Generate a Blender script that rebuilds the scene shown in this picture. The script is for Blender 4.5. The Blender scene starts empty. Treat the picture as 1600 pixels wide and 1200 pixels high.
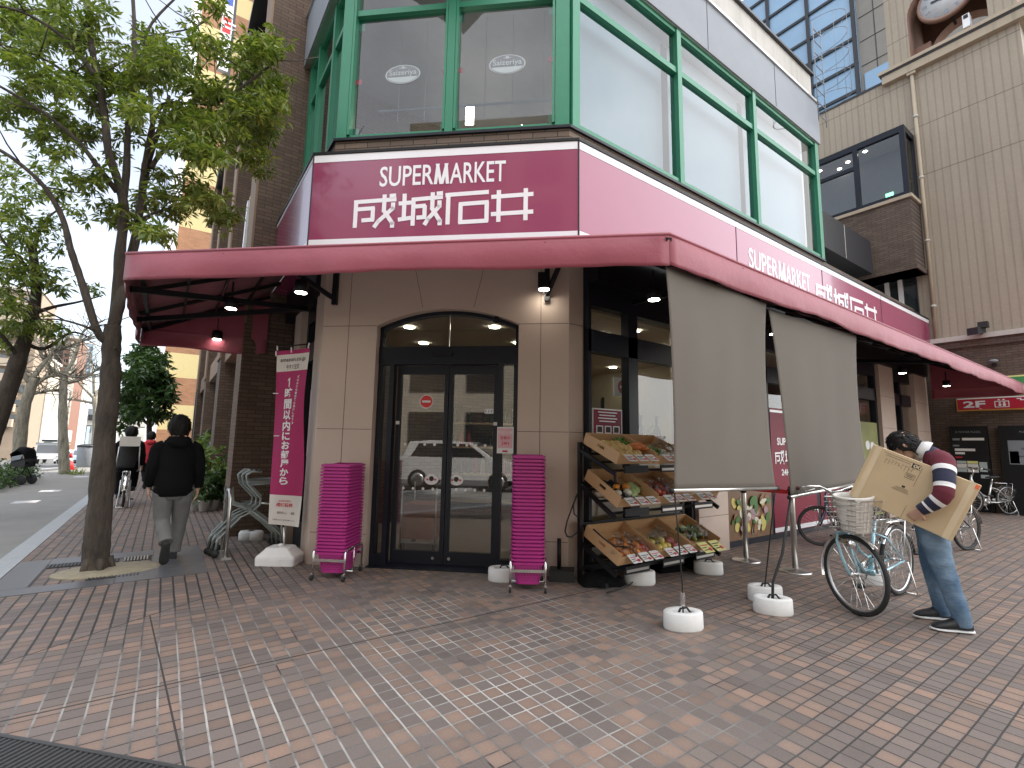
import bpy, bmesh, math, random
import numpy as np
from mathutils import Vector as V, Matrix as M4, geometry
random.seed(7)
SC = bpy.context.scene
COL = SC.collection
PI = math.pi
rad = math.radians

# ---------------------------------------------------------------- camera
F_PX, YAW, PITCH, ROLL, EYE = 755.5, rad(35.4466), rad(7.1559), rad(1.00322), 1.4
fw = V((math.sin(YAW)*math.cos(PITCH), math.cos(YAW)*math.cos(PITCH), math.sin(PITCH)))
r0 = V((math.cos(YAW), -math.sin(YAW), 0)); u0 = r0.cross(fw)
CR = r0*math.cos(ROLL) + u0*math.sin(ROLL)
CU = u0*math.cos(ROLL) - r0*math.sin(ROLL)
cam = bpy.data.cameras.new('camera'); camo = bpy.data.objects.new('camera', cam); COL.objects.link(camo)
cam.sensor_width = 36; cam.lens = 36*F_PX/1600; cam.clip_start = 0.05; cam.clip_end = 2000
camo.matrix_world = M4(((CR.x, CU.x, -fw.x, 0), (CR.y, CU.y, -fw.y, 0), (CR.z, CU.z, -fw.z, EYE), (0, 0, 0, 1)))
SC.camera = camo
# ---------------------------------------------------------------- light
SUN_EL, SUN_AZ = rad(45), rad(99)      # azimuth clockwise from +Y
EXPOSURE = 1.6
SC.view_settings.view_transform = 'Standard'; SC.view_settings.look = 'None'
SC.view_settings.exposure = EXPOSURE; SC.view_settings.gamma = 1
SC.cycles.use_denoising = True
SC.cycles.max_bounces = 8; SC.cycles.transparent_max_bounces = 16
SC.cycles.sample_clamp_indirect = 6
W = bpy.data.worlds.new('World'); SC.world = W; W.use_nodes = True
nt = W.node_tree; nt.nodes.clear()
_o = nt.nodes.new('ShaderNodeOutputWorld'); _b = nt.nodes.new('ShaderNodeBackground')
_s = nt.nodes.new('ShaderNodeTexSky'); _s.sky_type = 'NISHITA'; _s.sun_disc = False
_s.sun_elevation = SUN_EL; _s.sun_rotation = SUN_AZ; _s.air_density = 1.0; _s.dust_density = 1.2
_h = nt.nodes.new('ShaderNodeHueSaturation'); _h.inputs['Saturation'].default_value = 0.62
_n = nt.nodes.new('ShaderNodeTexNoise'); _n.inputs['Scale'].default_value = 2.2; _n.inputs['Detail'].default_value = 6
_r = nt.nodes.new('ShaderNodeValToRGB'); _r.color_ramp.elements[0].position = .25; _r.color_ramp.elements[1].position = .55
_m = nt.nodes.new('ShaderNodeMixRGB'); _m.inputs[2].default_value = (13.2, 13.3, 13.6, 1)
# unseen bright cloud added overhead and behind for fill light; street sky kept clearer
_k = nt.nodes.new('ShaderNodeMath'); _k.operation = 'MULTIPLY'
_tc = nt.nodes.new('ShaderNodeTexCoord'); _d = nt.nodes.new('ShaderNodeVectorMath'); _d.operation = 'DOT_PRODUCT'; _d.inputs[1].default_value = V((.25, -.66, .71)).normalized()
_mr = nt.nodes.new('ShaderNodeMapRange'); _mr.inputs[1].default_value = .05; _mr.inputs[2].default_value = .85; _mr.inputs[3].default_value = .10; _mr.inputs[4].default_value = .95
nt.links.new(_tc.outputs['Generated'], _d.inputs[0]); nt.links.new(_d.outputs['Value'], _mr.inputs[0]); nt.links.new(_mr.outputs[0], _k.inputs[1])
nt.links.new(_s.outputs[0], _h.inputs['Color']); nt.links.new(_h.outputs[0], _m.inputs[1])
nt.links.new(_n.outputs[0], _r.inputs[0]); nt.links.new(_r.outputs[0], _k.inputs[0]); nt.links.new(_k.outputs[0], _m.inputs[0])
nt.links.new(_m.outputs[0], _b.inputs[0]); nt.links.new(_b.outputs[0], _o.inputs[0])
_b.inputs[1].default_value = 0.10
sl = bpy.data.lights.new('sun', 'SUN'); sl.energy = 3.2; sl.angle = rad(0.6); sl.color = (1, .93, .82)
so = bpy.data.objects.new('sun', sl); COL.objects.link(so)
sd = V((math.sin(SUN_AZ)*math.cos(SUN_EL), math.cos(SUN_AZ)*math.cos(SUN_EL), math.sin(SUN_EL)))
so.rotation_euler = sd.to_track_quat('Z', 'Y').to_euler()

# ---------------------------------------------------------------- picture rays -> points in the place
EYEV = V((0, 0, EYE))
def ray(px, py): return CR*((px-800)/F_PX) - CU*((py-600)/F_PX) + fw
def gz(px, py, z=0):
    d = ray(px, py); return EYEV + d*((z-EYE)/d.z)
def onp(px, py, p, n):
    d = ray(px, py); p = V(p); n = V(n); return EYEV + d*((p-EYEV).dot(n)/d.dot(n))
def atX(px, py, x): return onp(px, py, (x, 0, 0), (1, 0, 0))
def atY(px, py, y): return onp(px, py, (0, y, 0), (0, 1, 0))
FH = V((fw.x, fw.y, 0)).normalized(); RH = V((FH.y, -FH.x, 0))
def facing(px, py, ref): return onp(px, py, ref, FH)

# chamfered corner of the building: s along the wall, n out of it
CA = rad(42.27)
CD = V((math.cos(CA), -math.sin(CA), 0)); CN = V((-math.sin(CA), -math.cos(CA), 0)); UZ = V((0, 0, 1))
WC = V((1.458, 6.032, 0)); CLEN = 2.972
def ch(s, n, z): return WC + CD*s + CN*n + UZ*z
CHAX = (CD, CN, UZ)
XAX = (V((1, 0, 0)), V((0, -1, 0)), UZ)      # along, outward, up of the long right-hand facade

# ---------------------------------------------------------------- mesh builder
class MB:
    def __init__(s): s.v = []; s.f = []; s.m = []; s.s = []
    def add(s, vs, fs, mi=0, sm=False):
        b = len(s.v); s.v += [tuple(v) for v in vs]
        for f in fs: s.f.append([b+i for i in f]); s.m.append(mi); s.s.append(sm)
        return s
    def box(s, c, size, ax=None, mi=0):
        c = V(c); a = ax or (V((1, 0, 0)), V((0, 1, 0)), UZ)
        e = [V(a[i])*(size[i]/2) for i in range(3)]
        vs = [c+e[0]*x+e[1]*y+e[2]*z for x in (-1, 1) for y in (-1, 1) for z in (-1, 1)]
        return s.add(vs, [(0, 1, 3, 2), (4, 6, 7, 5), (0, 4, 5, 1), (2, 3, 7, 6), (0, 2, 6, 4), (1, 5, 7, 3)], mi)
    def bx(s, x0, x1, y0, y1, z0, z1, mi=0): return s.box(((x0+x1)/2, (y0+y1)/2, (z0+z1)/2), (x1-x0, y1-y0, z1-z0), None, mi)
    def cb(s, s0, s1, n0, n1, z0, z1, mi=0): return s.box(ch((s0+s1)/2, (n0+n1)/2, (z0+z1)/2), (s1-s0, n1-n0, z1-z0), CHAX, mi)
    def bar(s, a, b, w, h=None, mi=0, up=UZ):
        a = V(a); b = V(b); d = (b-a); L = d.length; d.normalize()
        x = d.cross(up)
        if x.length < 1e-4: x = d.cross(V((1, 0, 0)))
        x.normalize(); y = x.cross(d)
        return s.box((a+b)/2, (L, w, h or w), (d, x, y), mi)
    def tube(s, pts, r, mi=0, n=8, cap=True, sm=True, closed=False):
        pts = [V(p) for p in pts]; k = len(pts)
        rs = r if isinstance(r, (list, tuple)) else [r]*k
        nrm = None; vs = []
        for i, p in enumerate(pts):
            if closed: t = pts[(i+1) % k]-pts[i-1]
            else: t = pts[min(i+1, k-1)]-pts[max(i-1, 0)]
            if t.length < 1e-9: t = V((0, 0, 1))
            t.normalize()
            if nrm is None:
                nrm = t.orthogonal().normalized()
            else:
                nrm = nrm - t*nrm.dot(t)
                if nrm.length < 1e-6: nrm = t.orthogonal()
                nrm.normalize()
            bn = t.cross(nrm)
            for j in range(n):
                a = 2*PI*j/n; vs.append(p+(nrm*math.cos(a)+bn*math.sin(a))*rs[i])
        fs = []
        for i in range(k if closed else k-1):
            i2 = (i+1) % k
            for j in range(n): fs.append((i*n+j, i*n+(j+1) % n, i2*n+(j+1) % n, i2*n+j))
        if cap and not closed: fs += [tuple(range(n-1, -1, -1)), tuple((k-1)*n+j for j in range(n))]
        return s.add(vs, fs, mi, sm)
    def loft(s, rings, n=16, mi=0, sm=True, cap=True, mis=None):
        """rings: (centre, half-axis a, half-axis b)"""
        vs = []
        for c, a, b in rings:
            c = V(c); a = V(a); b = V(b)
            for j in range(n):
                t = 2*PI*j/n; vs.append(c+a*math.cos(t)+b*math.sin(t))
        base = len(s.v); s.v += [tuple(v) for v in vs]
        for i in range(len(rings)-1):
            for j in range(n):
                s.f.append([base+q for q in (i*n+j, i*n+(j+1) % n, (i+1)*n+(j+1) % n, (i+1)*n+j)]); s.m.append(mis[i] if mis else mi); s.s.append(sm)
        if cap:
            s.f.append([base+j for j in range(n-1, -1, -1)]); s.m.append(mis[0] if mis else mi); s.s.append(False)
            s.f.append([base+(len(rings)-1)*n+j for j in range(n)]); s.m.append(mis[-1] if mis else mi); s.s.append(False)
        return s
    def lathe(s, prof, c=(0, 0, 0), n=20, mi=0, sm=True, ax=None, sx=1, sy=1):
        c = V(c); a = ax or (V((1, 0, 0)), V((0, 1, 0)), UZ); vs = []
        for r, z in prof:
            for j in range(n):
                t = 2*PI*j/n; vs.append(c+a[0]*(r*math.cos(t)*sx)+a[1]*(r*math.sin(t)*sy)+a[2]*z)
        fs = []
        for i in range(len(prof)-1):
            for j in range(n): fs.append((i*n+j, i*n+(j+1) % n, (i+1)*n+(j+1) % n, (i+1)*n+j))
        fs += [tuple(range(n-1, -1, -1)), tuple((len(prof)-1)*n+j for j in range(n))]
        return s.add(vs, fs, mi, sm)
    def ball(s, c, r, mi=0, n=12, m=8, sq=(1, 1, 1), ax=None):
        prof = [(r*max(math.sin(PI*i/m), .02)*1.0, -r*math.cos(PI*i/m)) for i in range(m+1)]
        c = V(c); a = ax or (V((1, 0, 0)), V((0, 1, 0)), UZ)
        return s.lathe(prof, c, n, mi, True, (V(a[0])*sq[0], V(a[1])*sq[1], V(a[2])*sq[2]))
    def disc(s, c, r, nrm, mi=0, n=16, th=.004):
        nrm = V(nrm).normalized(); a = nrm.orthogonal().normalized(); b = nrm.cross(a)
        return s.lathe([(r, 0), (r, th)], c, n, mi, False, (a, b, nrm))
    def prism(s, pts, th, mi=0, side=None):
        """flat polygon extruded by the vector th"""
        pts = [V(p) for p in pts]; th = V(th); k = len(pts)
        tr = geometry.tessellate_polygon([pts])
        vs = pts+[p+th for p in pts]
        s.add(vs, [tuple(t) for t in tr]+[tuple(q+k for q in t) for t in tr], mi)
        b = len(s.v)-2*k
        for i in range(k):
            j = (i+1) % k; s.f.append([b+i, b+j, b+k+j, b+k+i]); s.m.append(mi if side is None else side); s.s.append(False)
        return s
    def quad(s, a, b, c, d, mi=0): return s.add([a, b, c, d], [(0, 1, 2, 3)], mi)
    def grid(s, fn, nu, nv, mi=0, sm=True):
        vs = [fn(i/nu, j/nv) for i in range(nu+1) for j in range(nv+1)]
        fs = [(i*(nv+1)+j, (i+1)*(nv+1)+j, (i+1)*(nv+1)+j+1, i*(nv+1)+j+1) for i in range(nu) for j in range(nv)]
        return s.add(vs, fs, mi, sm)
    def text(s, body, o, ux, uy, w=None, h=None, mi=0, bold=0.0, align='L', ext=.0015, size=1.0):
        """lettering in the plane (ux, uy) at o, fitted to width w and/or height h"""
        pts, fs = text_mesh(body, bold)
        if not pts: return s
        xs = [p[0] for p in pts]; ys = [p[1] for p in pts]; x0, x1, y0, y1 = min(xs), max(xs), min(ys), max(ys)
        kx = w/(x1-x0) if w else None; ky = h/(y1-y0) if h else None
        kx = kx or ky or size; ky = ky or kx
        ox = {'L': 0, 'C': -.5*(x1-x0)*kx, 'R': -(x1-x0)*kx}[align]
        o = V(o); ux = V(ux); uy = V(uy); nn = ux.cross(uy)
        vs = [o+ux*((p[0]-x0)*kx+ox)+uy*((p[1]-y0)*ky)+nn*ext for p in pts]
        return s.add(vs, fs, mi)
    def build(s, name, mats, parent=None, local=False, mods=None):
        me = bpy.data.meshes.new(name)
        vs = s.v
        if parent is not None and not local:
            inv = parent_inv(parent); vs = [tuple(inv @ V(v)) for v in vs]
        me.from_pydata([tuple(v) for v in vs], [], s.f)
        if not isinstance(mats, (list, tuple)): mats = [mats]
        for m in mats: me.materials.append(m)
        me.polygons.foreach_set('material_index', s.m); me.polygons.foreach_set('use_smooth', s.s)
        bm = bmesh.new(); bm.from_mesh(me); bmesh.ops.recalc_face_normals(bm, faces=bm.faces[:]); bm.to_mesh(me); bm.free()
        me.update()
        o = bpy.data.objects.new(name, me); COL.objects.link(o)
        if parent is not None: o.parent = parent
        return o
WM = {}
def parent_inv(p):
    m = M4.Identity(4); q = p
    while q is not None:
        m = M4.LocRotScale(q.location, q.rotation_euler, q.scale) @ m; q = q.parent
    return m.inverted()
_tx = {}
def text_mesh(body, bold):
    key = (body, bold)
    if key in _tx: return _tx[key]
    c = bpy.data.curves.new('lettering', 'FONT'); c.body = body; c.offset = bold; c.resolution_u = 3
    o = bpy.data.objects.new('lettering', c); COL.objects.link(o)
    dg = bpy.context.evaluated_depsgraph_get()
    me = bpy.data.meshes.new_from_object(o.evaluated_get(dg))
    r = ([tuple(v.co) for v in me.vertices], [tuple(p.vertices) for p in me.polygons])
    COL.objects.unlink(o); bpy.data.objects.remove(o); bpy.data.curves.remove(c); bpy.data.meshes.remove(me)
    _tx[key] = r; return r

def tag(o, label, cat, group=None, kind=None):
    if label: o['label'] = label
    if cat: o['category'] = cat
    if group: o['group'] = group
    if kind: o['kind'] = kind
    return o
def thing(name, label, cat, loc=(0, 0, 0), rz=0, group=None):
    o = bpy.data.objects.new(name, None); COL.objects.link(o); o.empty_display_size = .1
    o.location = loc; o.rotation_euler = (0, 0, rz)
    return tag(o, label, cat, group)
def struct(o): o['kind'] = 'structure'; return o
def copytree(o, parent=None):
    c = o.copy(); COL.objects.link(c); c.parent = parent
    for chd in list(o.children): copytree(chd, c)
    return c

# ---------------------------------------------------------------- materials
class NT:
    def __init__(s, name):
        s.mat = bpy.data.materials.new(name); s.mat.use_nodes = True; s.t = s.mat.node_tree; s.t.nodes.clear()
        s.out = s.n('ShaderNodeOutputMaterial'); s.p = s.n('ShaderNodeBsdfPrincipled'); s.l(s.p.outputs[0], s.out.inputs[0])
    def n(s, t, **kw):
        x = s.t.nodes.new(t)
        for k, v in kw.items(): setattr(x, k, v)
        return x
    def l(s, a, b): s.t.links.new(a, b)
    def val(s, x, v):
        if hasattr(v, 'is_linked') or hasattr(v, 'links'): s.l(v, x)
        else: x.default_value = v
    def math(s, op, a, b=None, c=None, clamp=False):
        x = s.n('ShaderNodeMath', operation=op); x.use_clamp = clamp
        for i, q in enumerate((a, b, c)):
            if q is not None: s.val(x.inputs[i], q)
        return x.outputs[0]
    def mix(s, f, a, b, bt='MIX'):
        x = s.n('ShaderNodeMixRGB', blend_type=bt); s.val(x.inputs[0], f); s.val(x.inputs[1], a); s.val(x.inputs[2], b); return x.outputs[0]
    def ramp(s, f, stops, interp='LINEAR'):
        x = s.n('ShaderNodeValToRGB'); x.color_ramp.interpolation = interp; e = x.color_ramp.elements
        while len(e) < len(stops): e.new(0.5)
        for i, (p, c) in enumerate(stops): e[i].position = p; e[i].color = c4(c)
        s.l(f, x.inputs[0]); return x.outputs[0]
    def noise(s, scale, detail=4, vec=None, rough=.6):
        x = s.n('ShaderNodeTexNoise'); x.inputs['Scale'].default_value = scale; x.inputs['Detail'].default_value = detail; x.inputs['Roughness'].default_value = rough
        if vec is not None: s.l(vec, x.inputs['Vector'])
        return x.outputs[0]
    def obj(s): return s.n('ShaderNodeTexCoord').outputs['Object']
    def pos(s): return s.n('ShaderNodeNewGeometry').outputs['Position']
    def bump(s, h, strength=.3, dist=.01):
        x = s.n('ShaderNodeBump'); x.inputs['Strength'].default_value = strength; x.inputs['Distance'].default_value = dist
        s.l(h, x.inputs['Height']); s.l(x.outputs[0], s.p.inputs['Normal'])
def c4(c):
    if isinstance(c, (int, float)): c = (c, c, c)
    return tuple(c)+(1,) if len(c) == 3 else tuple(c)
def sr(r, g, b):
    f = lambda x: ((x/255+.055)/1.055)**2.4 if x > 10 else x/255/12.92
    return (f(r), f(g), f(b))
def mat(name, col, rough=.6, metal=0, var=.12, vs=6, bump=0, bs=60, spec=.5, coat=0, trans=0, sheen=0):
    t = NT(name); p = t.p
    v = t.noise(vs, 4, t.obj())
    c = t.mix(t.math('MULTIPLY', v, 1.0), c4([x*(1-var) for x in col]), c4([min(x*(1+var), 1) for x in col]))
    t.l(c, p.inputs['Base Color'])
    p.inputs['Roughness'].default_value = rough; p.inputs['Metallic'].default_value = metal
    p.inputs['Specular IOR Level'].default_value = spec
    if coat: p.inputs['Coat Weight'].default_value = coat; p.inputs['Coat Roughness'].default_value = .06
    if sheen: p.inputs['Sheen Weight'].default_value = sheen
    if bump: t.bump(t.noise(bs, 3, t.obj()), bump, .004)
    return t.mat
def emit(name, col, st):
    t = NT(name); e = t.n('ShaderNodeEmission'); e.inputs[0].default_value = c4(col); e.inputs[1].default_value = st
    t.l(e.outputs[0], t.out.inputs[0]); return t.mat
def glass(name, tint=(.9, .95, .95), refl=1.0, rough=.0, ior=1.5):
    t = NT(name); tr = t.n('ShaderNodeBsdfTransparent'); tr.inputs[0].default_value = c4(tint)
    g = t.n('ShaderNodeBsdfGlossy'); g.inputs['Roughness'].default_value = rough; g.inputs[0].default_value = (1, 1, 1, 1)
    ge = t.n('ShaderNodeNewGeometry'); dt = t.n('ShaderNodeVectorMath', operation='DOT_PRODUCT'); t.l(ge.outputs['Normal'], dt.inputs[0]); t.l(ge.outputs['Incoming'], dt.inputs[1])
    f0 = ((ior-1)/(ior+1))**2*2; fz = t.math('POWER', t.math('SUBTRACT', 1, t.math('ABSOLUTE', dt.outputs['Value']), clamp=True), 5)
    k = t.math('MULTIPLY', t.math('ADD', f0, t.math('MULTIPLY', fz, 1-f0)), refl, clamp=True); mx = t.n('ShaderNodeMixShader')
    t.l(k, mx.inputs[0]); t.l(tr.outputs[0], mx.inputs[1]); t.l(g.outputs[0], mx.inputs[2]); t.l(mx.outputs[0], t.out.inputs[0])
    # soft surface waviness of real panes
    b = t.n('ShaderNodeBump'); b.inputs['Strength'].default_value = .006; b.inputs['Distance'].default_value = .04
    t.l(t.noise(1.7, 1, t.pos()), b.inputs['Height']); t.l(b.outputs[0], g.inputs['Normal'])
    return t.mat
def brick(name, uax, cols, mortar, bw=.22, bh=.062, ms=.006, rough=.8, off=.5, bump=.5):
    """courses of bricks; uax = the horizontal axis of the wall"""
    t = NT(name); pos = t.pos(); sp = t.n('ShaderNodeSeparateXYZ'); t.l(pos, sp.inputs[0])
    u = t.math('ADD', t.math('MULTIPLY', sp.outputs[0], uax[0]), t.math('MULTIPLY', sp.outputs[1], uax[1]))
    cb = t.n('ShaderNodeCombineXYZ'); t.l(u, cb.inputs[0]); t.l(sp.outputs[2], cb.inputs[1])
    b = t.n('ShaderNodeTexBrick'); b.offset = off; t.l(cb.outputs[0], b.inputs['Vector'])
    b.inputs['Scale'].default_value = 1; b.inputs['Brick Width'].default_value = bw; b.inputs['Row Height'].default_value = bh
    b.inputs['Mortar Size'].default_value = ms; b.inputs['Mortar Smooth'].default_value = .2; b.inputs['Bias'].default_value = 0
    b.inputs['Color1'].default_value = c4(cols[0]); b.inputs['Color2'].default_value = c4(cols[1]); b.inputs['Mortar'].default_value = c4(mortar)
    n = t.noise(1.2, 5, pos); n2 = t.noise(40, 3, pos)
    c = t.mix(.55, b.outputs[0], t.mix(n, (.45, .45, .45, 1), (1.35, 1.35, 1.35, 1)), 'MULTIPLY')
    c = t.mix(.35, c, t.mix(n2, (.6, .6, .6, 1), (1.3, 1.3, 1.3, 1)), 'MULTIPLY')
    t.l(c, t.p.inputs['Base Color']); t.p.inputs['Roughness'].default_value = rough
    if bump: t.bump(t.math('SUBTRACT', t.math('MULTIPLY', n2, .2), b.outputs['Fac']), bump, .006)
    return t.mat
# ================================================================ materials of the place
def pavers():
    t = NT('brick_pavers'); pos = t.pos(); sp = t.n('ShaderNodeSeparateXYZ'); t.l(pos, sp.inputs[0]); X, Y = sp.outputs[0], sp.outputs[1]
    P = .1
    wob = t.noise(2.3, 2, pos)
    xs = t.math('ADD', t.math('DIVIDE', X, P), t.math('MULTIPLY', wob, .10)); ys = t.math('ADD', t.math('DIVIDE', Y, P), t.math('MULTIPLY', wob, .12))
    ix = t.math('FLOOR', xs); iy = t.math('FLOOR', ys); fx = t.math('FRACT', xs); fy = t.math('FRACT', ys)
    cb = t.n('ShaderNodeCombineXYZ'); t.l(ix, cb.inputs[0]); t.l(iy, cb.inputs[1])
    wn = t.n('ShaderNodeTexWhiteNoise'); wn.noise_dimensions = '2D'; t.l(cb.outputs[0], wn.inputs[0])
    sc = t.n('ShaderNodeSeparateColor'); t.l(wn.outputs[1], sc.inputs[0])
    tile = t.ramp(wn.outputs[0], [(0, (.098, .086, .080)), (.18, (.113, .098, .089)), (.36, (.128, .107, .095)), (.52, (.122, .093, .079)), (.68, (.158, .112, .089)), (.86, (.192, .128, .096)), (.93, (.150, .115, .097))], 'CONSTANT')
    # flashed, paler heart of the orange pavers
    ex = t.math('ABSOLUTE', t.math('SUBTRACT', fx, .5)); ey = t.math('ABSOLUTE', t.math('SUBTRACT', fy, .5))
    rr = t.math('SUBTRACT', 1, t.math('MULTIPLY', t.math('ADD', t.math('MULTIPLY', ex, ex), t.math('MULTIPLY', ey, ey)), 3.2), clamp=True)
    heart = t.math('MULTIPLY', t.math('MULTIPLY', rr, t.math('GREATER_THAN', wn.outputs[0], .5)), t.math('MULTIPLY', sc.outputs[0], .5))
    tile = t.mix(heart, tile, (.255, .172, .122, 1))
    tile = t.mix(.30, tile, (.150, .118, .101, 1))
    tile = t.mix(.8, tile, t.mix(sc.outputs[1], (.84, .84, .84, 1), (1.16, 1.16, 1.16, 1)), 'MULTIPLY')
    tile = t.mix(.5, tile, t.mix(t.noise(90, 4, pos), (.5, .5, .5, 1), (1.5, 1.5, 1.5, 1)), 'MULTIPLY')
    big = t.noise(.55, 5, pos)
    tile = t.mix(.6, tile, t.mix(big, (1.03, 1.00, 1.00, 1), (1.66, 1.56, 1.52, 1)), 'MULTIPLY')
    # which side of the slanting movement joint: the street side has dark joints, broad along the street
    side = t.math('GREATER_THAN', t.math('SUBTRACT', t.math('SUBTRACT', Y, 4.94), t.math('MULTIPLY', X, .743)), 0)
    wmx = t.math('ADD', .046, t.math('MULTIPLY', side, .03)); wmy = t.math('SUBTRACT', .042, t.math('MULTIPLY', side, .015))
    gm = t.math('MAXIMUM', t.math('GREATER_THAN', ex, t.math('SUBTRACT', .5, wmx)), t.math('GREATER_THAN', ey, t.math('SUBTRACT', .5, wmy)))
    # cement bloom left in the joints in front of the door
    dx = t.math('SUBTRACT', X, 1.45); dy = t.math('SUBTRACT', Y, 3.1)
    d2 = t.math('ADD', t.math('MULTIPLY', t.math('MULTIPLY', dx, dx), .10), t.math('MULTIPLY', t.math('MULTIPLY', dy, dy), .16))
    bl = t.math('SUBTRACT', 1.05, t.math('MULTIPLY', d2, 1.35), clamp=True)
    bl = t.math('MULTIPLY', bl, t.math('MULTIPLY', t.math('SUBTRACT', 1, side), t.ramp(t.noise(1.9, 6, pos), [(.32, 0), (.62, 1)])))
    crs = t.math('GREATER_THAN', ex, t.math('SUBTRACT', .5, wmx))
    mr = t.n('ShaderNodeMapRange'); t.l(X, mr.inputs[0]); mr.inputs[1].default_value = .5; mr.inputs[2].default_value = 1.7
    bl = t.math('MULTIPLY', bl, t.math('MAXIMUM', crs, mr.outputs[0]))
    grout = t.mix(bl, (.034, .031, .029, 1), (.46, .45, .42, 1))
    grout = t.mix(.6, grout, t.mix(t.noise(14, 4, pos), (.5, .5, .5, 1), (1.5, 1.5, 1.5, 1)), 'MULTIPLY')
    col = t.mix(gm, tile, grout)
    # movement joints
    def band(a, w): return t.math('LESS_THAN', t.math('ABSOLUTE', a), w)
    def both(a, b): return t.math('MULTIPLY', a, b)
    nside = t.math('SUBTRACT', 1, side)
    j = both(band(t.math('SUBTRACT', Y, 3.55), .008), both(t.math('GREATER_THAN', X, -.9), t.math('LESS_THAN', X, 3.85)))
    j = t.math('MAXIMUM', j, both(band(t.math('SUBTRACT', X, 3.85), .007), t.math('LESS_THAN', Y, 2.45)))
    j = t.math('MAXIMUM', j, both(both(band(t.math('ADD', t.math('SUBTRACT', X, .03), t.math('MULTIPLY', t.math('SUBTRACT', Y, 4.95), .07)), .005), nside), t.math('GREATER_THAN', Y, 1.5)))
    j = t.math('MAXIMUM', j, both(band(t.math('SUBTRACT', t.math('SUBTRACT', Y, 4.94), t.math('MULTIPLY', X, .743)), .009), t.math('LESS_THAN', X, 1.3)))
    col = t.mix(j, col, (.035, .032, .03, 1))
    # stains
    st = t.ramp(t.noise(3.1, 6, pos), [(.60, 0), (.74, 1)]); col = t.mix(t.math('MULTIPLY', st, .28), col, (.07, .065, .06, 1))
    # specks of old gum
    vo = t.n('ShaderNodeTexVoronoi'); vo.inputs['Scale'].default_value = 1.6; t.l(pos, vo.inputs['Vector'])
    col = t.mix(t.math('MULTIPLY', t.math('LESS_THAN', vo.outputs['Distance'], .028), .5), col, (.09, .085, .08, 1))
    t.l(col, t.p.inputs['Base Color'])
    t.l(t.math('ADD', .52, t.math('MULTIPLY', t.noise(6, 4, pos), .3)), t.p.inputs['Roughness'])
    hh = t.math('ADD', t.math('MULTIPLY', t.math('MAXIMUM', gm, j), -1), t.math('ADD', t.math('MULTIPLY', t.noise(120, 2, pos), .15), t.math('MULTIPLY', sc.outputs[2], .25)))
    t.bump(hh, .55, .005)
    return t.mat
def stone_mat():
    t = NT('beige_stone'); pos = t.obj()
    n = t.noise(.9, 6, t.pos()); g = t.noise(160, 2, t.pos())
    c = t.mix(n, (.47, .365, .295, 1), (.58, .465, .385, 1)); c = t.mix(.3, c, t.mix(g, (.7, .7, .7, 1), (1.3, 1.3, 1.3, 1)), 'MULTIPLY')
    sp = t.n('ShaderNodeSeparateXYZ'); t.l(t.pos(), sp.inputs[0])
    # splash dirt rising from the pavement
    dz = t.math('SUBTRACT', 1, t.math('DIVIDE', sp.outputs[2], t.math('ADD', .15, t.math('MULTIPLY', t.noise(3, 4, t.pos()), .5))), clamp=True)
    c = t.mix(t.math('MULTIPLY', dz, .45), c, (.12, .09, .07, 1))
    t.l(c, t.p.inputs['Base Color']); t.p.inputs['Roughness'].default_value = .55
    t.bump(g, .12, .003); return t.mat
def awning_mat(name, a, b, rough=.5):
    t = NT(name); n = t.noise(1.3, 5, t.pos()); w = t.noise(300, 2, t.pos())
    c = t.mix(n, c4(a), c4(b)); t.l(c, t.p.inputs['Base Color']); t.p.inputs['Roughness'].default_value = rough
    t.p.inputs['Sheen Weight'].default_value = .15
    t.bump(t.math('ADD', t.math('MULTIPLY', w, .2), t.noise(9, 4, t.pos())), .35, .02); return t.mat
def ribbed(name, uax, a, b, pitch=.16):
    t = NT(name); pos = t.pos(); sp = t.n('ShaderNodeSeparateXYZ'); t.l(pos, sp.inputs[0])
    u = t.math('ADD', t.math('MULTIPLY', sp.outputs[0], uax[0]), t.math('MULTIPLY', sp.outputs[1], uax[1]))
    f = t.math('FRACT', t.math('DIVIDE', u, pitch)); g = t.math('LESS_THAN', f, .2)
    f2 = t.math('FRACT', t.math('DIVIDE', sp.outputs[2], .05)); g2 = t.math('LESS_THAN', f2, .16)
    z = t.math('FRACT', t.math('DIVIDE', t.math('SUBTRACT', sp.outputs[2], .35), 1.42)); g3 = t.math('MULTIPLY', t.math('LESS_THAN', z, .02), t.math('GREATER_THAN', sp.outputs[2], 8.6))
    n = t.noise(.6, 6, pos)
    c = t.mix(n, c4(a), c4(b)); c = t.mix(t.math('MULTIPLY', g, .30), c, (.16, .125, .085, 1)); c = t.mix(t.math('MULTIPLY', g2, .22), c, (.14, .11, .08, 1))
    c = t.mix(t.math('MULTIPLY', g3, .55), c, (.09, .075, .06, 1))
    c = t.mix(.35, c, t.mix(t.noise(14, 3, pos), (.7, .7, .7, 1), (1.3, 1.3, 1.3, 1)), 'MULTIPLY')
    # rain streaks
    cb = t.n('ShaderNodeCombineXYZ'); t.l(t.math('MULTIPLY', u, 2.2), cb.inputs[0]); t.l(t.math('MULTIPLY', sp.outputs[2], .12), cb.inputs[2])
    c = t.mix(t.math('MULTIPLY', t.ramp(t.noise(1.5, 5, cb.outputs[0]), [(.52, 0), (.75, 1)]), .28), c, (.12, .10, .08, 1))
    t.l(c, t.p.inputs['Base Color']); t.p.inputs['Roughness'].default_value = .75
    t.bump(t.math('MULTIPLY', g, -1), .6, .012); return t.mat
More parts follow.
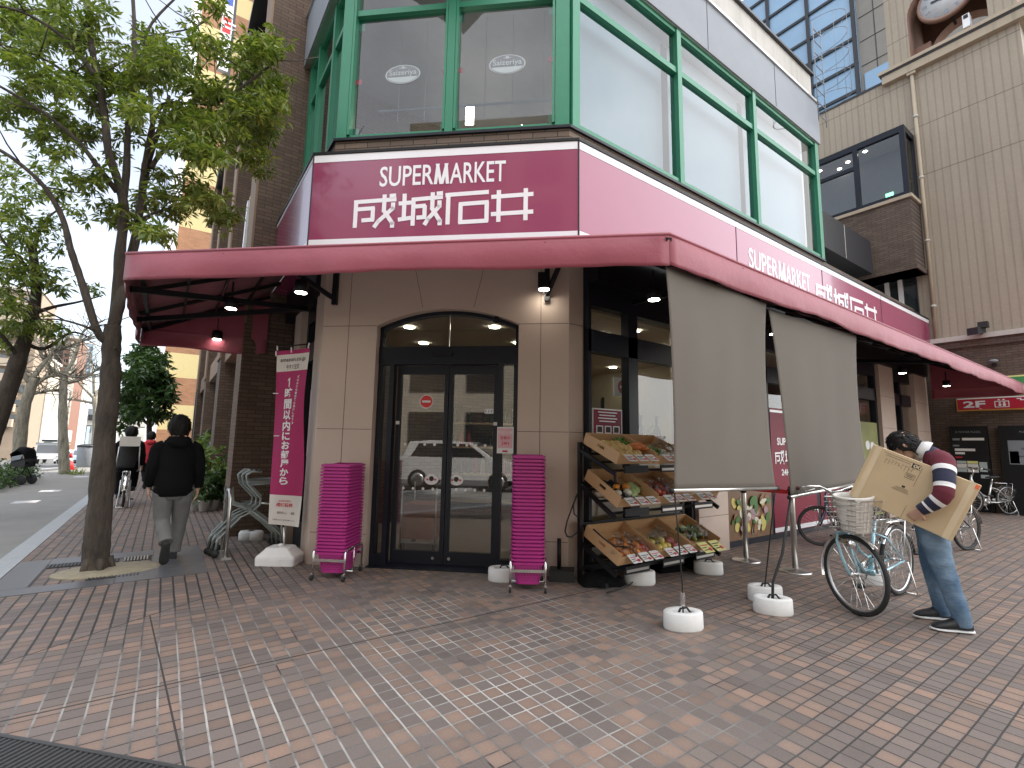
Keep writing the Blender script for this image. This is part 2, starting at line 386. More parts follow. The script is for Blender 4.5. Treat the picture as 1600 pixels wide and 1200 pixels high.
def concrete(name, a, b, streak=.4):
    t = NT(name); pos = t.pos(); n = t.noise(1.1, 6, pos); c = t.mix(n, c4(a), c4(b))
    mp = t.n('ShaderNodeMapping'); mp.inputs['Scale'].default_value = (3, 3, .25); t.l(pos, mp.inputs[0])
    c = t.mix(t.math('MULTIPLY', t.ramp(t.noise(1.5, 6, mp.outputs[0]), [(.5, 0), (.72, 1)]), streak), c, c4([x*.45 for x in a]))
    t.l(c, t.p.inputs['Base Color']); t.p.inputs['Roughness'].default_value = .8; t.bump(t.noise(40, 4, pos), .2, .006); return t.mat
def wood(name, a, b):
    t = NT(name); mp = t.n('ShaderNodeMapping'); mp.inputs['Scale'].default_value = (1.5, 14, 14); t.l(t.obj(), mp.inputs[0])
    c = t.mix(t.noise(3, 5, mp.outputs[0]), c4(a), c4(b)); t.l(c, t.p.inputs['Base Color']); t.p.inputs['Roughness'].default_value = .55; return t.mat
def perforated(name, col):
    """magenta plastic with a pattern of slots, as on shopping baskets"""
    t = NT(name); sp = t.n('ShaderNodeSeparateXYZ'); t.l(t.obj(), sp.inputs[0])
    u = t.math('ADD', sp.outputs[0], sp.outputs[1]); row = t.math('DIVIDE', sp.outputs[2], .024)
    fx = t.math('FRACT', t.math('ADD', t.math('DIVIDE', u, .030), t.math('MULTIPLY', t.math('FLOOR', row), .5))); fz = t.math('FRACT', row)
    h = t.math('MULTIPLY', t.math('LESS_THAN', t.math('ABSOLUTE', t.math('SUBTRACT', fx, .5)), .27), t.math('LESS_THAN', t.math('ABSOLUTE', t.math('SUBTRACT', fz, .5)), .24))
    h = t.math('MULTIPLY', h, t.math('MULTIPLY', t.math('GREATER_THAN', sp.outputs[2], .02), t.math('LESS_THAN', sp.outputs[2], .16)))
    c = t.mix(t.math('MULTIPLY', h, .62), t.mix(t.noise(5, 3, t.obj()), c4([x*.85 for x in col]), c4([x*1.1 for x in col])), c4([x*.25 for x in col]))
    t.l(c, t.p.inputs['Base Color']); t.p.inputs['Roughness'].default_value = .38; t.bump(t.math('MULTIPLY', h, -1), .5, .004); return t.mat
def window_wall(name, uax, wallc, winc, pw, ph, fw_=.6, fh=.6):
    """far facade: punched windows in the pattern of the wall"""
    t = NT(name); sp = t.n('ShaderNodeSeparateXYZ'); t.l(t.pos(), sp.inputs[0])
    u = t.math('ADD', t.math('MULTIPLY', sp.outputs[0], uax[0]), t.math('MULTIPLY', sp.outputs[1], uax[1]))
    g = t.math('MULTIPLY', t.math('LESS_THAN', t.math('FRACT', t.math('DIVIDE', u, pw)), fw_), t.math('LESS_THAN', t.math('FRACT', t.math('DIVIDE', sp.outputs[2], ph)), fh))
    c = t.mix(t.noise(.4, 5, t.pos()), c4([x*.85 for x in wallc]), c4([x*1.12 for x in wallc]))
    t.l(t.mix(g, c, c4(winc)), t.p.inputs['Base Color']); t.l(t.math('SUBTRACT', .8, t.math('MULTIPLY', g, .65)), t.p.inputs['Roughness']); return t.mat
def bark(name, a, b, sc=1):
    t = NT(name); mp = t.n('ShaderNodeMapping'); mp.inputs['Scale'].default_value = (9*sc, 9*sc, 2.2*sc); t.l(t.pos(), mp.inputs[0])
    n = t.noise(1.6, 7, mp.outputs[0], .7); c = t.mix(t.ramp(n, [(.3, 0), (.7, 1)]), c4(a), c4(b)); t.l(c, t.p.inputs['Base Color']); t.p.inputs['Roughness'].default_value = .9
    t.bump(n, .9, .03); return t.mat
def leafmat(name, a, b, c, tr=.35):
    t = NT(name); g = t.n('ShaderNodeNewGeometry'); col = t.ramp(g.outputs['Random Per Island'], [(0, a), (.5, b), (1, c)])
    d = t.p; t.l(col, d.inputs['Base Color']); d.inputs['Roughness'].default_value = .42
    tl = t.n('ShaderNodeBsdfTranslucent'); t.l(t.mix(1, col, (1.35, 1.5, .7, 1), 'MULTIPLY'), tl.inputs[0])
    mx = t.n('ShaderNodeMixShader'); mx.inputs[0].default_value = tr; t.l(d.outputs[0], mx.inputs[1]); t.l(tl.outputs[0], mx.inputs[2]); t.l(mx.outputs[0], t.out.inputs[0]); return t.mat

M = {}
M['paver'] = pavers(); M['stone'] = stone_mat()
M['asphalt'] = mat('asphalt', (.10, .10, .102), .85, var=.25, vs=3, bump=.5, bs=150)
M['path'] = mat('cycle_path_paving', (.20, .195, .185), .8, var=.22, vs=2, bump=.4, bs=140)
M['granite'] = mat('granite_kerb', (.33, .345, .36), .7, var=.25, vs=25, bump=.3)
M['slab'] = mat('dark_slab', (.10, .10, .105), .42, var=.35, vs=1.8, bump=.2)
M['gravel'] = mat('pale_sand', (.27, .235, .165), .95, var=.35, vs=18, bump=1, bs=90)
M['grate'] = mat('iron_grate', (.09, .09, .09), .5, .6)
M['black'] = mat('black_metal', (.008, .0085, .010), .45, 0, spec=.3)
M['navy'] = mat('navy_black_frame', (.010, .012, .019), .38, 0, spec=.3)
M['joint'] = mat('stone_joint', (.11, .085, .065), .9)
M['brickY'] = brick('dark_brick_across', (1, 0), ((.100, .064, .044), (.145, .096, .066)), (.050, .036, .028))
M['brickX'] = brick('dark_brick_along', (0, 1), ((.095, .066, .050), (.14, .098, .074)), (.048, .036, .03))
M['brick_low'] = brick('warm_brick', (0, 1), ((.13, .078, .05), (.18, .11, .07)), (.07, .05, .038))
M['brickC'] = brick('ledge_brick_corner', (CD.x, CD.y), ((.12, .085, .066), (.19, .135, .10)), (.03, .025, .022), bw=.30, bh=.075)
M['brickL'] = brick('ledge_brick', (1, 1), ((.12, .085, .066), (.19, .135, .10)), (.03, .025, .022), bw=.30, bh=.075)
M['green'] = mat('green_window_frame', (.025, .19, .105), .35, .1, var=.1)
M['fascia'] = mat('grey_metal_fascia', (.215, .235, .262), .5, 0, var=.18, vs=1.5, spec=.35)
M['darkfascia'] = mat('dark_fascia', (.035, .037, .042), .4, .3)
M['conc'] = concrete('parapet_concrete', (.42, .40, .36), (.56, .54, .50), .35)
M['signred'] = mat('burgundy_sign_panel', (.265, .045, .105), .2, 0, var=.08, vs=1, coat=.4)
M['signwhite'] = mat('white_sign_trim', (.78, .78, .80), .25, coat=.3, var=.03)
M['awning'] = awning_mat('burgundy_canvas', (.25, .046, .070), (.31, .064, .092))
M['steel'] = mat('brushed_steel', (.62, .61, .58), .28, .95, var=.08)
M['chrome'] = mat('chrome', (.75, .75, .74), .15, 1)
M['white'] = mat('white_plastic', (.74, .73, .71), .45, var=.08, vs=9)
M['concwhite'] = mat('white_weight', (.66, .66, .64), .7, var=.14, vs=7, bump=.4, bs=120)
M['magenta'] = perforated('magenta_plastic', (.40, .030, .205))
M['screen'] = None
M['rubber'] = mat('black_rubber', (.018, .018, .018), .7)
M['wheelrim'] = mat('alloy_rim', (.55, .55, .55), .3, .9)
M['card'] = mat('kraft_cardboard', (.54, .41, .25), .75, var=.08, vs=4)
M['crate'] = wood('pressed_board', (.46, .275, .14), (.58, .37, .19))
M['tape'] = mat('packing_tape', (.62, .50, .33), .22, var=.1)
M['ink'] = mat('black_print', (.03, .025, .02), .7)
M['paperw'] = mat('white_paper', (.72, .72, .70), .6, var=.05)
M['papery'] = mat('yellow_paper', (.72, .70, .28), .6, var=.05)
M['paperp'] = mat('pink_paper', (.70, .42, .46), .6, var=.1, vs=30)
M['flag'] = awning_mat('magenta_banner_cloth', (.36, .012, .10), (.42, .018, .13), .6)
M['flagw'] = mat('white_banner_cloth', (.68, .65, .60), .7)
M['redprint'] = mat('red_print', (.55, .02, .05), .5)
M['poster'] = mat('burgundy_poster', (.19, .010, .030), .45, spec=.25, var=.05)
M['belt'] = mat('red_belt', (.62, .02, .025), .6)
M['glass'] = glass('shop_glass', (.80, .84, .82), 1.0)
M['doorglass'] = glass('door_glass', (.76, .80, .78), 1.65)
M['upglass'] = glass('upper_glass', (.62, .68, .72), .9)
M['sky_glass'] = mat('blue_curtain_wall_glass', (.20, .34, .50), .06, 0, var=.2, vs=.25, spec=1.0, coat=1)
M['darkglass'] = mat('dark_window', (.03, .035, .04), .06, 0, spec=1.0)
M['blind'] = mat('white_roller_blind', (.44, .49, .50), .8, var=.05)
M['ceil'] = mat('cream_ceiling', (.62, .53, .41), .8, var=.05)
M['shopwall'] = mat('shop_wall', (.60, .53, .38), .8, var=.08)
M['shopfloor'] = mat('shop_floor', (.30, .25, .20), .3, var=.15)
M['upwall'] = mat('grey_dining_wall', (.24, .24, .26), .7, var=.1)
M['lamp'] = emit('lit_downlight', (1, .93, .80), 15)
M['strip_and_fill'] = emit('lit_strip_and_fill', (1, .88, .66), 16)  # shared by the restaurant strips and the added shop fill panels
M['shelf'] = mat('shelf_board', (.42, .30, .18), .5)
M['leaf'] = leafmat('evergreen_leaves', (.065, .105, .02), (.14, .185, .036), (.24, .265, .06))
M['leafd'] = leafmat('dark_leaves', (.02, .05, .014), (.04, .085, .02), (.075, .13, .035), .25)
M['leafp'] = leafmat('pot_plant_leaves', (.03, .08, .02), (.07, .13, .04), (.20, .24, .16), .25)
M['bark'] = bark('grey_brown_bark', (.026, .020, .015), (.092, .073, .056))
M['planebark'] = bark('plane_bark', (.10, .092, .074), (.33, .30, .23), .8)
M['skin'] = mat('skin', (.54, .33, .24), .5, var=.08, vs=12)
M['hair'] = mat('black_hair', (.008, .007, .006), .62, var=.4, vs=60, spec=.3)
M['jacket'] = mat('black_jacket', (.006, .006, .007), .9, var=.3, vs=8, bump=.8, bs=14, spec=.12)
M['greytrous'] = mat('grey_trousers', (.165, .165, .158), .9, var=.3, vs=7, bump=1, bs=9, spec=.2)
def denim():
    t = NT('blue_denim'); o = t.obj(); mp = t.n('ShaderNodeMapping'); mp.inputs['Scale'].default_value = (1, 1, 3.2); t.l(o, mp.inputs[0])
    n = t.noise(4.5, 5, mp.outputs[0]); f = t.ramp(t.noise(3.2, 4, o), [(.38, 0), (.66, 1)]); c = t.mix(f, (.075, .13, .205, 1), (.20, .285, .37, 1)); c = t.mix(.5, c, t.mix(n, (.55, .55, .55, 1), (1.4, 1.4, 1.4, 1)), 'MULTIPLY')
    t.l(c, t.p.inputs['Base Color']); t.p.inputs['Roughness'].default_value = .9; t.p.inputs['Specular IOR Level'].default_value = .2; t.bump(n, .55, .03); return t.mat
M['denim'] = denim()
M['knit_m'] = mat('maroon_knit', (.105, .012, .024), .9, var=.15, bump=.3, bs=150)
M['knit_n'] = mat('navy_knit', (.018, .020, .045), .9, var=.15, bump=.3, bs=150)
M['knit_w'] = mat('white_knit', (.68, .68, .67), .9, var=.06, bump=.3, bs=150)
M['shoe'] = mat('black_shoe', (.012, .012, .013), .55)
M['sole'] = mat('white_sole', (.65, .65, .64), .5)
M['ltblue'] = mat('light_blue_paint', (.28, .50, .58), .22, .1, coat=.8, var=.04)
M['dkblue'] = mat('dark_blue_paint', (.02, .07, .12), .25, .1, coat=.6)
M['silver'] = mat('silver_paint', (.60, .60, .58), .28, .7)
M['brownrub'] = mat('brown_grip', (.09, .03, .028), .6)
M['bucket'] = mat('white_bucket', (.70, .68, .64), .5, var=.08)
def screen_mat():
    t = NT('grey_shade_fabric'); n = t.noise(1.2, 4, t.pos()); w = t.noise(260, 2, t.pos())
    c = t.mix(n, (.140, .124, .104, 1), (.168, .150, .128, 1)); c = t.mix(.3, c, t.mix(w, (.75, .75, .75, 1), (1.25, 1.25, 1.25, 1)), 'MULTIPLY')
    t.l(c, t.p.inputs['Base Color']); t.p.inputs['Roughness'].default_value = .9
    tl = t.n('ShaderNodeBsdfTranslucent'); t.l(c, tl.inputs[0]); mx = t.n('ShaderNodeMixShader'); mx.inputs[0].default_value = .18
    t.l(t.p.outputs[0], mx.inputs[1]); t.l(tl.outputs[0], mx.inputs[2]); t.l(mx.outputs[0], t.out.inputs[0]); t.bump(w, .2, .003); return t.mat
M['screen'] = screen_mat()

# ================================================================ ground
def road_z(y): return 0 if y < 26 else -.034*(min(y, 95)-26)
YS = [-7, 26, 40, 60, 80, 95, 260]
def strip(x0, x1, y0, y1, top, name, m, depth=.3):
    ys = [y0]+[y for y in YS if y0 < y < y1]+[y1]; b = MB()
    for a, c in zip(ys, ys[1:]):
        za, zc = road_z(a)+top, road_z(c)+top
        b.add([(x0, a, za), (x1, a, za), (x1, c, zc), (x0, c, zc)], [(0, 1, 2, 3)])
    ya, yb = ys[0], ys[-1]; n = len(ys)
    return struct(b.build(name, m))
b = MB(); b.bx(-260, 260, -120, 26, -.6, -.03); b.add([(-260, 26, -.03), (260, 26, -.03), (260, 95, road_z(95)-.03), (-260, 95, road_z(95)-.03)], [(0, 1, 2, 3)]); b.add([(-260, 95, road_z(95)-.03), (260, 95, road_z(95)-.03), (260, 420, road_z(95)-.03), (-260, 420, road_z(95)-.03)], [(0, 1, 2, 3)])
struct(b.build('ground', M['asphalt']))
b = MB(); b.bx(-1.19, 60, -7, 24, -.25, 0); struct(b.build('pavement', M['paver'])); strip(-1.19, .9, 24, 75, 0, 'pavement', M['paver'])
strip(-4.3, -1.40, -7, 130, -.006, 'path', M['path'])
b = MB()
for i in range(33): b.bx(-1.398, -1.192, -7+i*1.0, -7+i*1.0+.992, -.2, .006)
struct(b.build('kerb', M['granite'])); strip(-1.398, -1.192, 26, 75, .006, 'kerb', M['granite'])
b = MB()
for i in range(16): b.bx(-4.52, -4.302, -7+i*2.0, -7+i*2.0+1.99, -.2, .09)
struct(b.build('road_kerb', M['granite'])); strip(-4.52, -4.302, 26, 130, .09, 'road_kerb', M['granite'])
strip(-18, -4.52, -60, 260, -.022, 'road', M['asphalt'])
b = MB()
for i in range(24): y = i*8; b.add([(-8.1, y, road_z(y)-.017), (-7.95, y, road_z(y)-.017), (-7.95, y+4, road_z(y+4)-.017), (-8.1, y+4, road_z(y+4)-.017)], [(0, 1, 2, 3)])
for y in (14.5, 17.2, 23): b.bx(-2.5, -2.1, y, y+.5, -.005, -.002)
struct(b.build('road_markings', M['signwhite']))
# tree pit: dark slabs, iron grates and a bed of sand round the trunk
b = MB()
for x0, x1, y0, y1 in ((-1.18, -.28, 6.17, 6.42), (-.275, .50, 6.20, 6.62), (.02, .50, 6.625, 7.80), (-1.18, -.92, 6.425, 7.72), (-.915, .015, 7.42, 7.75)):
    b.bx(x0, x1, y0, y1, -.1, .006)
struct(b.build('pavement_slab', M['slab']))
b = MB(); b.lathe([(.47, .0), (.45, .012), (.25, .03), (.0, .035)], (-.36, 6.84, 0), 28, sy=.72); struct(b.build('tree_bed', M['gravel']))
def grate(x0, x1, y0, y1, diag):
    b = MB(); n = int((x1-x0)/.03)
    b.bx(x0, x1, y0, y1, -.06, .004)
    for i in range(n): b.bx(x0+i*.03+.004, x0+i*.03+.018, y0+.01, y1-.01, .004, .012, 1)
    return b
for k, q in enumerate(((-.90, -.30, 7.22, 7.41), (-.26, .0, 7.20, 7.41), (-.50, -.06, 6.43, 6.56))):
    o = grate(*q, k).build('drain_grate', [M['rubber'], M['steel'] if k == 1 else M['grate']])
    tag(o, ['long dark iron drain grate behind the big street tree', 'pale striped metal grate beside the trunk, under the walking man', 'small dark grate in front of the tree trunk'][k], 'grate')
b = MB(); e1 = gz(0, 1152); e2 = gz(265, 1200); dd = (e2-e1).normalized(); nn = V((dd.y, -dd.x, 0))
if nn.y > 0: nn = -nn
b.box((e1+e2)/2+nn*.20+UZ*-.02, (1.9, .40, .05), (dd, nn, UZ))
for i in range(60): b.box((e1+e2)/2+dd*(-.93+i*.0315)+nn*.20+UZ*.007, (.012, .38, .006), (dd, nn, UZ), 1)
b.box((e1+e2)/2+UZ*.006, (1.9, .02, .012), (dd, nn, UZ), 1)
tag(b.build('drain_grate', [M['rubber'], M['grate']]), 'slotted metal drain grate at the near left corner of the pavement', 'grate')
# ================================================================ the supermarket building
CC = ch(CLEN, 0, 0)                      # right-hand corner of the chamfer
FY = 3.95                                # street-level plane of the long facade
def offc(p):                             # plan corners of a band standing p proud of the three facades
    return V((WC.x-p, WC.y-.4424*p, 0)), V((CC.x-.3866*p, CC.y-p, 0))
def band(mb, z0, z1, p, q, yend, xend, mi=0):
    """band round the corner, from q to p proud, along the left facade to yend and the right facade to xend"""
    l, r = offc(p); li, ri = offc(q)
    pts = [(l.x, yend, z0), (l.x, l.y, z0), (r.x, r.y, z0), (xend, r.y, z0), (xend, ri.y, z0), (ri.x, ri.y, z0), (li.x, li.y, z0), (li.x, yend, z0)]
    mb.prism(pts, UZ*(z1-z0), mi)
BL = thing('supermarket_building', 'two storey corner supermarket building with beige stone doorway and green window frames', 'building', (1.458, 6.032, 0))
# stone corner wall with the segmental arch
b = MB(); s0, s1, zs, za = .685, 2.395, 2.79, 2.985
hw = (s1-s0)/2; rise = za-zs; R_ = (hw*hw+rise*rise)/(2*rise); zc = za-R_; am = math.asin(hw/R_)
arc = [((s0+s1)/2+R_*math.sin(a), zc+R_*math.cos(a)) for a in [(-am+2*am*i/20) for i in range(21)]]
out = [(0, 0), (s0, 0)]+arc+[(s1, 0), (CLEN, 0), (CLEN, 3.72), (0, 3.72)]
b.prism([ch(s, 0, z) for s, z in out], CN*-.32)
# joints of the stone slabs
def vj(s, z0, z1): b.cb(s-.003, s+.003, -.01, .0015, z0, z1, 1)
def hj(s0, s1, z): b.cb(s0, s1, -.01, .0015, z-.003, z+.003, 1)
vj(.33, .0, 3.7); vj(2.65, 0, 3.7); hj(.004, .683, 2.79); hj(2.397, 2.968, 2.79); hj(.004, .683, 1.55); hj(2.397, 2.968, 1.55); hj(.004, .683, .36); hj(2.397, 2.968, .36)
for i, (sa, sb) in enumerate(((1.24, 1.08), (1.86, 2.02))):
    b.bar(ch(sa, .0012, 3.0), ch(sb, .0012, 3.7), .005, .0012, 1, CN)
b.build('stone_wall', [M['stone'], M['joint']], BL)
MB().prism([(1.458, 6.0325, 0), (1.458, 6.42, 0), (1.70, 6.42, 0), (1.70, 6.15, 0)], UZ*3.719).build('stone_return', M['stone'], BL)
b = MB(); b.prism([(CC.x+.0005, CC.y, 0), (3.88, CC.y-.002, 0), (3.88, 4.30, 0), (3.78, 4.30, 0)], UZ*3.719)
for z in (1.55, 2.79): b.bx(CC.x+.004, 3.87, CC.y-.0045, CC.y-.002, z-.003, z+.003, 1)
b.build('stone_return', [M['stone'], M['joint']], BL)
for x0, x1, y0, y1 in ((5.86, 6.56, 3.90, 4.3), (12.64, 13.50, 3.88, 4.3), (14.87, 15.85, 3.86, 4.3), (1.45, 1.75, 7.25, 7.65)):
    b = MB(); b.bx(x0, x1, y0, y1, 0, 3.3)
    for z in (.48, 1.1, 1.9, 2.6): b.bx(x0+.005, x1-.005, y0-.0025, y0-.001, z, z+.006, 1)
    b.build('stone_pillar', [M['stone'], M['joint']], BL)
# brick ledge and upper slab
b = MB(); band(b, 3.72, 5.2, 0, -.3, 8.28, 16.1); o = b.build('brick_ledge', [M['brickL'], M['brickC']], BL)
cnv = CN.copy(); imat = parent_inv(BL)
for p in o.data.polygons:
    if abs(p.normal.dot(cnv)) > .9: p.material_index = 1
b = MB(); band(b, 5.2, 5.235, .035, -.3, 8.28, 10.62); b.build('window_sill', M['navy'], BL)
# green framed window band of the upper floor
GN = -.05
fr = MB()
def upr_c(s, w=.07, z0=5.236, z1=7.74): fr.cb(s-w/2, s+w/2, GN-.10, GN+.05, z0, z1)
for s, w in ((.07, .13), (1.47, .10), (2.885, .17)): upr_c(s, w)
for s in (.155, 1.40, 1.54, 2.775): upr_c(s, .03, 5.30, 7.70)
for z, h in ((5.27, .07), (7.05, .08), (7.71, .06)): fr.cb(.14, 2.80, GN-.08, GN+.02, z-h/2, z+h/2)
b_ = fr
def upr_r(x, w=.1): fr.bx(x-w/2, x+w/2, 4.0, 4.14, 5.236, 7.74)
for x, w in ((3.74, .12), (5.86, .10), (8.05, .10), (10.52, .14)): upr_r(x, w)
for z, h in ((5.27, .07), (7.05, .09), (7.71, .06)): fr.bx(3.80, 10.46, 4.02, 4.12, z-h/2, z+h/2)
for y, w in ((6.14, .13), (6.72, .09), (7.62, .09), (8.18, .18)): fr.bx(1.50, 1.62, y-w/2, y+w/2, 5.236, 7.74)
for z, h in ((5.27, .07), (7.05, .08), (7.71, .06)): fr.bx(1.52, 1.60, 6.2, 8.1, z-h/2, z+h/2)
fr.build('window_frame', M['green'], BL)
def pane(pts, m, name='window_pane'):
    b = MB(); b.quad(*pts); return b.build(name, M[m], BL)
for a_, c_ in ((.17, 1.42), (1.52, 2.80)):
    for z0, z1 in ((5.30, 7.01), (7.09, 7.68)):
        pane([ch(a_, GN-.04, z0), ch(c_, GN-.04, z0), ch(c_, GN-.04, z1), ch(a_, GN-.04, z1)], 'upglass')
for a_, c_ in ((3.80, 5.81), (5.91, 8.0), (8.1, 10.45)):
    for z0, z1 in ((5.30, 7.0), (7.10, 7.68)):
        pane([(a_, 4.07, z0), (c_, 4.07, z0), (c_, 4.07, z1), (a_, 4.07, z1)], 'upglass')
    b = MB(); b.bx(a_+.03, c_-.03, 4.28, 4.285, 5.26, 7.72); b.build('roller_blind', M['blind'], BL)
for a_, c_ in ((6.21, 6.68), (6.77, 7.57), (7.67, 8.09)):
    for z0, z1 in ((5.30, 7.01), (7.09, 7.68)):
        pane([(1.56, a_, z0), (1.56, c_, z0), (1.56, c_, z1), (1.56, a_, z1)], 'upglass')
# coloured paper squares in the corners of the two big corner panes
b = MB()
for s, z, k in ((.21, 5.36, 0), (1.385, 5.38, 0), (1.56, 5.38, 0), (2.75, 5.40, 0), (.21, 6.1, 1), (1.385, 6.16, 1), (1.56, 6.16, 1), (2.75, 6.22, 1), (.21, 6.92, 0), (1.385, 6.92, 0), (1.56, 6.92, 0), (2.75, 6.92, 0)):
    hh = .075 if k == 0 else .035
    b.cb(s-.045, s+.045, GN-.046, GN-.043, z-hh, z+hh, k)
b.build('window_sticker', [M['green'], M['redprint']], BL)
# oval restaurant badges on the two panes
M['badgegrey'] = mat('badge_grey', (.20, .215, .235), .5)
def badge(s, z):
    b = MB(); n0 = GN-.036; E = lambda a, k, n: ch(s+.235*k*math.cos(a), n, z+.135*k*math.sin(a))
    A = [2*PI*i/40 for i in range(40)]
    b.prism([E(a, 1, n0) for a in A], CN*.001, 0); b.prism([E(a, .93, n0+.0015) for a in A], CN*.001, 1)
    lo = [E(a, .90, n0+.003) for a in A if math.sin(a) < -.28]
    b.prism(lo, CN*.001, 0)
    b.text('Saizeriya', ch(s, n0+.0035, z-.035), CD, UZ, w=.37, h=.10, mi=0, bold=.012, align='C')
    b.cb(s-.02, s+.02, n0+.0035, n0+.0045, z+.075, z+.11, 0); b.cb(s-.05, s+.05, n0+.0035, n0+.0045, z+.082, z+.09, 0)
    b.build('window_badge', [M['blind'], M['badgegrey']], BL)
P1 = onp(628, 113, ch(0, GN, 0), CN); P2 = onp(792, 97, ch(0, GN, 0), CN)
for P_ in (P1, P2): badge((P_-WC).dot(CD), P_.z)
# grey metal fascia and concrete parapet
b = MB(); band(b, 7.76, 8.66, .06, -.35, 8.27, 10.66); b.build('metal_fascia', M['fascia'], BL)
b = MB(); band(b, 8.66, 8.70, .09, -.35, 8.27, 10.69); band(b, 7.745, 7.759, .04, -.3, 8.26, 10.64)
for x in (4.4, 6.6, 8.8): b.bx(x-.004, x+.004, 3.968, 3.972, 7.78, 8.65, 1)
b.build('fascia_trim', [M['steel'], M['black']], BL)
b = MB(); band(b, 8.70, 9.62, -.16, -.45, 8.25, 10.95); b.build('parapet', M['conc'], BL)
b = MB(); band(b, 9.62, 9.67, -.10, -.5, 8.25, 11.0); b.build('parapet_coping', M['darkfascia'], BL)
b = MB(); b.prism([(1.9, 8.25, 0), (1.9, 6.5, 0), (4.0, 4.5, 0), (10.95, 4.5, 0), (10.95, 14, 0), (1.9, 14, 0)], UZ*.1, 0)
b2 = MB(); b2.v = [(x, y, z+8.4) for x, y, z in b.v]; b2.f = b.f; b2.m = b.m; b2.s = b.s; b2.build('roof', M['conc'], BL)
b = MB(); b.bx(10.62, 10.95, 4.36, 14, 5.2, 8.69); b.build('end_wall', M['conc'], BL)
# lower link behind the long sign: dark fascia, small green window
b = MB(); b.bx(10.66, 16.15, 6.6, 6.9, 5.0, 8.3, 1); b.bx(10.66, 15.15, 4.6, 6.59, 6.13, 7.03, 0); b.bx(10.66, 16.15, 4.33, 6.6, 5.02, 5.19, 1)
b.bx(13.4, 13.42, 4.594, 4.599, 6.14, 7.02, 1)
b.build('link_wall', [M['darkfascia'], M['conc']], BL)
b = MB(); b.bx(11.9, 13.1, 5.0, 5.08, 5.19, 6.12); o = b.build('link_window', M['darkglass'], BL)
b = MB(); b.bx(11.85, 13.15, 4.94, 4.99, 6.03, 6.125); b.bx(12.35, 12.43, 4.94, 4.99, 5.195, 6.03); b.bx(13.05, 13.15, 4.94, 4.99, 5.195, 6.03); b.build('frame', M['green'], o)
# ---- inside: shop
b = MB(); b.prism([(1.62, 8.2, 0), (1.62, 6.35, 0), (3.95, 4.22, 0), (16.1, 4.22, 0), (16.1, 12.5, 0), (1.62, 12.5, 0)], UZ*.5)
b.v = [(x, y, z+3.07) for x, y, z in b.v]; b.build('shop_ceiling', M['ceil'], BL)
b = MB(); b.prism([(1.62, 8.2, 0), (1.62, 6.3, 0), (3.95, 4.18, 0), (16.1, 4.18, 0), (16.1, 12.5, 0), (1.62, 12.5, 0)], UZ*-.2)
b.v = [(x, y, z+.012) for x, y, z in b.v]; b.build('shop_floor', M['shopfloor'], BL)
b = MB(); b.bx(8.2, 8.3, 5.2, 12.4, .013, 3.06); b.bx(1.9, 16, 11.6, 11.7, .013, 3.06); b.bx(1.8, 1.86, 8.3, 11.5, .013, 3.06)
b.build('shop_wall', M['shopwall'], BL)
LS = [(2.75, 6.45), (3.7, 5.65), (4.15, 7.4), (5.2, 5.0), (6.6, 5.0), (5.4, 8.4), (3.2, 8.6), (7.6, 7.0), (4.3, 4.75), (5.4, 4.55), (7.1, 4.6), (3.4, 7.35), (4.6, 6.3)]
b = MB()
for x, y in LS: b.disc((x, y, 3.062), .075, (0, 0, -1), 0, 16, .006)
b.build('ceiling_light', M['lamp'], BL)
b = MB()
for x, y in ((5.4, 9.6), (6.9, 8.9), (3.6, 9.4)): b.box((x, y, 3.058), (1.2, .16, .012), (CD, CN, UZ))
b.build('added_fill_panel', M['strip_and_fill'], BL)  # glowing panels added as general fill light inside the shop
# ---- inside: restaurant upstairs
b = MB(); b.bx(1.7, 10.5, 4.35, 12, 7.78, 7.9, 1); b.build('restaurant_ceiling', [M['upwall'], M['upwall']], BL)
b = MB(); b.prism([(1.75, 8.2, 5.02), (1.75, 6.3, 5.02), (3.9, 4.3, 5.02), (10.5, 4.3, 5.02), (10.5, 11, 5.02), (1.75, 11, 5.02)], UZ*.06)
b.bx(1.8, 10.4, 8.9, 9.0, 5.09, 7.77); b.bx(6.9, 7.0, 4.6, 8.8, 5.09, 7.77)
b.box(ch(1.5, -2.6, 6.0), (4.2, .06, .8), CHAX, 1)
for s in (.45, .85, 1.3, 1.75, 2.15, 2.6): b.box(ch(s, -.9, 6.9), (.008, .008, 1.6), CHAX, 1)
b.box(ch(1.45, -.9, 6.28), (2.6, .02, .03), CHAX, 1)
b.build('restaurant_wall', [M['upwall'], M['screenwall'] if 'screenwall' in M else M['fascia']], BL)
b = MB()
for s, n, w, z in ((1.5, -2.4, .8, 6.75), (1.42, -1.4, .12, 6.5)): b.box(ch(s, n, z), (w, .04, .06 if w > .3 else .3), CHAX)
for s, dz in ((1.05, .3), (2.2, .35)): b.tube([ch(s, -1.5, 6.0), ch(s+.05, -1.5, 6.0+dz*.6), ch(s+.03, -1.5, 6.0+dz)], .012)
b.build('restaurant_lamp', M['strip_and_fill'], BL)
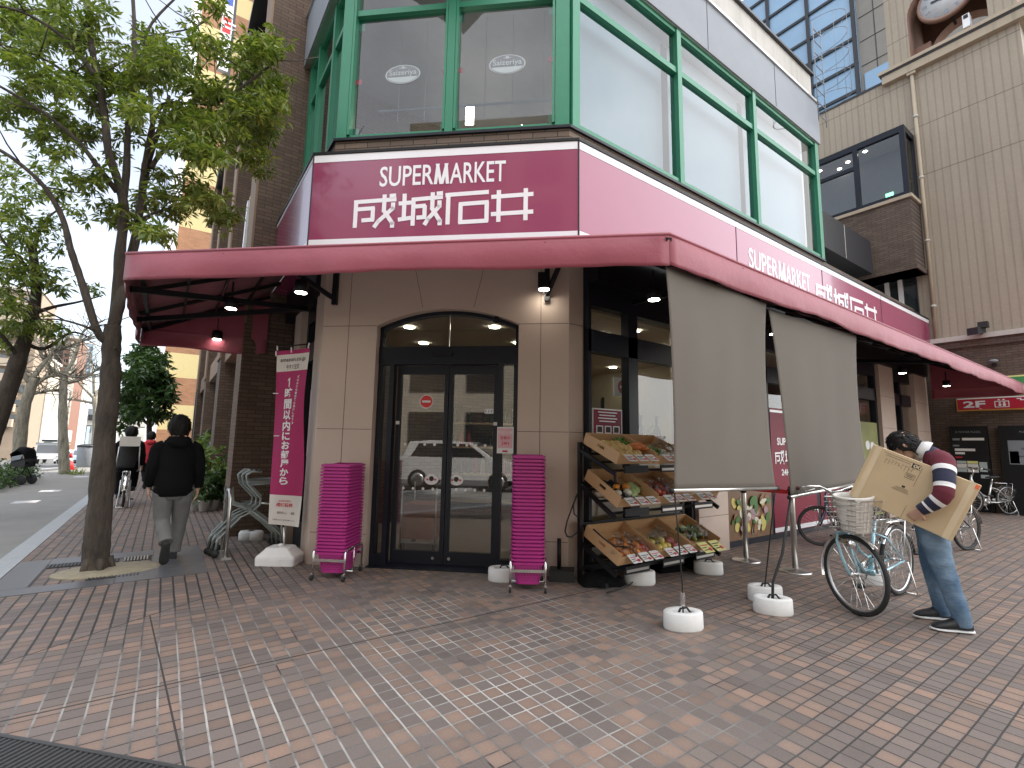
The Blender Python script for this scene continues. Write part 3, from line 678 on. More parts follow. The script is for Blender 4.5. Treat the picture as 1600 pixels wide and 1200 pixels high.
# ---- street-level glazing of the long facade
b = MB()
for x0, x1, z0, z1 in ((3.885, 5.855, 2.49, 2.75), (3.885, 5.855, 3.04, 3.70), (4.57, 4.74, .05, 3.04), (3.885, 3.93, .05, 3.04), (5.78, 5.855, .05, 3.04), (3.93, 4.57, .02, .10), (4.74, 5.78, .02, .10),
                       (6.565, 12.635, 2.49, 2.75), (6.565, 14.86, 3.04, 3.70), (6.565, 12.635, .0, .09), (6.565, 6.62, .1, 3.04), (7.85, 7.93, .1, 3.04), (9.44, 9.59, .1, 3.04), (10.9, 11.05, .1, 3.04), (12.55, 12.635, .1, 3.04),
                       (13.505, 14.86, 2.49, 2.75), (13.505, 14.86, 0, .09), (14.1, 14.2, .1, 3.04)):
    b.bx(x0, x1, FY, FY+.12, z0, z1)
b.build('shopfront_frame', M['navy'], BL)
for x0, x1 in ((3.93, 4.57), (4.74, 5.78), (6.62, 7.85), (7.93, 9.44), (9.59, 10.9), (11.05, 12.55), (13.505, 14.1), (14.2, 14.86)):
    for z0, z1 in ((.10, 2.49), (2.75, 3.04)):
        pane([(x0, FY+.06, z0), (x1, FY+.06, z0), (x1, FY+.06, z1), (x0, FY+.06, z1)], 'glass', 'shop_window_pane')
# street-level glazing of the left facade
b = MB()
for y0, y1, z0, z1 in ((6.42, 8.25, 2.49, 2.75), (6.42, 8.25, 3.04, 3.7), (6.42, 6.5, 0, 3.04), (7.17, 7.25, 0, 3.04), (7.65, 7.72, 0, 3.04), (8.17, 8.25, 0, 3.04), (6.5, 7.17, 0, .35), (7.72, 8.17, 0, .35)):
    b.bx(1.54, 1.66, y0, y1, z0, z1)
b.build('side_shopfront_frame', M['navy'], BL)
for y0, y1 in ((6.5, 7.17), (7.72, 8.17)):
    for z0, z1 in ((.35, 2.49), (2.75, 3.04)): pane([(1.6, y0, z0), (1.6, y1, z0), (1.6, y1, z1), (1.6, y0, z1)], 'glass', 'shop_window_pane')

# ---------------------------------------------------------------- automatic door
DN = -.15
DR = thing('automatic_door', 'black framed automatic double glass door under a stone arch', 'door', ch(1.54, DN, 0))
b = MB()
b.cb(.69, 2.39, DN-.06, DN+.06, 2.335, 2.55); b.cb(.69, .745, DN-.05, DN+.05, .0, 2.335); b.cb(2.335, 2.39, DN-.05, DN+.05, 0, 2.335)
b.cb(.83, .885, DN-.05, DN+.05, 0, 2.335); b.cb(2.15, 2.205, DN-.05, DN+.05, 0, 2.335); b.cb(.745, .83, DN-.05, DN+.05, 0, .12); b.cb(2.205, 2.335, DN-.05, DN+.05, 0, .12)
b.cb(.69, .73, DN-.05, DN+.05, 2.55, 2.80); b.cb(2.35, 2.39, DN-.05, DN+.05, 2.55, 2.80)
for i in range(20):
    a0, a1 = arc[i], arc[i+1]; b.bar(ch(a0[0], DN, a0[1]-.02), ch(a1[0], DN, a1[1]-.02), .10, .045, 0, UZ)
b.cb(.70, 2.38, -.30, .02, .0, .012)
b.build('door_frame', M['navy'], DR)
b = MB(); b.cb(1.36, 1.60, DN+.06, DN+.10, 2.43, 2.48); b.build('sensor', M['black'], DR)
b = MB(); b.ball(ch(2.12, DN+.09, 2.86), .045); b.build('dome_camera', M['black'], DR)
b = MB(); pts = [(.73, 2.55), (2.35, 2.55)]+[(a[0], a[1]-.04) for a in reversed(arc)]
b.prism([ch(min(max(s, .73), 2.35), DN-.01, z) for s, z in pts], CN*.004); b.build('transom_pane', M['glass'], DR)
b = MB(); b.cb(1.535, 1.545, DN-.012, DN+.012, 2.55, 2.95); b.build('transom_bar', M['steel'], DR)
for s0_, s1_ in ((.745, .83), (2.205, 2.335)):
    b = MB(); b.quad(ch(s0_, DN, .12), ch(s1_, DN, .12), ch(s1_, DN, 2.335), ch(s0_, DN, 2.335)); b.build('side_pane', M['doorglass'], DR)
for k, (a_, c_) in enumerate(((.90, 1.535), (1.545, 2.14))):
    b = MB(); n0, n1 = DN-.10, DN-.052
    b.cb(a_, a_+.05, n0, n1, .015, 2.33); b.cb(c_-.05, c_, n0, n1, .015, 2.33); b.cb(a_+.05, c_-.05, n0, n1, .015, .16); b.cb(a_+.05, c_-.05, n0, n1, 2.23, 2.33)
    lf = b.build('door_leaf', M['navy'], DR)
    b = MB(); nn_ = DN-.076; b.quad(ch(a_+.05, nn_, .16), ch(c_-.05, nn_, .16), ch(c_-.05, nn_, 2.23), ch(a_+.05, nn_, 2.23)); b.build('pane', M['doorglass'], lf)
    b = MB()
    for z in (.866, 1.385):
        for i in range(4): b.disc(ch(a_+.12+i*(c_-a_-.2)/3.6, nn_+.003, z), .017, CN, 0, 12, .001)
    b.build('dot_sticker', M['paperw'], lf)
    b = MB(); sx_ = 1.36 if k == 0 else 1.66
    b.lathe([(.085, 0), (.085, .001)], ch(sx_, nn_+.003, .975), 20, 0, False, (CD, UZ*.72, CN)); b.disc(ch(sx_, nn_+.0045, .985), .03, CN, 1, 12, .001)
    b.cb(sx_-.06, sx_-.035, nn_+.0045, nn_+.0055, .965, .985, 2); b.cb(sx_+.035, sx_+.06, nn_+.0045, nn_+.0055, .965, .985, 2)
    b.build('round_sticker', [M['paperw'], M['ink'], M['redprint']], lf)
    b = MB(); b.disc(ch(c_-.12 if k == 0 else a_+.06, n1+.002, .085), .018, CN, 0, 12, .006); b.build('lock', M['chrome'], lf)
    b = MB(); b.cb(a_+.005 if k == 0 else c_-.045, a_+.045 if k == 0 else c_-.005, n1+.001, n1+.02, 1.62, 1.66); b.build('switch_plate', M['paperw'], lf)
    if k == 0:
        b = MB(); b.disc(ch(1.262, nn_+.003, 1.90), .085, CN, 1, 24, .001); b.disc(ch(1.262, nn_+.0045, 1.90), .074, CN, 0, 24, .001); b.cb(1.21, 1.314, nn_+.006, nn_+.007, 1.887, 1.913, 1)
        b.build('no_entry_sticker', [mat('no_entry_red', (.65, .03, .03), .4), M['paperw']], lf)
    else:
        b = MB(); b.cb(1.98, 2.085, nn_+.003, nn_+.004, 1.76, 1.82, 0)
        for i in range(3): b.cb(1.985+i*.035, 2.0+i*.035, nn_+.0045, nn_+.0052, 1.775, 1.80, 1)
        b.build('notice_sticker', [M['paperw'], M['sky_glass']], lf)
o = MB().cb(2.155, 2.345, DN+.062, DN+.066, 1.30, 1.60, 0).cb(2.165, 2.335, DN+.0665, DN+.0675, 1.36, 1.585, 1).cb(2.22, 2.28, DN+.0665, DN+.0675, 1.315, 1.335, 2)
for i, tx in enumerate(('ただいま', '営業中', '24H')): o.text(tx, ch(2.25, DN+.068, 1.52-i*.062), CD, UZ, h=.038, mi=2 if i else 0, align='C', bold=.01)
tag(o.build('notice_poster', [M['paperw'], M['paperp'], M['redprint']]), 'small pink and white notice at the right edge of the entrance', 'poster')

# ---------------------------------------------------------------- shop shelves and bottles seen through the door
def shelf_unit(s0_, s1_, n, zs, label, loc):
    t = thing('display_shelf', label, 'shelf', loc)
    b = MB()
    for s in (s0_, s1_): b.cb(s-.02, s+.02, n-.4, n, 0.013, max(zs)+.5)
    b.build('upright', M['black'], t)
    for z in zs:
        b = MB(); b.cb(s0_+.02, s1_-.02, n-.38, n, z-.03, z); b.build('shelf_board', M['shelf'], t)
    return t
shelf_unit(-.2, 3.6, -3.6, (.35, .85, 1.35, 1.80), 'wooden bottle shelves at the back of the shop, seen through the door', ch(1.7, -3.6, .013))
bot = MB(); bot.lathe([(.036, 0), (.038, .01), (.038, .19), (.030, .22), (.014, .25), (.013, .30), (.016, .302), (.016, .32)], (0, 0, 0), 10)
proto = None; GL = [mat('dark_green_bottle', (.012, .03, .014), .1, spec=.8), mat('brown_bottle', (.05, .018, .006), .1, spec=.8), mat('clear_bottle', (.35, .32, .22), .15), mat('red_label_bottle', (.3, .03, .03), .3)]
for zi, z in enumerate((.85, 1.35, 1.80)):
    for i in range(26):
        if random.random() < .1: continue
        o = bot.build('bottle', GL[random.choice((0, 0, 0, 1, 2) if zi == 2 else (0, 1, 2, 3))], None) if proto is None else proto.copy()
        if proto is None: proto = o
        else:
            COL.objects.link(o)
        o.location = ch(-.05+i*.14, -3.72+random.uniform(-.03, .03), z); k = random.uniform(.85, 1.1); o.scale = (k, k, k)
        tag(o, ('dark wine bottle standing in the row on the top back shelf', 'bottle standing in the row on the middle back shelf', 'bottle standing in the row on the low back shelf')[2-zi], 'bottle', 'bottles on the %s back shelf inside the shop' % ('low', 'middle', 'top')[zi])
        o.material_slots[0].link = 'OBJECT'; o.material_slots[0].material = GL[random.choice((0, 0, 0, 1) if zi == 2 else (0, 1, 2, 3))]
t = thing('shop_trolley', 'shop trolley with stacked brown crates just inside the door', 'trolley', ch(1.02, -1.1, .013))
MB().cb(.80, 1.26, -1.35, -.85, .16, .60).build('crate_stack', mat('red_brown_crate', (.30, .10, .05), .6), t)
b = MB()
for s in (.80, 1.26): b.tube([ch(s, -.84, .10), ch(s, -.84, .85)], .012); b.tube([ch(s, -1.36, .10), ch(s, -1.36, .85)], .012)
b.tube([ch(.80, -.84, .12), ch(1.26, -.84, .12)], .012); b.build('trolley_frame', M['steel'], t)
for s in (.82, 1.24):
    for n in (-.87, -1.33): MB().lathe([(.045, -.015), (.045, .015)], ch(s, n, .058), 12, ax=(CN, UZ, CD)).build('wheel', M['rubber'], t)

# ---------------------------------------------------------------- the big sign
SG = thing('storefront_sign', 'long burgundy storefront sign with white lettering wrapping the corner above the awning', 'sign', ch(1.5, .27, 3.71))
b = MB(); band(b, 3.71, 4.85, .27, .012, 8.27, 16.12); b.build('panel', M['signred'], SG)
SL, SRR = offc(.27); SLEN = (SRR-SL).length; SD = (SRR-SL).normalized(); SN = V((SD.y, -SD.x, 0)); SN = -SN if SN.dot(CN) < 0 else SN
def sg(s, n, z): return SL+SD*s+SN*n+UZ*z
b = MB(); SAX = (SD, SN, UZ)
def sbox(mb, s0, s1, z0, z1, n0=.0015, n1=.004, mi=0): mb.box(sg((s0+s1)/2, (n0+n1)/2, (z0+z1)/2), (s1-s0, n1-n0, z1-z0), SAX, mi)
sbox(b, .012, SLEN-.012, 4.755, 4.848); sbox(b, .012, SLEN-.012, 3.712, 3.775)
ry = SRR.y
for z0, z1 in ((4.755, 4.848), (3.712, 3.775)):
    b.bx(SRR.x+.012, 16.11, ry-.004, ry-.0015, z0, z1); b.bx(SL.x-.004, SL.x-.0015, SL.y+.01, 8.26, z0+.04 if z0 > 4 else z0, z1)
b.build('white_border', M['signwhite'], SG)
b = MB(); band(b, 4.852, 4.885, .285, .012, 8.27, 16.12)
for x in (6.82, 9.77, 12.72): b.bx(x-.004, x+.004, ry-.006, ry-.0018, 3.72, 4.85)
b.bar(SRR+V((-.002, -.003, 3.711)), SRR+V((-.002, -.003, 4.851)), .012, .012); b.bar(SL+V((-.003, -.002, 3.711)), SL+V((-.003, -.002, 4.851)), .012, .012)
b.build('dark_edge', M['black'], SG)
def kanji(mb, which, o, ux, uy, w, h, nrm, mi=0, sw=.108):
    """the four geometric characters of the name, drawn from straight bars in a unit box"""
    S = {0: [((0, .80), (1, .84)), ((.05, .84), (.05, 0)), ((.05, .57), (.50, .59)), ((.46, .60), (.46, .22)), ((.50, .235), (.20, .22)), ((.72, 1.0), (.72, .46)), ((.72, .50), (.93, .10), (.93, .0)), ((.93, .70), (.93, .56), (.60, .17), (.52, .02)), ((.84, .945), (.99, .955))],
         1: [((0, .70), (.34, .72)), ((.13, 1.0), (.13, .20)), ((0, .20), (.32, .25)), ((.30, .80), (1, .85)), ((.34, .85), (.34, 0)), ((.34, .58), (.62, .60)), ((.60, .61), (.60, .24)), ((.64, .25), (.42, .24)), ((.77, 1.0), (.77, .48)), ((.77, .50), (.95, .12), (.95, .02)), ((.93, .70), (.93, .56), (.68, .18), (.62, .04)), ((.86, .95), (1, .96))],
         2: [((0, .90), (1, .94)), ((.07, .92), (.07, 0)), ((.32, .60), (1, .63)), ((.36, .62), (.36, .02)), ((.96, .65), (.96, .05)), ((.32, .05), (1, .07))],
         3: [((0, .78), (1, .82)), ((0, .26), (1, .29)), ((.18, .98), (.18, .02)), ((.82, 1.0), (.82, .04))]}[which]
    o = V(o); ux = V(ux); uy = V(uy); nrm = V(nrm); th = sw*h*1.15
    for k, st in enumerate(S):
        for a, c in zip(st, st[1:]):
            A = o+ux*a[0]*w+uy*a[1]*h; B = o+ux*c[0]*w+uy*c[1]*h; d = (B-A).normalized(); p = nrm.cross(d); off = nrm*(.002+.0004*k)
            e = d*th*.32 if len(st) > 2 else d*0
            mb.prism([A+p*th/2+off-e, B+p*th/2+off+e, B-p*th/2+off+e, A-p*th/2+off-e], nrm*.002, mi)
def supermarket(mb, o, ux, uy, nrm, w, h, bold):
    o = V(o); ux = V(ux); uy = V(uy); nrm = V(nrm)
    mb.text('SUPER', o, ux, uy, w=w*.435, h=h, bold=bold); mb.text('ARKET', o+ux*w*.565, ux, uy, w=w*.435, h=h, bold=bold)
    st = h*.15
    for k, (x0, y0, x1, y1) in enumerate(((.452, 0, .468, 1), (.462, 1, .497, 0), (.503, 0, .538, 1), (.532, 1, .548, 0))):
        A = o+ux*w*x0+uy*h*y0+nrm*(.0016+.0005*k); B = o+ux*w*x1+uy*h*y1+nrm*(.0016+.0005*k); e = ux*st*.5
        mb.prism([A-e, A+e, B+e, B-e], nrm*.001)
b = MB()
Q = [onp(x, y, SL, SN) for x, y in ((593, 288), (790, 280), (551, 358), (833, 345))]
sq = [(q-SL).dot(SD) for q in Q]
supermarket(b, sg(sq[0], .002, 4.405), SD, UZ, SN, sq[1]-sq[0], .255, .010)
xs_ = [sq[2], sq[2]+.52, sq[2]+.55, sq[2]+1.08, sq[2]+1.11, sq[2]+1.62, sq[2]+1.65, sq[3]]
for i in range(4): kanji(b, i, sg(xs_[2*i], 0, 3.905), SD, UZ, xs_[2*i+1]-xs_[2*i], .40, SN)
b.build('lettering', M['signwhite'], SG); b = MB()
supermarket(b, (7.16, ry-.002, 4.19), (1, 0, 0), UZ, (0, -1, 0), 2.08, .34, .010)
for i in range(4): kanji(b, i, (9.47+i*.76, ry, 3.98), (1, 0, 0), UZ, .68, .53, (0, -1, 0))
b.build('lettering', M['signwhite'], SG)
# ================================================================ awning
AW = thing('awning', 'long burgundy canvas awning with drooping valance wrapping round the shop corner', 'awning', ch(1.5, .3, 2.97))
OL, OR_, OZ, IZ = V((-.40, 5.19, 0)), V((2.92, 2.126, 0)), 2.972, 3.70
IL, IR = offc(.285)
EL, EIL, ER, EIR = V((-.40, 8.62, 0)), V((1.17, 8.25, 0)), V((15.75, 2.126, 0)), V((15.75, IR.y, 0))
def up(p, z): return V((p.x, p.y, z))
b = MB()
def slope(a, c, ci, ai, nu):
    def fn(u, v):
        o_ = a.lerp(c, u); i_ = ai.lerp(ci, u); p = up(o_, OZ).lerp(up(i_, IZ), v)
        p.z -= .02*math.sin(PI*v)*(.6+.4*math.sin(u*nu*2.1)); return p
    b.grid(fn, nu, 6)
slope(EL, OL, IL, EIL, 10); slope(OL, OR_, IR, IL, 14); slope(OR_, ER, EIR, IR, 30)
b.add([up(EL, OZ), up(EIL, IZ), up(EIL, OZ-.02)], [(0, 1, 2)]); b.add([up(ER, OZ), up(EIR, IZ), up(EIR, OZ-.02)], [(0, 1, 2)])
o = b.build('canopy', M['awning'], AW); md = o.modifiers.new('thick', 'SOLIDIFY'); md.thickness = .004; md.offset = 1
b = MB()
def valance(a, c, nu, sag):
    L = (c-a).length; d = (c-a).normalized(); nr = V((d.y, -d.x, 0))
    def fn(u, v):
        s = u*L; e = min(s, L-s, 1.0)
        wv = .016*math.sin(s*3.1+1.3*math.sin(s*.9))*v+.008*math.sin(s*11+math.sin(s*3)*2)*v*v+.022*math.sin(v*PI*.9)*min(e*4, 1)
        drop = .235+sag*(.012*math.sin(s*1.7)+.008*math.sin(s*4.3))
        return up(a+d*s, OZ-v*drop)+nr*(wv*min(1, e*6)+.004)
    b.grid(fn, nu, 8)
valance(EL, OL, 40, 1); valance(OL, OR_, 60, .5); valance(OR_, ER, 150, 1)
valance(up(EIL, 0), EL, 20, 2.5); valance(ER, EIR, 20, 1)
o = b.build('valance', M['awning'], AW); md = o.modifiers.new('thick', 'SOLIDIFY'); md.thickness = .003
b = MB(); e = .012   # stitched hem roll along the front edge
b.tube([up(EL, OZ+.004), up(OL, OZ+.004), up(OR_, OZ+.004), up(ER, OZ+.004)], .014, 0, 8); b.build('edge_roll', M['awning'], AW)
b = MB()
def rafter(o_, i_, r=.022): b.bar(up(o_, OZ-.05), up(i_, IZ-.06), r*2, r*2)
for t_ in (0, .35, .68, 1): rafter(EL.lerp(OL, t_)*.985+IL*.015, EIL.lerp(IL, t_))
for t_ in (.2, .4, .6, .8): rafter(OL.lerp(OR_, t_), IL.lerp(IR, t_))
for i in range(14): rafter(OR_.lerp(ER, i/13), IR.lerp(EIR, i/13))
for v_, w_ in ((.06, .04), (.30, .03), (.55, .03), (.8, .03)):
    P_ = [up(a.lerp(c, v_), (OZ-.06)+(IZ-OZ)*v_) for a, c in ((EL, EIL), (OL, IL), (OR_, IR), (ER, EIR))]
    for q, w in zip(P_, P_[1:]): b.bar(q, w, w_, w_)
b.build('frame', M['black'], AW)
b = MB()      # folding arms and wall brackets
for o_, i_ in ((EL.lerp(OL, .3), V((1.44, 6.9, 0))), (EL.lerp(OL, .75), V((1.44, 6.9, 0))), (OR_.lerp(ER, .08), V((4.65, 3.93, 0))), (OR_.lerp(ER, .3), V((6.2, 3.88, 0))), (OR_.lerp(ER, .6), V((11, 3.93, 0)))):
    b.bar(up(o_, 2.88), up(i_, 3.20), .045, .06)
for s in (.14, 2.72):
    b.cb(s-.03, s+.03, .0, .05, 3.05, 3.72); b.bar(ch(s, .04, 3.12), ch(s-(.45 if s < 1 else -.2), .5, 3.42), .04, .05)
b.bx(3.885, 15.8, 3.80, 3.94, 3.30, 3.70); b.bx(1.40, 1.53, 6.3, 8.2, 3.25, 3.70)
b.build('bracket_arm', M['black'], AW)
# lit downlights under the awning
def downlight(p, label, h=.12, box=False):
    t = thing('downlight', label, 'lamp', p, 0, 'downlights under the awning')
    b = MB(); p = V(p)
    if box: b.box(p+UZ*.09, (.13, .13, .18), CHAX)
    else: b.lathe([(.07, 0), (.07, h)], p, 16); b.bar(p+UZ*h, p+UZ*(h+.2), .02)
    b.build('housing', M['black'], t)
    MB().disc(p+UZ*-.001, .058, (0, 0, -1), 0, 18, .004).build('bulb', M['lamp'], t)
for (px, py), z, lb in (((470, 457), 2.95, 'lit downlight under the left wing of the awning, nearest the stone doorway'), ((361, 482), 2.92, 'lit downlight in the middle of the left wing of the awning'),
                        ((339, 530), 2.90, 'lit downlight at the far end of the left wing, just above its end flap'), ((1022, 468), 2.95, 'lit downlight under the awning just left of the first grey shade'),
                        ((1210, 522), 2.95, 'lit downlight under the awning between the two grey shades'), ((1410, 583), 2.92, 'lit downlight under the far right stretch of the awning')):
    downlight(gz(px, py, z), lb)
downlight(gz(1479, 603, 2.9), 'small dark spot lamp under the far right tip of the awning')
downlight(onp(850, 452, ch(0, .16, 0), CN), 'lit black box spotlight on the stone wall right of the door arch', box=True)

# ================================================================ grey roll-down shades with straps and weights
def shade(px4, label, Y0, pull):
    tl, tr, br, bl = [atY(x, y, Y0) for x, y in px4]
    t = thing('sun_shade', label, 'sun shade', ((bl+br)/2))
    b = MB()
    def fn(u, v):
        p = tl.lerp(tr, u).lerp(bl.lerp(br, u), v)
        e = v*(1-v)
        p.y += -.03*e*4*math.sin(u*4+.6)+.012*math.sin(u*19+v*2.5)*v*(1.15-v)+.020*math.sin(u*9.5+v*3)*v*(1.1-v)+pull*v*v
        p.x += .02*math.sin(v*PI)*(1 if u < .5 else -1)*abs(u-.5)*2
        return p
    b.grid(fn, 46, 30); o = b.build('fabric', M['screen'], t); md = o.modifiers.new('thick', 'SOLIDIFY'); md.thickness = .0025
    a = fn(0, 1); c = fn(1, 1); d = (c-a).normalized()
    b = MB(); b.tube([a-d*.03, c+d*.03], .014, 0, 10); b.build('bottom_bar', M['steel'], t)
    b = MB(); b.ball(a-d*.03, .02); b.ball(c+d*.03, .02); b.build('bar_end', M['black'], t)
    return a, c
A1 = shade(((1040, 415), (1197, 474), (1212, 763), (1054, 767)), 'nearer grey fabric shade hanging from the awning beside the fruit rack', 2.17, -.0)
A2 = shade(((1201, 484), (1338, 524), (1357, 752), (1236, 777)), 'farther grey fabric shade hanging from the awning behind the cardboard box', 2.20, .0)
def weight(p, label, rz=0):
    t = thing('shade_weight', label, 'weight', p, rz, 'white oval weights on the pavement')
    b = MB(); b.lathe([(.150, 0), (.158, .012), (.157, .060), (.155, .125), (.145, .135), (.085, .135), (.075, .125), (.072, .07), (.01, .07)], p, 30, sy=.66, ax=(V((math.cos(rz), math.sin(rz), 0)), V((-math.sin(rz), math.cos(rz), 0)), UZ))
    b.build('block', M['concwhite'], t)
    b = MB(); rv = V((math.cos(rz), math.sin(rz), 0)); b.tube([V(p)+UZ*.072-rv*.06, V(p)+UZ*.15-rv*.02, V(p)+UZ*.155+rv*.03, V(p)+UZ*.1+rv*.075], .009, 0, 6); b.build('strap_end', M['rubber'], t)
    return V(p)
RZ = math.atan2(RH.y, RH.x)
w1 = weight(gz(1068, 982), 'nearest white oval weight, alone on the pavement in front of the shade', RZ+.1)
w2 = weight(gz(1208, 958), 'white oval weight with a thick black strap, front one of the touching pair', RZ-.25)
w3 = weight(gz(1196, 938), 'white oval weight tucked behind its twin of the touching pair', RZ)
weight(gz(1000, 912), 'white oval weight under the fruit rack beside the flat black bag', RZ); weight(gz(1107, 896), 'white oval weight at the right end of the fruit rack', RZ-.2)
weight(gz(786, 907), 'white weight half hidden beside the right basket stack', RZ); weight(gz(1362, 912), 'white weight on the pavement behind the light blue bicycle', RZ)
def cord(pts, label, r=.006, cat='strap', name='shade_strap', m='rubber'):
    b = MB(); b.tube(pts, r, 0, 6); return tag(b.build(name, M[m]), label, cat)
cord([A1[0], A1[0].lerp(w1+UZ*.15, .5)+V((.01, 0, 0)), w1+UZ*.30, w1+UZ*.10], 'thin black strap from the near corner of the first shade to its weight')
cord([A1[1], A1[1].lerp(w3+UZ*.15, .5), w3+UZ*.12], 'thin black strap from the far corner of the first shade')
cord([A2[0], A2[0].lerp(w2, .5)+V((-.02, -.01, 0)), w2+UZ*.25+V((.02, 0, 0)), w2+UZ*.10], 'thick black strap from the second shade down to the front weight', .012)
MB_ = MB(); MB_.box(w1+UZ*.22, (.03, .02, .10), None); tag(MB_.build('buckle', M['chrome']), 'metal buckle on the strap above the nearest weight', 'buckle')

# ================================================================ queue posts with red belt
def post(p, label):
    t = thing('queue_post', label, 'post', p, 0, 'steel queue posts')
    p = V(p); MB().lathe([(.17, 0), (.17, .008), (.15, .018), (.04, .03), (.032, .04)], p, 28).build('base', M['steel'], t)
    MB().lathe([(.032, .035), (.032, .93), (.028, .94)], p, 16).build('pole', M['steel'], t)
    MB().lathe([(.036, .84), (.036, .955), (.03, .965)], p, 16).build('head', M['black'], t)
    return p
qa = post(gz(1166, 876), 'steel queue post standing right of the fruit rack'); qb = post(gz(1243, 893), 'steel queue post standing behind the second shade')
b = MB(); b.bar(qa+UZ*.90, qb+UZ*.90, .006, .05); b.bar(qa+UZ*.90, V((5.2, 3.55, .93)), .006, .05); tag(b.build('queue_belt', M['belt']), 'red belt stretched between the steel queue posts', 'belt')

# ================================================================ baskets on dollies
bk = MB()
def ringbox(z, hx, hy, r=.04):
    pts = []
    for cx, cy, a0 in ((hx-r, hy-r, 0), (-hx+r, hy-r, PI/2), (-hx+r, -hy+r, PI), (hx-r, -hy+r, 1.5*PI)):
        for i in range(5): a = a0+PI/2*i/4; pts.append(V((cx+r*math.cos(a), cy+r*math.sin(a), z)))
    return pts
def rings(mb, rs, closeb=True):
    base = len(mb.v); n = len(rs[0])
    for r in rs: mb.v += [tuple(p) for p in r]
    for i in range(len(rs)-1):
        for j in range(n): mb.f.append([base+q for q in (i*n+j, i*n+(j+1) % n, (i+1)*n+(j+1) % n, (i+1)*n+j)]); mb.m.append(0); mb.s.append(False)
    if closeb: mb.f.append([base+j for j in range(n)]); mb.m.append(0); mb.s.append(False)
rings(bk, [ringbox(0, .115, .165), ringbox(.188, .142, .200), ringbox(.190, .163, .221), ringbox(.209, .165, .223), ringbox(.211, .158, .216), ringbox(.203, .141, .199), ringbox(.01, .112, .162)])
bk.add(ringbox(.012, .113, .163), [tuple(range(20))])
def dolly(c, rz, label):
    t = thing('basket_dolly', label, 'dolly', c, rz)
    b = MB(); hx, hy = .168, .215
    for sx in (-1, 1):
        b.tube([(sx*hx, -hy, .07), (sx*hx, -hy, .27), (sx*hx, -hy+.03, .30), (sx*hx, hy-.03, .30), (sx*hx, hy, .27), (sx*hx, hy, .07)], .011, 0, 8)
    for sy in (-1, 1): b.box((0, sy*hy, .20), (2*hx, .012, .028))
    b.tube([(-hx, 0, .05), (hx, 0, .05)], .008); b.tube([(-hx, 0, .05), (-hx, 0, .3)], .008); b.tube([(hx, 0, .05), (hx, 0, .3)], .008)
    b.build('frame', M['chrome'], t, local=True)
    for sx in (-1, 1):
        for sy in (-1, 1):
            w = MB(); w.lathe([(.028, -.011), (.028, .011)], (sx*hx, sy*hy-.015, .030), 14, ax=(V((0, 1, 0)), UZ, V((1, 0, 0))))
            c_ = w.build('caster', M['rubber'], t, local=True)
            f = MB(); f.box((sx*hx, sy*hy-.01, .062), (.032, .03, .022)); f.build('fork', M['chrome'], c_, local=True)
    return t
proto = None
def basket_stack(c, rz, n, pitch, side, where):
    global proto
    dolly(c, rz, 'chrome wheeled dolly under the %s stack of magenta baskets' % side)
    ax = V((math.cos(rz), math.sin(rz), 0)); ay = V((-ax.y, ax.x, 0))
    for i in range(n):
        if proto is None: o = proto = bk.build('shopping_basket', M['magenta'], None)
        else: o = proto.copy(); COL.objects.link(o)
        o.location = V(c)+UZ*(.066+i*pitch)+ax*random.uniform(-.003, .003)+ay*random.uniform(-.003, .003); o.rotation_euler = (0, 0, rz+random.uniform(-.008, .008))
        lb = 'magenta basket nested in the middle of the stack %s' % where
        if i == 0: lb = 'slotted magenta basket at the very bottom of the stack %s' % where
        if i == n-1: lb = 'topmost magenta basket with folded handles on the stack %s' % where
        tag(o, lb, 'basket', 'magenta baskets in the stack %s' % where)
        if i == n-1:
            h = MB(); z = .20
            for sy in (-1, 1): h.tube([(-.15, sy*.02, z), (-.14, sy*.17, z+.012), (-.09, sy*.185, z+.012), (.09, sy*.185, z+.012), (.14, sy*.17, z+.012), (.15, sy*.02, z)], .008, 0, 6)
            h.build('handle', M['magenta'], o, local=True)
basket_stack((1.612, 5.382, 0), math.atan2(CD.y, CD.x)+.02, 27, .0340, 'left', 'left of the door')
basket_stack((3.075, 3.995, 0), math.atan2(CD.y, CD.x)+.10, 30, .0350, 'right', 'right of the door')

# ================================================================ banner flag in its white base
fb = gz(437, 880); FT = thing('banner_flag', 'magenta and white banner flag on a pole in a white water base', 'flag', fb)
b = MB()
def tb(z, hx, hy): return [fb+RH*x+FH*y+UZ*z for x, y in [(p.x, p.y) for p in ringbox(0, hx, hy, .03)]]
rings(b, [tb(0, .222, .15), tb(.075, .226, .152), tb(.10, .218, .147), tb(.165, .145, .12), tb(.185, .135, .11), tb(.192, .12, .10)]); b.f.append([len(b.v)-20+i for i in range(20)]); b.m.append(0); b.s.append(False)
b.box(fb+FH*-.149+UZ*.03, (.13, .012, .06), (RH, FH, UZ), 0)
b.lathe([(.03, .19), (.03, .215), (.018, .22)], fb, 12)
b.build('base', M['white'], FT)
cref = fb
tlp, trp, blp, brp = [facing(x, y, cref) for x, y in ((433, 549), (483.5, 543.5), (421, 818), (466, 824))]
pt = facing(431, 541, cref); b = MB(); b.tube([fb+UZ*.2+FH*.07, (fb+UZ*.2).lerp(pt, .45)+FH*.08, pt+FH*.05], .012, 0, 8); b.tube([pt+FH*.05, facing(486, 537, cref)], .008, 0, 6); b.build('pole', M['black'], FT)
b = MB(); q2 = facing(444, 870, cref); b.tube([q2, facing(444, 824, cref)], .012, 0, 8); b.build('pole_foot', M['steel'], FT)
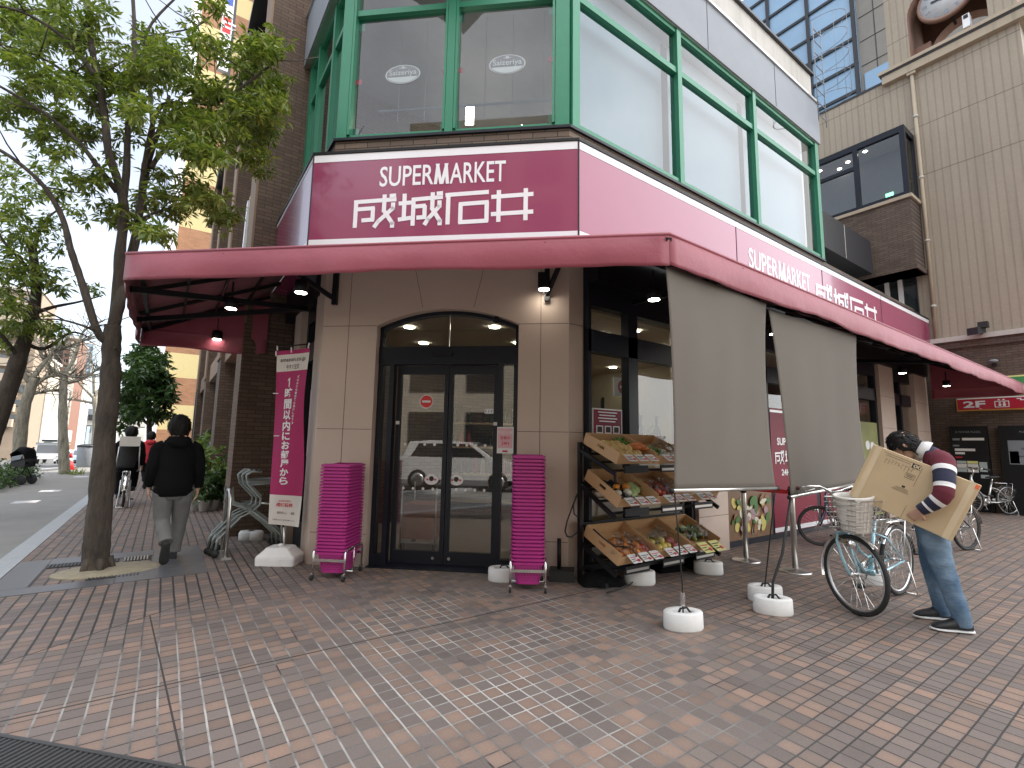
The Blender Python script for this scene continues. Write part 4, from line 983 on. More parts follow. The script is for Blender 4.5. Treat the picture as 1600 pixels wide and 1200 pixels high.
def cloth(u, v):
    p = tlp.lerp(trp, u).lerp(blp.lerp(brp, u), v)
    return p+FH*(.022*math.sin(u*3.4+v*5.2)*(.25+v)+.018*math.sin(v*9+u*2)*u)-RH*(.012*math.sin(v*6)*u)
def cband(v0, v1, m, nm):
    b = MB(); b.grid(lambda u, v: cloth(u, v0+(v1-v0)*v), 14, 40); return b.build(nm, M[m], FT)
cband(0, .025, 'flag', 'hem'); cband(.025, .125, 'flagw', 'top_cloth'); cband(.125, .835, 'flag', 'cloth'); cband(.835, 1, 'flagw', 'bottom_cloth')
def on_cloth(mb, body, u0, u1, v0, v1, mi, bold=0):
    pts, fs = text_mesh(body, bold); xs = [p[0] for p in pts]; ys = [p[1] for p in pts]; x0, x1, y0, y1 = min(xs), max(xs), min(ys), max(ys)
    mb.add([cloth(u0+(p[0]-x0)/(x1-x0)*(u1-u0), v1-(p[1]-y0)/(y1-y0)*(v1-v0))-FH*.004 for p in pts], fs, mi)
b = MB()
on_cloth(b, 'amazon.co.jp', .12, .90, .045, .075, 1, .01); on_cloth(b, '今すぐ注文', .30, .72, .085, .115, 1, .01)
vv = .165
for chx, h_ in (('1', .055), ('時', .058), ('間', .058), ('以', .056), ('内', .058), ('に', .046), ('お', .046), ('部', .046), ('屋', .044), ('か', .042), ('ら', .042)):
    
    if chx == '1':
        G1 = [(.42, 0), (.64, 0), (.64, 1), (.50, 1), (.16, .80), (.16, .64), (.42, .78)]; k1 = .15
        b.add([cloth(.36+k1*x, vv+h_*(1-y))-FH*.004 for x, y in G1], [tuple(t_) for t_ in geometry.tessellate_polygon([[V((x, y, 0)) for x, y in G1]])], 0); vv += h_+.006; continue
    wd = .26 if chx != '1' else .12; on_cloth(b, chx, .44-wd/2-.12*max(0, vv-.5), .44+wd/2-.12*max(0, vv-.5), vv, vv+h_, 0, .03 if chx != '1' else 0); vv += h_+.006
for i, chx in enumerate('(お店から最短でお届けします)'): on_cloth(b, chx, .70-.10*i/14, .77-.10*i/14, .155+i*.019, .170+i*.019, 0, .01)
on_cloth(b, 'SUPERMARKET', .30, .66, .862, .872, 2); on_cloth(b, '成城石井', .22, .72, .878, .900, 2, .03)
on_cloth(b, '成城石井ネット', .25, .55, .925, .940, 3); on_cloth(b, '検索', .68, .80, .925, .940, 3); on_cloth(b, 'お電話でのご注文も承ります', .12, .82, .968, .976, 3)
b.build('print', [M['signwhite'], M['ink'], M['redprint'], M['ink']], FT)
b = MB()
for x, y, dx, dy in ((432, 549, 0, 8), (434, 541, 0, 7), (456, 543, 0, 8), (484, 536, -2, 8)): b.bar(facing(x, y, cref)-FH*.01, facing(x+dx, y+dy, cref)-FH*.01, .02, .01)
for x, y in ((432, 615), (433, 681)): b.bar(facing(x-4, y, cref)-FH*.015, facing(x+4, y, cref)-FH*.015, .02, .01)
b.build('tab', M['signwhite'], FT)

# parasol foot and cable by the right-hand pillar
p0 = gz(878, 906); t = thing('parasol_base', 'black box shaped stand base with a short post by the stone pillar', 'stand', p0)
MB().box(p0+UZ*.055, (.26, .20, .11), CHAX).build('base', M['rubber'], t); MB().lathe([(.022, .11), (.022, .42)], p0-CD*.03, 12).build('tube', M['black'], t)
lp = lambda x, y: atY(x, y, 3.80)
b = MB(); b.tube([lp(903, 770), lp(893, 795), lp(886, 815), lp(883, 830), lp(886, 838), lp(893, 839), lp(902, 832)], .009, 0, 6); b.tube([lp(900, 775), lp(896, 790), lp(897, 803), lp(903, 808)], .007, 0, 6)
tag(b.build('cable_loop', M['rubber']), 'black cable hanging in a loop beside the fruit rack', 'cable')
# ================================================================ produce rack
RK = thing('produce_rack', 'black metal rack holding sloping board trays of fruit and vegetables', 'rack', (4.6, 3.6, 0))
b = MB()
for x in (3.665, 5.44):
    b = MB(); b.bx(x-.02, x+.02, 3.84, 3.88, 0, 1.44); b.bx(x-.02, x+.02, 3.48, 3.838, .02, .06)
    for z0, z1 in ((.16, .38), (.70, .98), (1.13, 1.35)): b.bar((x, 3.36, z0), (x, 3.84, z1), .03, .04)
    b.bar((x, 3.36, z0-.08), (x, 3.36, z0+.02), .02, .02)
    b.build('upright', M['black'], RK)
b = MB()
for z in (.10, .55, .98, 1.40): b.bx(3.69, 5.42, 3.845, 3.875, z, z+.04)
for zf, zr in ((.19, .40), (.735, .99), (1.16, 1.36)):
    for k in (.1, .5, .9): b.bx(3.69, 5.42, 3.37+k*.45, 3.40+k*.45, zf-.035+(zr-zf)*k, zf-.01+(zr-zf)*k)
b.build('shelf_rail', M['black'], RK)
for zf in (.205, .76, 1.185):
    for k in range(3):
        x = 3.72+k*.575; b = MB(); b.bx(x+.06, x+.42, 3.335, 3.35, zf-.05, zf+.025, 0); b.bx(x+.07, x+.40, 3.333, 3.335, zf-.03, zf-.005, 1 if k != 0 or zf < .5 else 0)
        b.build('price_rail', [M['black'], M['steel']], RK)
cr = MB(); w, d, h, th = .56, .52, .125, .012
cr.bx(0, w, 0, d, 0, th); cr.bx(th, w-th, 0, th, th, h*.72); cr.bx(th, w-th, d-th, d, th, h)
for x in (0, w-th):
    cr.bx(x, x+th, 0, .21, th, h); cr.bx(x, x+th, .31, d, th, h); cr.bx(x, x+th, .21, .31, th, .058); cr.bx(x, x+th, .21, .31, .090, h)
rows = ((.80, 1.06, 1), (1.225, 1.43, 2), (.245, .465, 0))
proto = None; CR8 = {}
for zf, zr, r in sorted(rows):
    for k in range(3):
        if r == 2 and k == 2: continue
        tilt = math.atan2(zr-zf, .48)
        if proto is None: o = proto = cr.build('produce_crate', M['crate'], None)
        else: o = proto.copy(); COL.objects.link(o)
        o.location = (3.70+k*.575, 3.375, zf); o.rotation_euler = (tilt, 0, 0); CR8[(r, k)] = o
        con = {(2, 0): 'pale onions and carrots', (2, 1): 'leafy greens and garlic', (1, 0): 'dark packs and green bundles', (1, 1): 'bagged red tomatoes', (1, 2): 'packets mostly behind the shade',
               (0, 0): 'bagged onions and oranges', (0, 1): 'bagged yellow peppers', (0, 2): 'bagged green salad and yellow cards'}[(r, k)]
        tag(o, 'board tray of %s on the %s rack shelf' % (con, ('bottom', 'middle', 'top')[r]), 'crate', 'board trays on the produce rack')
def incrate(r, k, x, y, z):
    o = CR8[(r, k)]; t = o.rotation_euler[0]; l = o.location
    return V((l.x+x, l.y+y*math.cos(t)-z*math.sin(t), l.z+y*math.sin(t)+z*math.cos(t)))
VEG = {k: mat(n, c, ro, var=.3, vs=14) for k, n, c, ro in (('onion', 'onion_skin', (.52, .36, .13), .4), ('carrot', 'carrot_skin', (.55, .17, .05), .5), ('orange', 'orange_skin', (.62, .22, .03), .4), ('tomato', 'tomato_skin', (.45, .06, .03), .25),
        ('red', 'sweet_potato_skin', (.30, .09, .08), .6), ('yellow', 'yellow_pepper_skin', (.58, .46, .10), .35), ('green', 'green_vegetable', (.10, .23, .04), .5), ('white', 'white_vegetable', (.62, .60, .48), .5), ('dark', 'dark_packet', (.03, .03, .035), .25), ('lime', 'pale_green_packet', (.42, .55, .25), .4))}
def bagmat():
    t = NT('clear_bag'); tr = t.n('ShaderNodeBsdfTransparent'); tr.inputs[0].default_value = (.93, .94, .94, 1); g = t.n('ShaderNodeBsdfGlossy'); g.inputs['Roughness'].default_value = .12
    f = t.n('ShaderNodeFresnel'); bm_ = t.n('ShaderNodeBump'); bm_.inputs['Strength'].default_value = .9; bm_.inputs['Distance'].default_value = .02; t.l(t.noise(34, 4, t.pos()), bm_.inputs['Height'])
    t.l(bm_.outputs[0], g.inputs['Normal']); t.l(bm_.outputs[0], f.inputs['Normal']); mx = t.n('ShaderNodeMixShader'); t.l(t.math('ADD', t.math('MULTIPLY', f.outputs[0], .7), .02, clamp=True), mx.inputs[0])
    t.l(tr.outputs[0], mx.inputs[1]); t.l(g.outputs[0], mx.inputs[2]); t.l(mx.outputs[0], t.out.inputs[0]); return t.mat
M['bag'] = bagmat()
rb = MB(); rb.lathe([(.006, -.031), (.024, -.026), (.036, -.008), (.036, .010), (.024, .026), (.008, .032), (.003, .040)], (0, 0, 0), 14)
lb_ = MB(); lb_.lathe([(.004, -.07), (.016, -.06), (.022, .0), (.021, .05), (.006, .07)], (0, 0, 0), 10)
pk = MB()
rings(pk, [[p for p in ringbox(-.018, .030, .055, .012)], ringbox(0, .040, .066, .016), ringbox(.018, .034, .058, .014)]); pk.add(ringbox(.018, .034, .058, .014), [tuple(range(20))])
bg = MB(); bg.lathe([(.01, -.05), (.07, -.045), (.088, -.01), (.082, .03), (.05, .055), (.014, .072), (.035, .10), (.028, .102)], (0, 0, 0), 16)
lf_ = MB()
for i in range(16):
    a = random.uniform(0, 2*PI); t_ = random.uniform(.2, 1.1); L = random.uniform(.05, .09); d = V((math.cos(a)*math.cos(t_), math.sin(a)*math.cos(t_), math.sin(t_))); s_ = d.cross(UZ).normalized()*L*.32
    lf_.add([d*.01, d*L*.5+s_, d*L, d*L*.5-s_], [(0, 1, 2, 3)])
PROT = {}
def produce(kind, mbk, mk, P, name, label, cat, sc=1, rot=None, group=None):
    key = (kind, mk)
    if key not in PROT: o = PROT[key] = mbk.build(name, VEG[mk] if mk in VEG else M[mk], None)
    else: o = PROT[key].copy(); COL.objects.link(o)
    o.location = P; k = sc*random.uniform(.9, 1.1)*(1.0 if kind == 'bg' else 1.22); o.scale = (k, k*random.uniform(.94, 1.06), k*random.uniform(.9, 1.0)); o.rotation_euler = rot or (random.uniform(-.5, .5), random.uniform(-.5, .5), random.uniform(0, 6))
    return tag(o, label, cat, group)
G = 'produce in the board trays'
for i in range(5):
    for j in range(4):
        if i == 4 and j > 0: continue
        produce('r', rb, 'onion', incrate(2, 0, .055+i*.068, .045+j*.082, .092+.02*(j == 1)), 'onion', 'pale yellow onion in rows in the top left tray', 'onion', 1.0, None, G)
for i in range(7): produce('l', lb_, 'carrot', incrate(2, 0, .38+.022*i, .16+.035*(i % 3), .10+.02*(i % 2)), 'carrot', 'orange carrot lying at the right of the top left tray', 'carrot', 1, (1.4, .2*i, .4), G)
for i in range(4): produce('lf', lf_, 'green', incrate(2, 0, .43+.05*(i % 2), .30+.05*i, .05), 'leafy_green', 'bunch of green leaves between the two top trays', 'greens', 1, None, G)
for i in range(5): produce('lf', lf_, 'green' if i % 2 else 'lime', incrate(2, 1, .06+.04*i, .10+.06*(i % 3), .05), 'leafy_green', 'bunch of green leaves in the top tray by the shade', 'greens', 1, None, G)
for i in range(9): produce('r', rb, 'white', incrate(2, 1, .20+.055*(i % 5), .10+.09*(i//5), .05), 'garlic_bulb', 'white garlic bulb in a clear bag on the top shelf', 'garlic', .85, None, G)
produce('bg', bg, 'bag', incrate(2, 1, .30, .17, .075), 'produce_bag', 'clear bag over the garlic bulbs on the top shelf', 'bag', 1.6, (0, 0, 0), G)
for i in range(6): produce('pk', pk, 'dark', incrate(1, 0, .08+.085*(i % 3), .14+.17*(i//3), .045+.02*(i % 2)), 'dark_packet', 'small black packet with an orange in it on the middle shelf', 'packet', 1, (.35, random.uniform(-.3, .3), random.uniform(-.4, .4)), G)
for i in range(4): produce('r', rb, 'orange' if i % 2 else 'white', incrate(1, 0, .09+.09*i*.8, .12+.10*(i % 2), .085), 'orange', 'orange or pale fruit on the dark packets of the middle shelf', 'fruit', .9, None, G)
for i in range(5): produce('pk', pk, 'lime', incrate(1, 0, .30+.05*i, .14+.03*i, .055), 'green_packet', 'upright pale green packet in the left middle tray', 'packet', .9, (.5, .2, .25), G)
for i in range(10): produce('r', rb, 'tomato' if i % 3 else 'red', incrate(1, 1, .06+.085*(i % 5), .12+.12*(i//5), .05+.025*(i % 2)), 'tomato', 'red tomato in a clear bag on the middle shelf', 'tomato', 1.0, None, G)
for i in range(3): produce('bg', bg, 'bag', incrate(1, 1, .12+.16*i, .18, .075), 'produce_bag', 'clear bag of tomatoes on the middle shelf', 'bag', 1.05, (0, 0, i), G)
for i in range(2): produce('r', rb, 'orange', incrate(1, 1, .40+.07*i, .07, .05), 'orange', 'orange at the front of the middle tomato tray', 'orange', 1.1, None, G)
for i in range(6): produce('pk', pk, 'white' if i % 2 else 'lime', incrate(1, 2, .08+.085*i, .12, .045), 'pale_packet', 'pale packet in the right middle tray below the shade', 'packet', .9, (.4, 0, .2), G)
for i in range(14): produce('r', rb, 'orange' if i % 4 else 'carrot', incrate(0, 0, .07+.075*(i % 5), .06+.09*(i//5), .055+.03*(i % 2)), 'orange', 'orange in the bottom left tray', 'orange', 1.05, None, G)
for i in range(5): produce('bg', bg, 'bag', incrate(0, 0, .09+.10*i*.8, .10+.12*(i % 2), .085), 'produce_bag', 'clear knotted bag of oranges in the bottom left tray', 'bag', 1.05, (0, 0, i), G)
for i in range(4): produce('r', rb, 'tomato', incrate(0, 0, .42+.045*(i % 2)*1.3, .07+.07*(i//2), .05), 'tomato', 'red tomato at the right end of the bottom left tray', 'tomato', 1.05, None, G)
for i in range(9): produce('r', rb, 'yellow', incrate(0, 1, .05+.075*(i % 4), .09+.10*(i//4), .055), 'yellow_pepper', 'yellow pepper in the middle bottom tray', 'pepper', 1.05, None, G)
for i in range(3): produce('bg', bg, 'bag', incrate(0, 1, .09+.12*i, .16+.05*i, .08), 'produce_bag', 'clear bag of yellow peppers in the middle bottom tray', 'bag', 1.05, (0, 0, i), G)
for i in range(4): produce('r', rb, 'red', incrate(0, 1, .38+.05*(i % 2), .08+.09*(i//2), .05), 'sweet_potato', 'reddish sweet potato in the middle bottom tray', 'sweet potato', 1, None, G)
for i in range(8): produce('lf', lf_, 'green' if i % 3 else 'lime', incrate(0, 2, .08+.11*(i % 4), .14+.13*(i//4), .05), 'salad', 'handful of green salad in the bottom right tray', 'salad', 1.1, None, G)
for i in range(6): produce('r', rb, ('tomato', 'orange', 'yellow')[i % 3], incrate(0, 2, .10+.075*i, .13+.1*(i % 2), .06), 'tomato', 'small bright fruit among the salad in the bottom right tray', 'fruit', .7, None, G)
for i in range(4): produce('bg', bg, 'bag', incrate(0, 2, .10+.11*i, .18, .075), 'produce_bag', 'clear bag of salad in the bottom right tray', 'bag', 1.0, (0, 0, i), G)
nc = 0
for (r, k), o in sorted(CR8.items()):
    for j in range(3 if k < 2 else 2):
        yel = (r, k) == (0, 2); x = (.06 if k == 0 and r else .10)+j*(.165 if not yel else .22)
        if x > .47: continue
        a = incrate(r, k, x, -.01, .098); c_ = incrate(r, k, x+.13 if not yel else x+.17, -.01, .098); dn = V((0, -.075, -.052)) if not yel else V((0, -.11, -.075)); up_ = V((0, .02, .012)); nr = (c_-a).cross(dn).normalized(); nr = nr if nr.z > 0 else -nr
        b = MB(); b.prism([a+up_, c_+up_, c_+dn, a+dn], nr*.0015, 0)
        for q in range(3):
            p0 = a+dn*(.15+.25*q)+nr*.002; e_ = (c_-a); b.prism([p0+e_*.1, p0+e_*(.9 if q != 1 else .55), p0+e_*(.9 if q != 1 else .55)+dn*.09, p0+e_*.1+dn*.09], nr*.0005, 1 if (q or (r+j) % 2) else 2)
        p0 = a+dn*.52+(c_-a)*.62+nr*.0028; b.prism([p0, p0+(c_-a)*.28, p0+(c_-a)*.28+dn*.33, p0+dn*.33], nr*.0004, 2)
        nm = ('bottom', 'middle', 'top')[r]
        tag(b.build('price_card', [M['papery'] if yel else M['paperw'], M['ink'], M['redprint']]), ('yellow' if yel else 'white')+' price card on the front edge of the %s tray of the %s shelf' % (('left', 'middle', 'right')[k], nm), 'price card', 'price cards on the trays')
# strap over the bottom tray, flat black bags under the rack
cord([incrate(0, 0, .0, .42, .14), incrate(0, 0, .01, .25, .13), incrate(0, 0, .03, .12, .135), incrate(0, 0, .16, .05, .16), incrate(0, 0, .20, -.02, .12), incrate(0, 0, .25, -.04, -.05), gz(1000, 908)+UZ*.15], 'black strap slung over the bottom left tray down to a weight', .008)
def floorbag(p, sx, sy, h, rz, label):
    b = MB()
    ax = V((math.cos(rz), math.sin(rz), 0)); ay = V((-ax.y, ax.x, 0)); p = V(p)
    def fn(u, v):
        x = (u-.5)*2; y = (v-.5)*2; e = max(0, 1-x*x)*max(0, 1-y*y)
        return p+ax*x*sx*(1-.08*y*y)+ay*y*sy*(1-.08*x*x)+UZ*(.004+h*e**.6+.012*math.sin(x*7+y*5)*e)
    b.grid(fn, 16, 12); return tag(b.build('sand_bag', M['jacket']), label, 'bag', 'black bags under the rack')
floorbag(gz(940, 912), .24, .15, .13, -.5, 'flat black sand bag lying in front of the left foot of the rack'); floorbag(gz(1042, 890), .22, .14, .13, -.2, 'plump black sand bag under the middle of the rack'); floorbag(gz(1085, 884), .22, .13, .15, .3, 'crumpled black bag under the right end of the rack')
cord([gz(948, 928)+UZ*.01, gz(965, 924)+UZ*.02, gz(985, 918)+UZ*.03, gz(1002, 905)+UZ*.05], 'short black strap with a hook lying on the pavement by the flat bag', .008)

# ================================================================ posters on the long facade
def poster(x0, x1, z0, z1, name, label, mats, fill):
    b = MB(); y = FY-.004; b.bx(x0, x1, y-.004, y+.002, z0, z1, 0); fill(b, y-.0055); o = tag(b.build(name, mats), label, 'poster'); return o
def fill_burg(b, y):
    for z0, z1 in ((.10, .17), (2.0, 2.04)): b.bx(7.93, 9.44, y-.002, y, z0, z1, 1)
    b.text('SUPERMARKET', (8.12, y-.001, 1.47), (1, 0, 0), UZ, w=1.15, h=.12, mi=1, bold=.02)
    for i in range(4): kanji(b, i, (8.03+i*.33, y, 1.17), (1, 0, 0), UZ, .29, .21, (0, -1, 0), 1)
    b.text('24H', (8.22, y-.001, .98), (1, 0, 0), UZ, w=.28, h=.10, mi=1, bold=.02); b.text('OPEN', (8.58, y-.001, .98), (1, 0, 0), UZ, w=.42, h=.10, mi=1, bold=.02)
poster(7.93, 9.44, .09, 2.07, 'store_poster', 'tall burgundy window poster with white lettering between the two grey shades', [M['poster'], M['signwhite']], fill_burg)
def fill_veg(b, y):
    X0, X1, Z0, Z1 = 6.62, 7.85, .09, .80; R2 = random.Random(3)
    def el(x, z, rx, rz, m, a=0, dy=0): b.prism([(x+rx*math.cos(t)*math.cos(a)-rz*math.sin(t)*math.sin(a), y-dy, z+rx*math.cos(t)*math.sin(a)+rz*math.sin(t)*math.cos(a)) for t in [2*PI*i/14 for i in range(14)]], (0, -.0006, 0), m)
    b.prism([(X0+.55, y, Z0+.05), (X1-.01, y, Z0+.25), (X1-.01, y, Z0+.52), (X0+.5, y, Z0+.33)], (0, -.0006, 0), 5)
    for i in range(46): el(R2.uniform(X0+.12, X1-.14), R2.uniform(Z0+.12, Z1-.12), R2.uniform(.05, .12), R2.uniform(.03, .07), R2.choice((1, 1, 2, 2, 3, 3, 4, 5, 5)), R2.uniform(0, 3), .001+.0008*i)
poster(6.62, 7.85, .09, .80, 'vegetable_poster', 'low window poster showing sliced vegetables on a wooden board', [mat('board_brown', (.16, .085, .04), .4, var=.4), mat('print_cream', (.58, .55, .42), .4), mat('print_mauve', (.35, .24, .26), .4), mat('print_green', (.06, .16, .04), .4), mat('print_yellow', (.5, .42, .12), .4), mat('print_wood', (.24, .12, .06), .4)], fill_veg)
poster(9.59, 10.9, .09, 2.0, 'store_poster', 'dark burgundy poster with white edge behind the second shade and bicycles', [M['poster'], M['signwhite']], lambda b, y: (b.bx(9.6, 10.89, y-.002, y, .10, .17, 1), b.bx(10.83, 10.89, y-.002, y, .171, 1.99, 1)))
poster(11.05, 12.5, .09, 2.0, 'vegetable_poster', 'green and pale produce poster beyond the second shade, nearest the far stone pillar', [mat('poster_olive', (.25, .26, .10), .3, var=.6, vs=2), M['paperw']], lambda b, y: [b.ball((11.15+random.random()*1.2, y, .2+random.random()*1.6), .12, 1, 10, 6, (1, .02, .8)) for i in range(9)])
b = MB(); y = FY+.05; b.bx(3.99, 4.49, y-.004, y, 1.52, 1.84, 1); b.bx(4.005, 4.475, y-.0055, y-.004, 1.535, 1.825, 0)
for i in range(4): b.bx(4.08+.02*(i % 2), 4.40-.03*(i % 2), y-.0065, y-.0055, 1.79-i*.035, 1.803-i*.035, 1)
for i in range(3): b.bx(4.05+i*.14, 4.16+i*.14, y-.0065, y-.0055, 1.55, 1.64, 1); b.bx(4.065+i*.14, 4.145+i*.14, y-.0075, y-.0066, 1.562, 1.628, 2)
tag(b.build('store_poster', [M['poster'], M['signwhite'], M['ink']]), 'small burgundy poster inside the window above the top tray', 'poster')
b = MB(); b.box(atY(970, 605, 4.6), (.30, .02, .26)); b.disc(atY(972, 605, 4.6)+V((0, -.012, 0)), .10, (0, -1, 0), 1, 20, .002); b.box(atY(972, 605, 4.6)+V((0, -.016, 0)), (.12, .002, .03), None, 0)
tag(b.build('hanging_sign', [M['paperw'], mat('dull_red', (.35, .07, .05), .4)]), 'hanging white sign with a red disc inside the shop window', 'sign')
for i, (px, lab) in enumerate(((1001, 'dark tall bottle in the window behind the produce rack, left one'), (1026, 'red labelled bottle in the window behind the produce rack'))):
    t = thing('display_bottle', lab, 'bottle', atY(px, 670, 4.35)*1.0); p = V(t.location); p.z = 1.38; t.location = p
    MB().lathe([(.05, 0), (.052, .02), (.052, .24), (.02, .33), (.018, .44), (.022, .45)], p, 14).build('glass_body', GL[0], t); MB().lathe([(.0535, .06), (.0535, .18)], p, 14).build('paper_label', GL[3] if i else M['ink'], t)
b = MB(); b.bx(3.98, 5.75, 4.22, 4.6, .012, 1.38); tag(b.build('window_counter', M['shelf']), 'wooden display counter inside the window behind the rack', 'counter')
b = MB()
for i in range(160):
    a = random.uniform(0, 2*PI); p = V((5.35+random.gauss(0, .18), 4.42+random.gauss(0, .08), 1.42+abs(random.gauss(0, .13)))); d = V((math.cos(a), math.sin(a), random.uniform(-.2, .9))).normalized(); s_ = d.cross(UZ).normalized()*.015
    b.add([p, p+d*.05+s_, p+d*.11, p+d*.05-s_], [(0, 1, 2, 3)])
t = thing('window_plant', 'leafy green plant on the counter inside the shop window', 'plant', (5.35, 4.42, 1.38)); b.build('leaves', M['leafp'], t); MB().lathe([(.08, 0), (.10, .12)], (5.35, 4.42, 1.381), 14).build('pot', M['white'], t)
b = MB(); y0 = 6.52
b.bx(1.585, 1.59, 6.55, 7.0, 1.2, 2.1, 0); b.text('営業中', (1.583, 6.95, 1.9), (0, -1, 0), UZ, w=.34, mi=1); b.bx(1.583, 1.585, 6.6, 6.95, 1.3, 1.7, 1)
tag(b.build('side_poster', [M['paperp'], M['redprint']]), 'pink and red poster in the side window behind the banner flag', 'poster')
# ================================================================ bicycles
def wheel_mb(c, R, ax_, up_=UZ, tyre=.02):
    """tyre, rim, spokes in the plane (ax_, up_)"""
    c = V(c); ax_ = V(ax_); sd_ = ax_.cross(up_)
    P = lambda a, r, o=0: c+ax_*(r*math.cos(a))+up_*(r*math.sin(a))+sd_*o
    t = MB(); t.tube([P(2*PI*i/40, R-tyre) for i in range(40)], tyre, 0, 8, closed=True)
    r = MB(); r.tube([P(2*PI*i/40, R-tyre*2.15) for i in range(40)], tyre*.62, 0, 6, closed=True)
    s = MB()
    for i in range(28):
        a = 2*PI*i/28; o = .028 if i % 2 else -.028; s.bar(P(a+(.5 if i % 4 < 2 else -.5), .022, o), P(a, R-tyre*2.2), .0028, .0028)
    s.lathe([(.016, -.045), (.026, -.03), (.014, -.02), (.014, .02), (.026, .03), (.016, .045)], c, 12, ax=(ax_, up_, sd_))
    return t, r, s
def make_bike(loc, rz, label, paint, steer=0, basket=True, rimm='wheelrim', grip='brownrub', scale=1, child=False, saddle='shoe', group='bicycles', full=True):
    T = thing('bicycle', label, 'bicycle', loc, rz, group); T.scale = (scale,)*3
    pm = M[paint]; R = .335
    c, s = math.cos(steer), math.sin(steer)
    def S(x, y, z):                       # steered front end, turning about the head tube
        dx = x-.10; return V((.10+dx*c-y*s, dx*s+y*c, z))
    fax = V((c, s, 0))
    for cen, ax_ in ((S(0, 0, R), fax), (V((1.1, 0, R)), V((1, 0, 0)))):
        t, r, sp = wheel_mb(cen, R, ax_); o = t.build('wheel', M['rubber'], T, local=True); r.build('rim', M[rimm], o, local=True); sp.build('spokes', M['chrome'], o, local=True)
    b = MB(); bt = lambda *p, r=.015: b.tube(p, r, 0, 10)
    bt(V((.13, 0, .66)), V((.185, 0, .90)), r=.021)
    dn = [V((.145, 0, .72)), V((.20, 0, .56)), V((.30, 0, .41)), V((.42, 0, .31)), V((.54, 0, .29))]; bt(*dn, r=.019)
    bt(V((.17, 0, .83)), V((.24, 0, .66)), V((.36, 0, .50)), V((.50, 0, .42)), V((.585, 0, .42)), r=.014)
    bt(V((.54, 0, .27)), V((.70, 0, .74)), r=.018)
    for y in (-.055, .055):
        bt(V((.54, y*.5, .28)), V((.75, y, .29)), V((1.1, y, R)), r=.011); bt(V((.66, y*.3, .62)), V((.78, y, .58)), V((1.1, y, R)), r=.009)
    b.lathe([(.028, -.04), (.028, .04)], (.54, 0, .28), 14, ax=(V((1, 0, 0)), UZ, V((0, 1, 0))))
    b.build('frame', pm, T, local=True)
    b = MB()
    for y in (-.055, .055): b.tube([S(.128, y*.4, .67), S(.11, y, .60), S(.06, y, .46), S(0, y*.9, R)], .012, 0, 8)
    b.bar(S(.128, -.04, .665), S(.128, .04, .665), .03, .03); b.build('fork', pm, T, local=True)
    b = MB(); b.tube([S(.18, 0, .88), S(.20, 0, 1.0), S(.17, 0, 1.02)], .012, 0, 8)
    for sg_ in (-1, 1): b.tube([S(.17, 0, 1.02), S(.16, sg_*.06, 1.03), S(.15, sg_*.16, 1.07), S(.20, sg_*.26, 1.07), S(.34, sg_*.29, 1.03)], .011, 0, 8)
    for sg_ in (-1, 1): b.tube([S(.30, sg_*.275, 1.03), S(.20, sg_*.25, 1.025), S(.16, sg_*.20, 1.05)], .005, 0, 6)
    hb = b.build('handlebar', M['chrome'], T, local=True)
    for sg_ in (-1, 1): MB().tube([S(.26, sg_*.275, 1.055), S(.38, sg_*.295, 1.02)], .017, 0, 10).build('grip', M[grip], hb, local=True)
    b = MB(); b.loft([((.56, 0, .845), (0, .02, 0), (0, 0, .015)), ((.66, 0, .85), (0, .04, 0), (0, 0, .025)), ((.78, 0, .86), (0, .09, 0), (0, 0, .03)), ((.84, 0, .865), (0, .08, 0), (0, 0, .02))], 12)
    b.build('saddle', M[saddle], T, local=True)
    MB().tube([(.695, 0, .72), (.735, 0, .85)], .013).build('seat_post', M['chrome'], T, local=True)
    for k in (0, 1):
        b = MB(); cx = 0 if k == 0 else 1.1; a0, a1 = (-.25, 2.3) if k == 0 else (.1, 2.6)
        def fn(u, v):
            a = a0+(a1-a0)*u if k == 0 else a0+(a1-a0)*u; r_ = R+.018-.006*(2*v-1)**2*1; y = (v-.5)*.056
            return S(-r_*math.cos(PI-a) if k == 0 else 0, y, R+r_*math.sin(a)) if k == 0 else V((cx+r_*math.cos(a), y, R+r_*math.sin(a)))
        b.grid(fn, 24, 4); b.build('mudguard', M['chrome'], T, local=True)
    b = MB()
    for y in (-.06, .06): b.tube([(.78, y, .72), (1.28, y, .72)], .006, 0, 6); b.tube([(1.1, y, .35), (1.18, y, .72)], .005, 0, 6)
    for i in range(5): b.tube([(.82+i*.11, -.06, .72), (.82+i*.11, .06, .72)], .004, 0, 6)
    b.build('rear_rack', M['chrome'], T, local=True)
    if full:
        b = MB(); b.lathe([(.075, -.004), (.085, 0), (.075, .004)], (.54, .05, .28), 22, ax=(V((1, 0, 0)), UZ, V((0, 1, 0)))); b.bar((.54, .075, .28), (.60, .075, .12), .018, .01); b.bar((.54, -.065, .28), (.48, -.065, .44), .018, .01)
        ck = b.build('crank', M['chrome'], T, local=True)
        for x, y, z in ((.60, .12, .115), (.48, -.11, .445)): MB().box((x, y, z), (.09, .08, .022)).build('pedal', M['rubber'], ck, local=True)
        b = MB(); b.box((.80, .062, .33), (.56, .012, .07)); b.build('chain_guard', M['chrome'], T, local=True)
        b = MB()
        for y in (-.085, .085): b.tube([(1.1, y, .33), (1.20, y*1.3, .015), (1.24, y*1.3, .012)], .007, 0, 6)
        b.tube([(1.20, -.11, .015), (1.20, .11, .015)], .007); b.build('kickstand', M['chrome'], T, local=True)
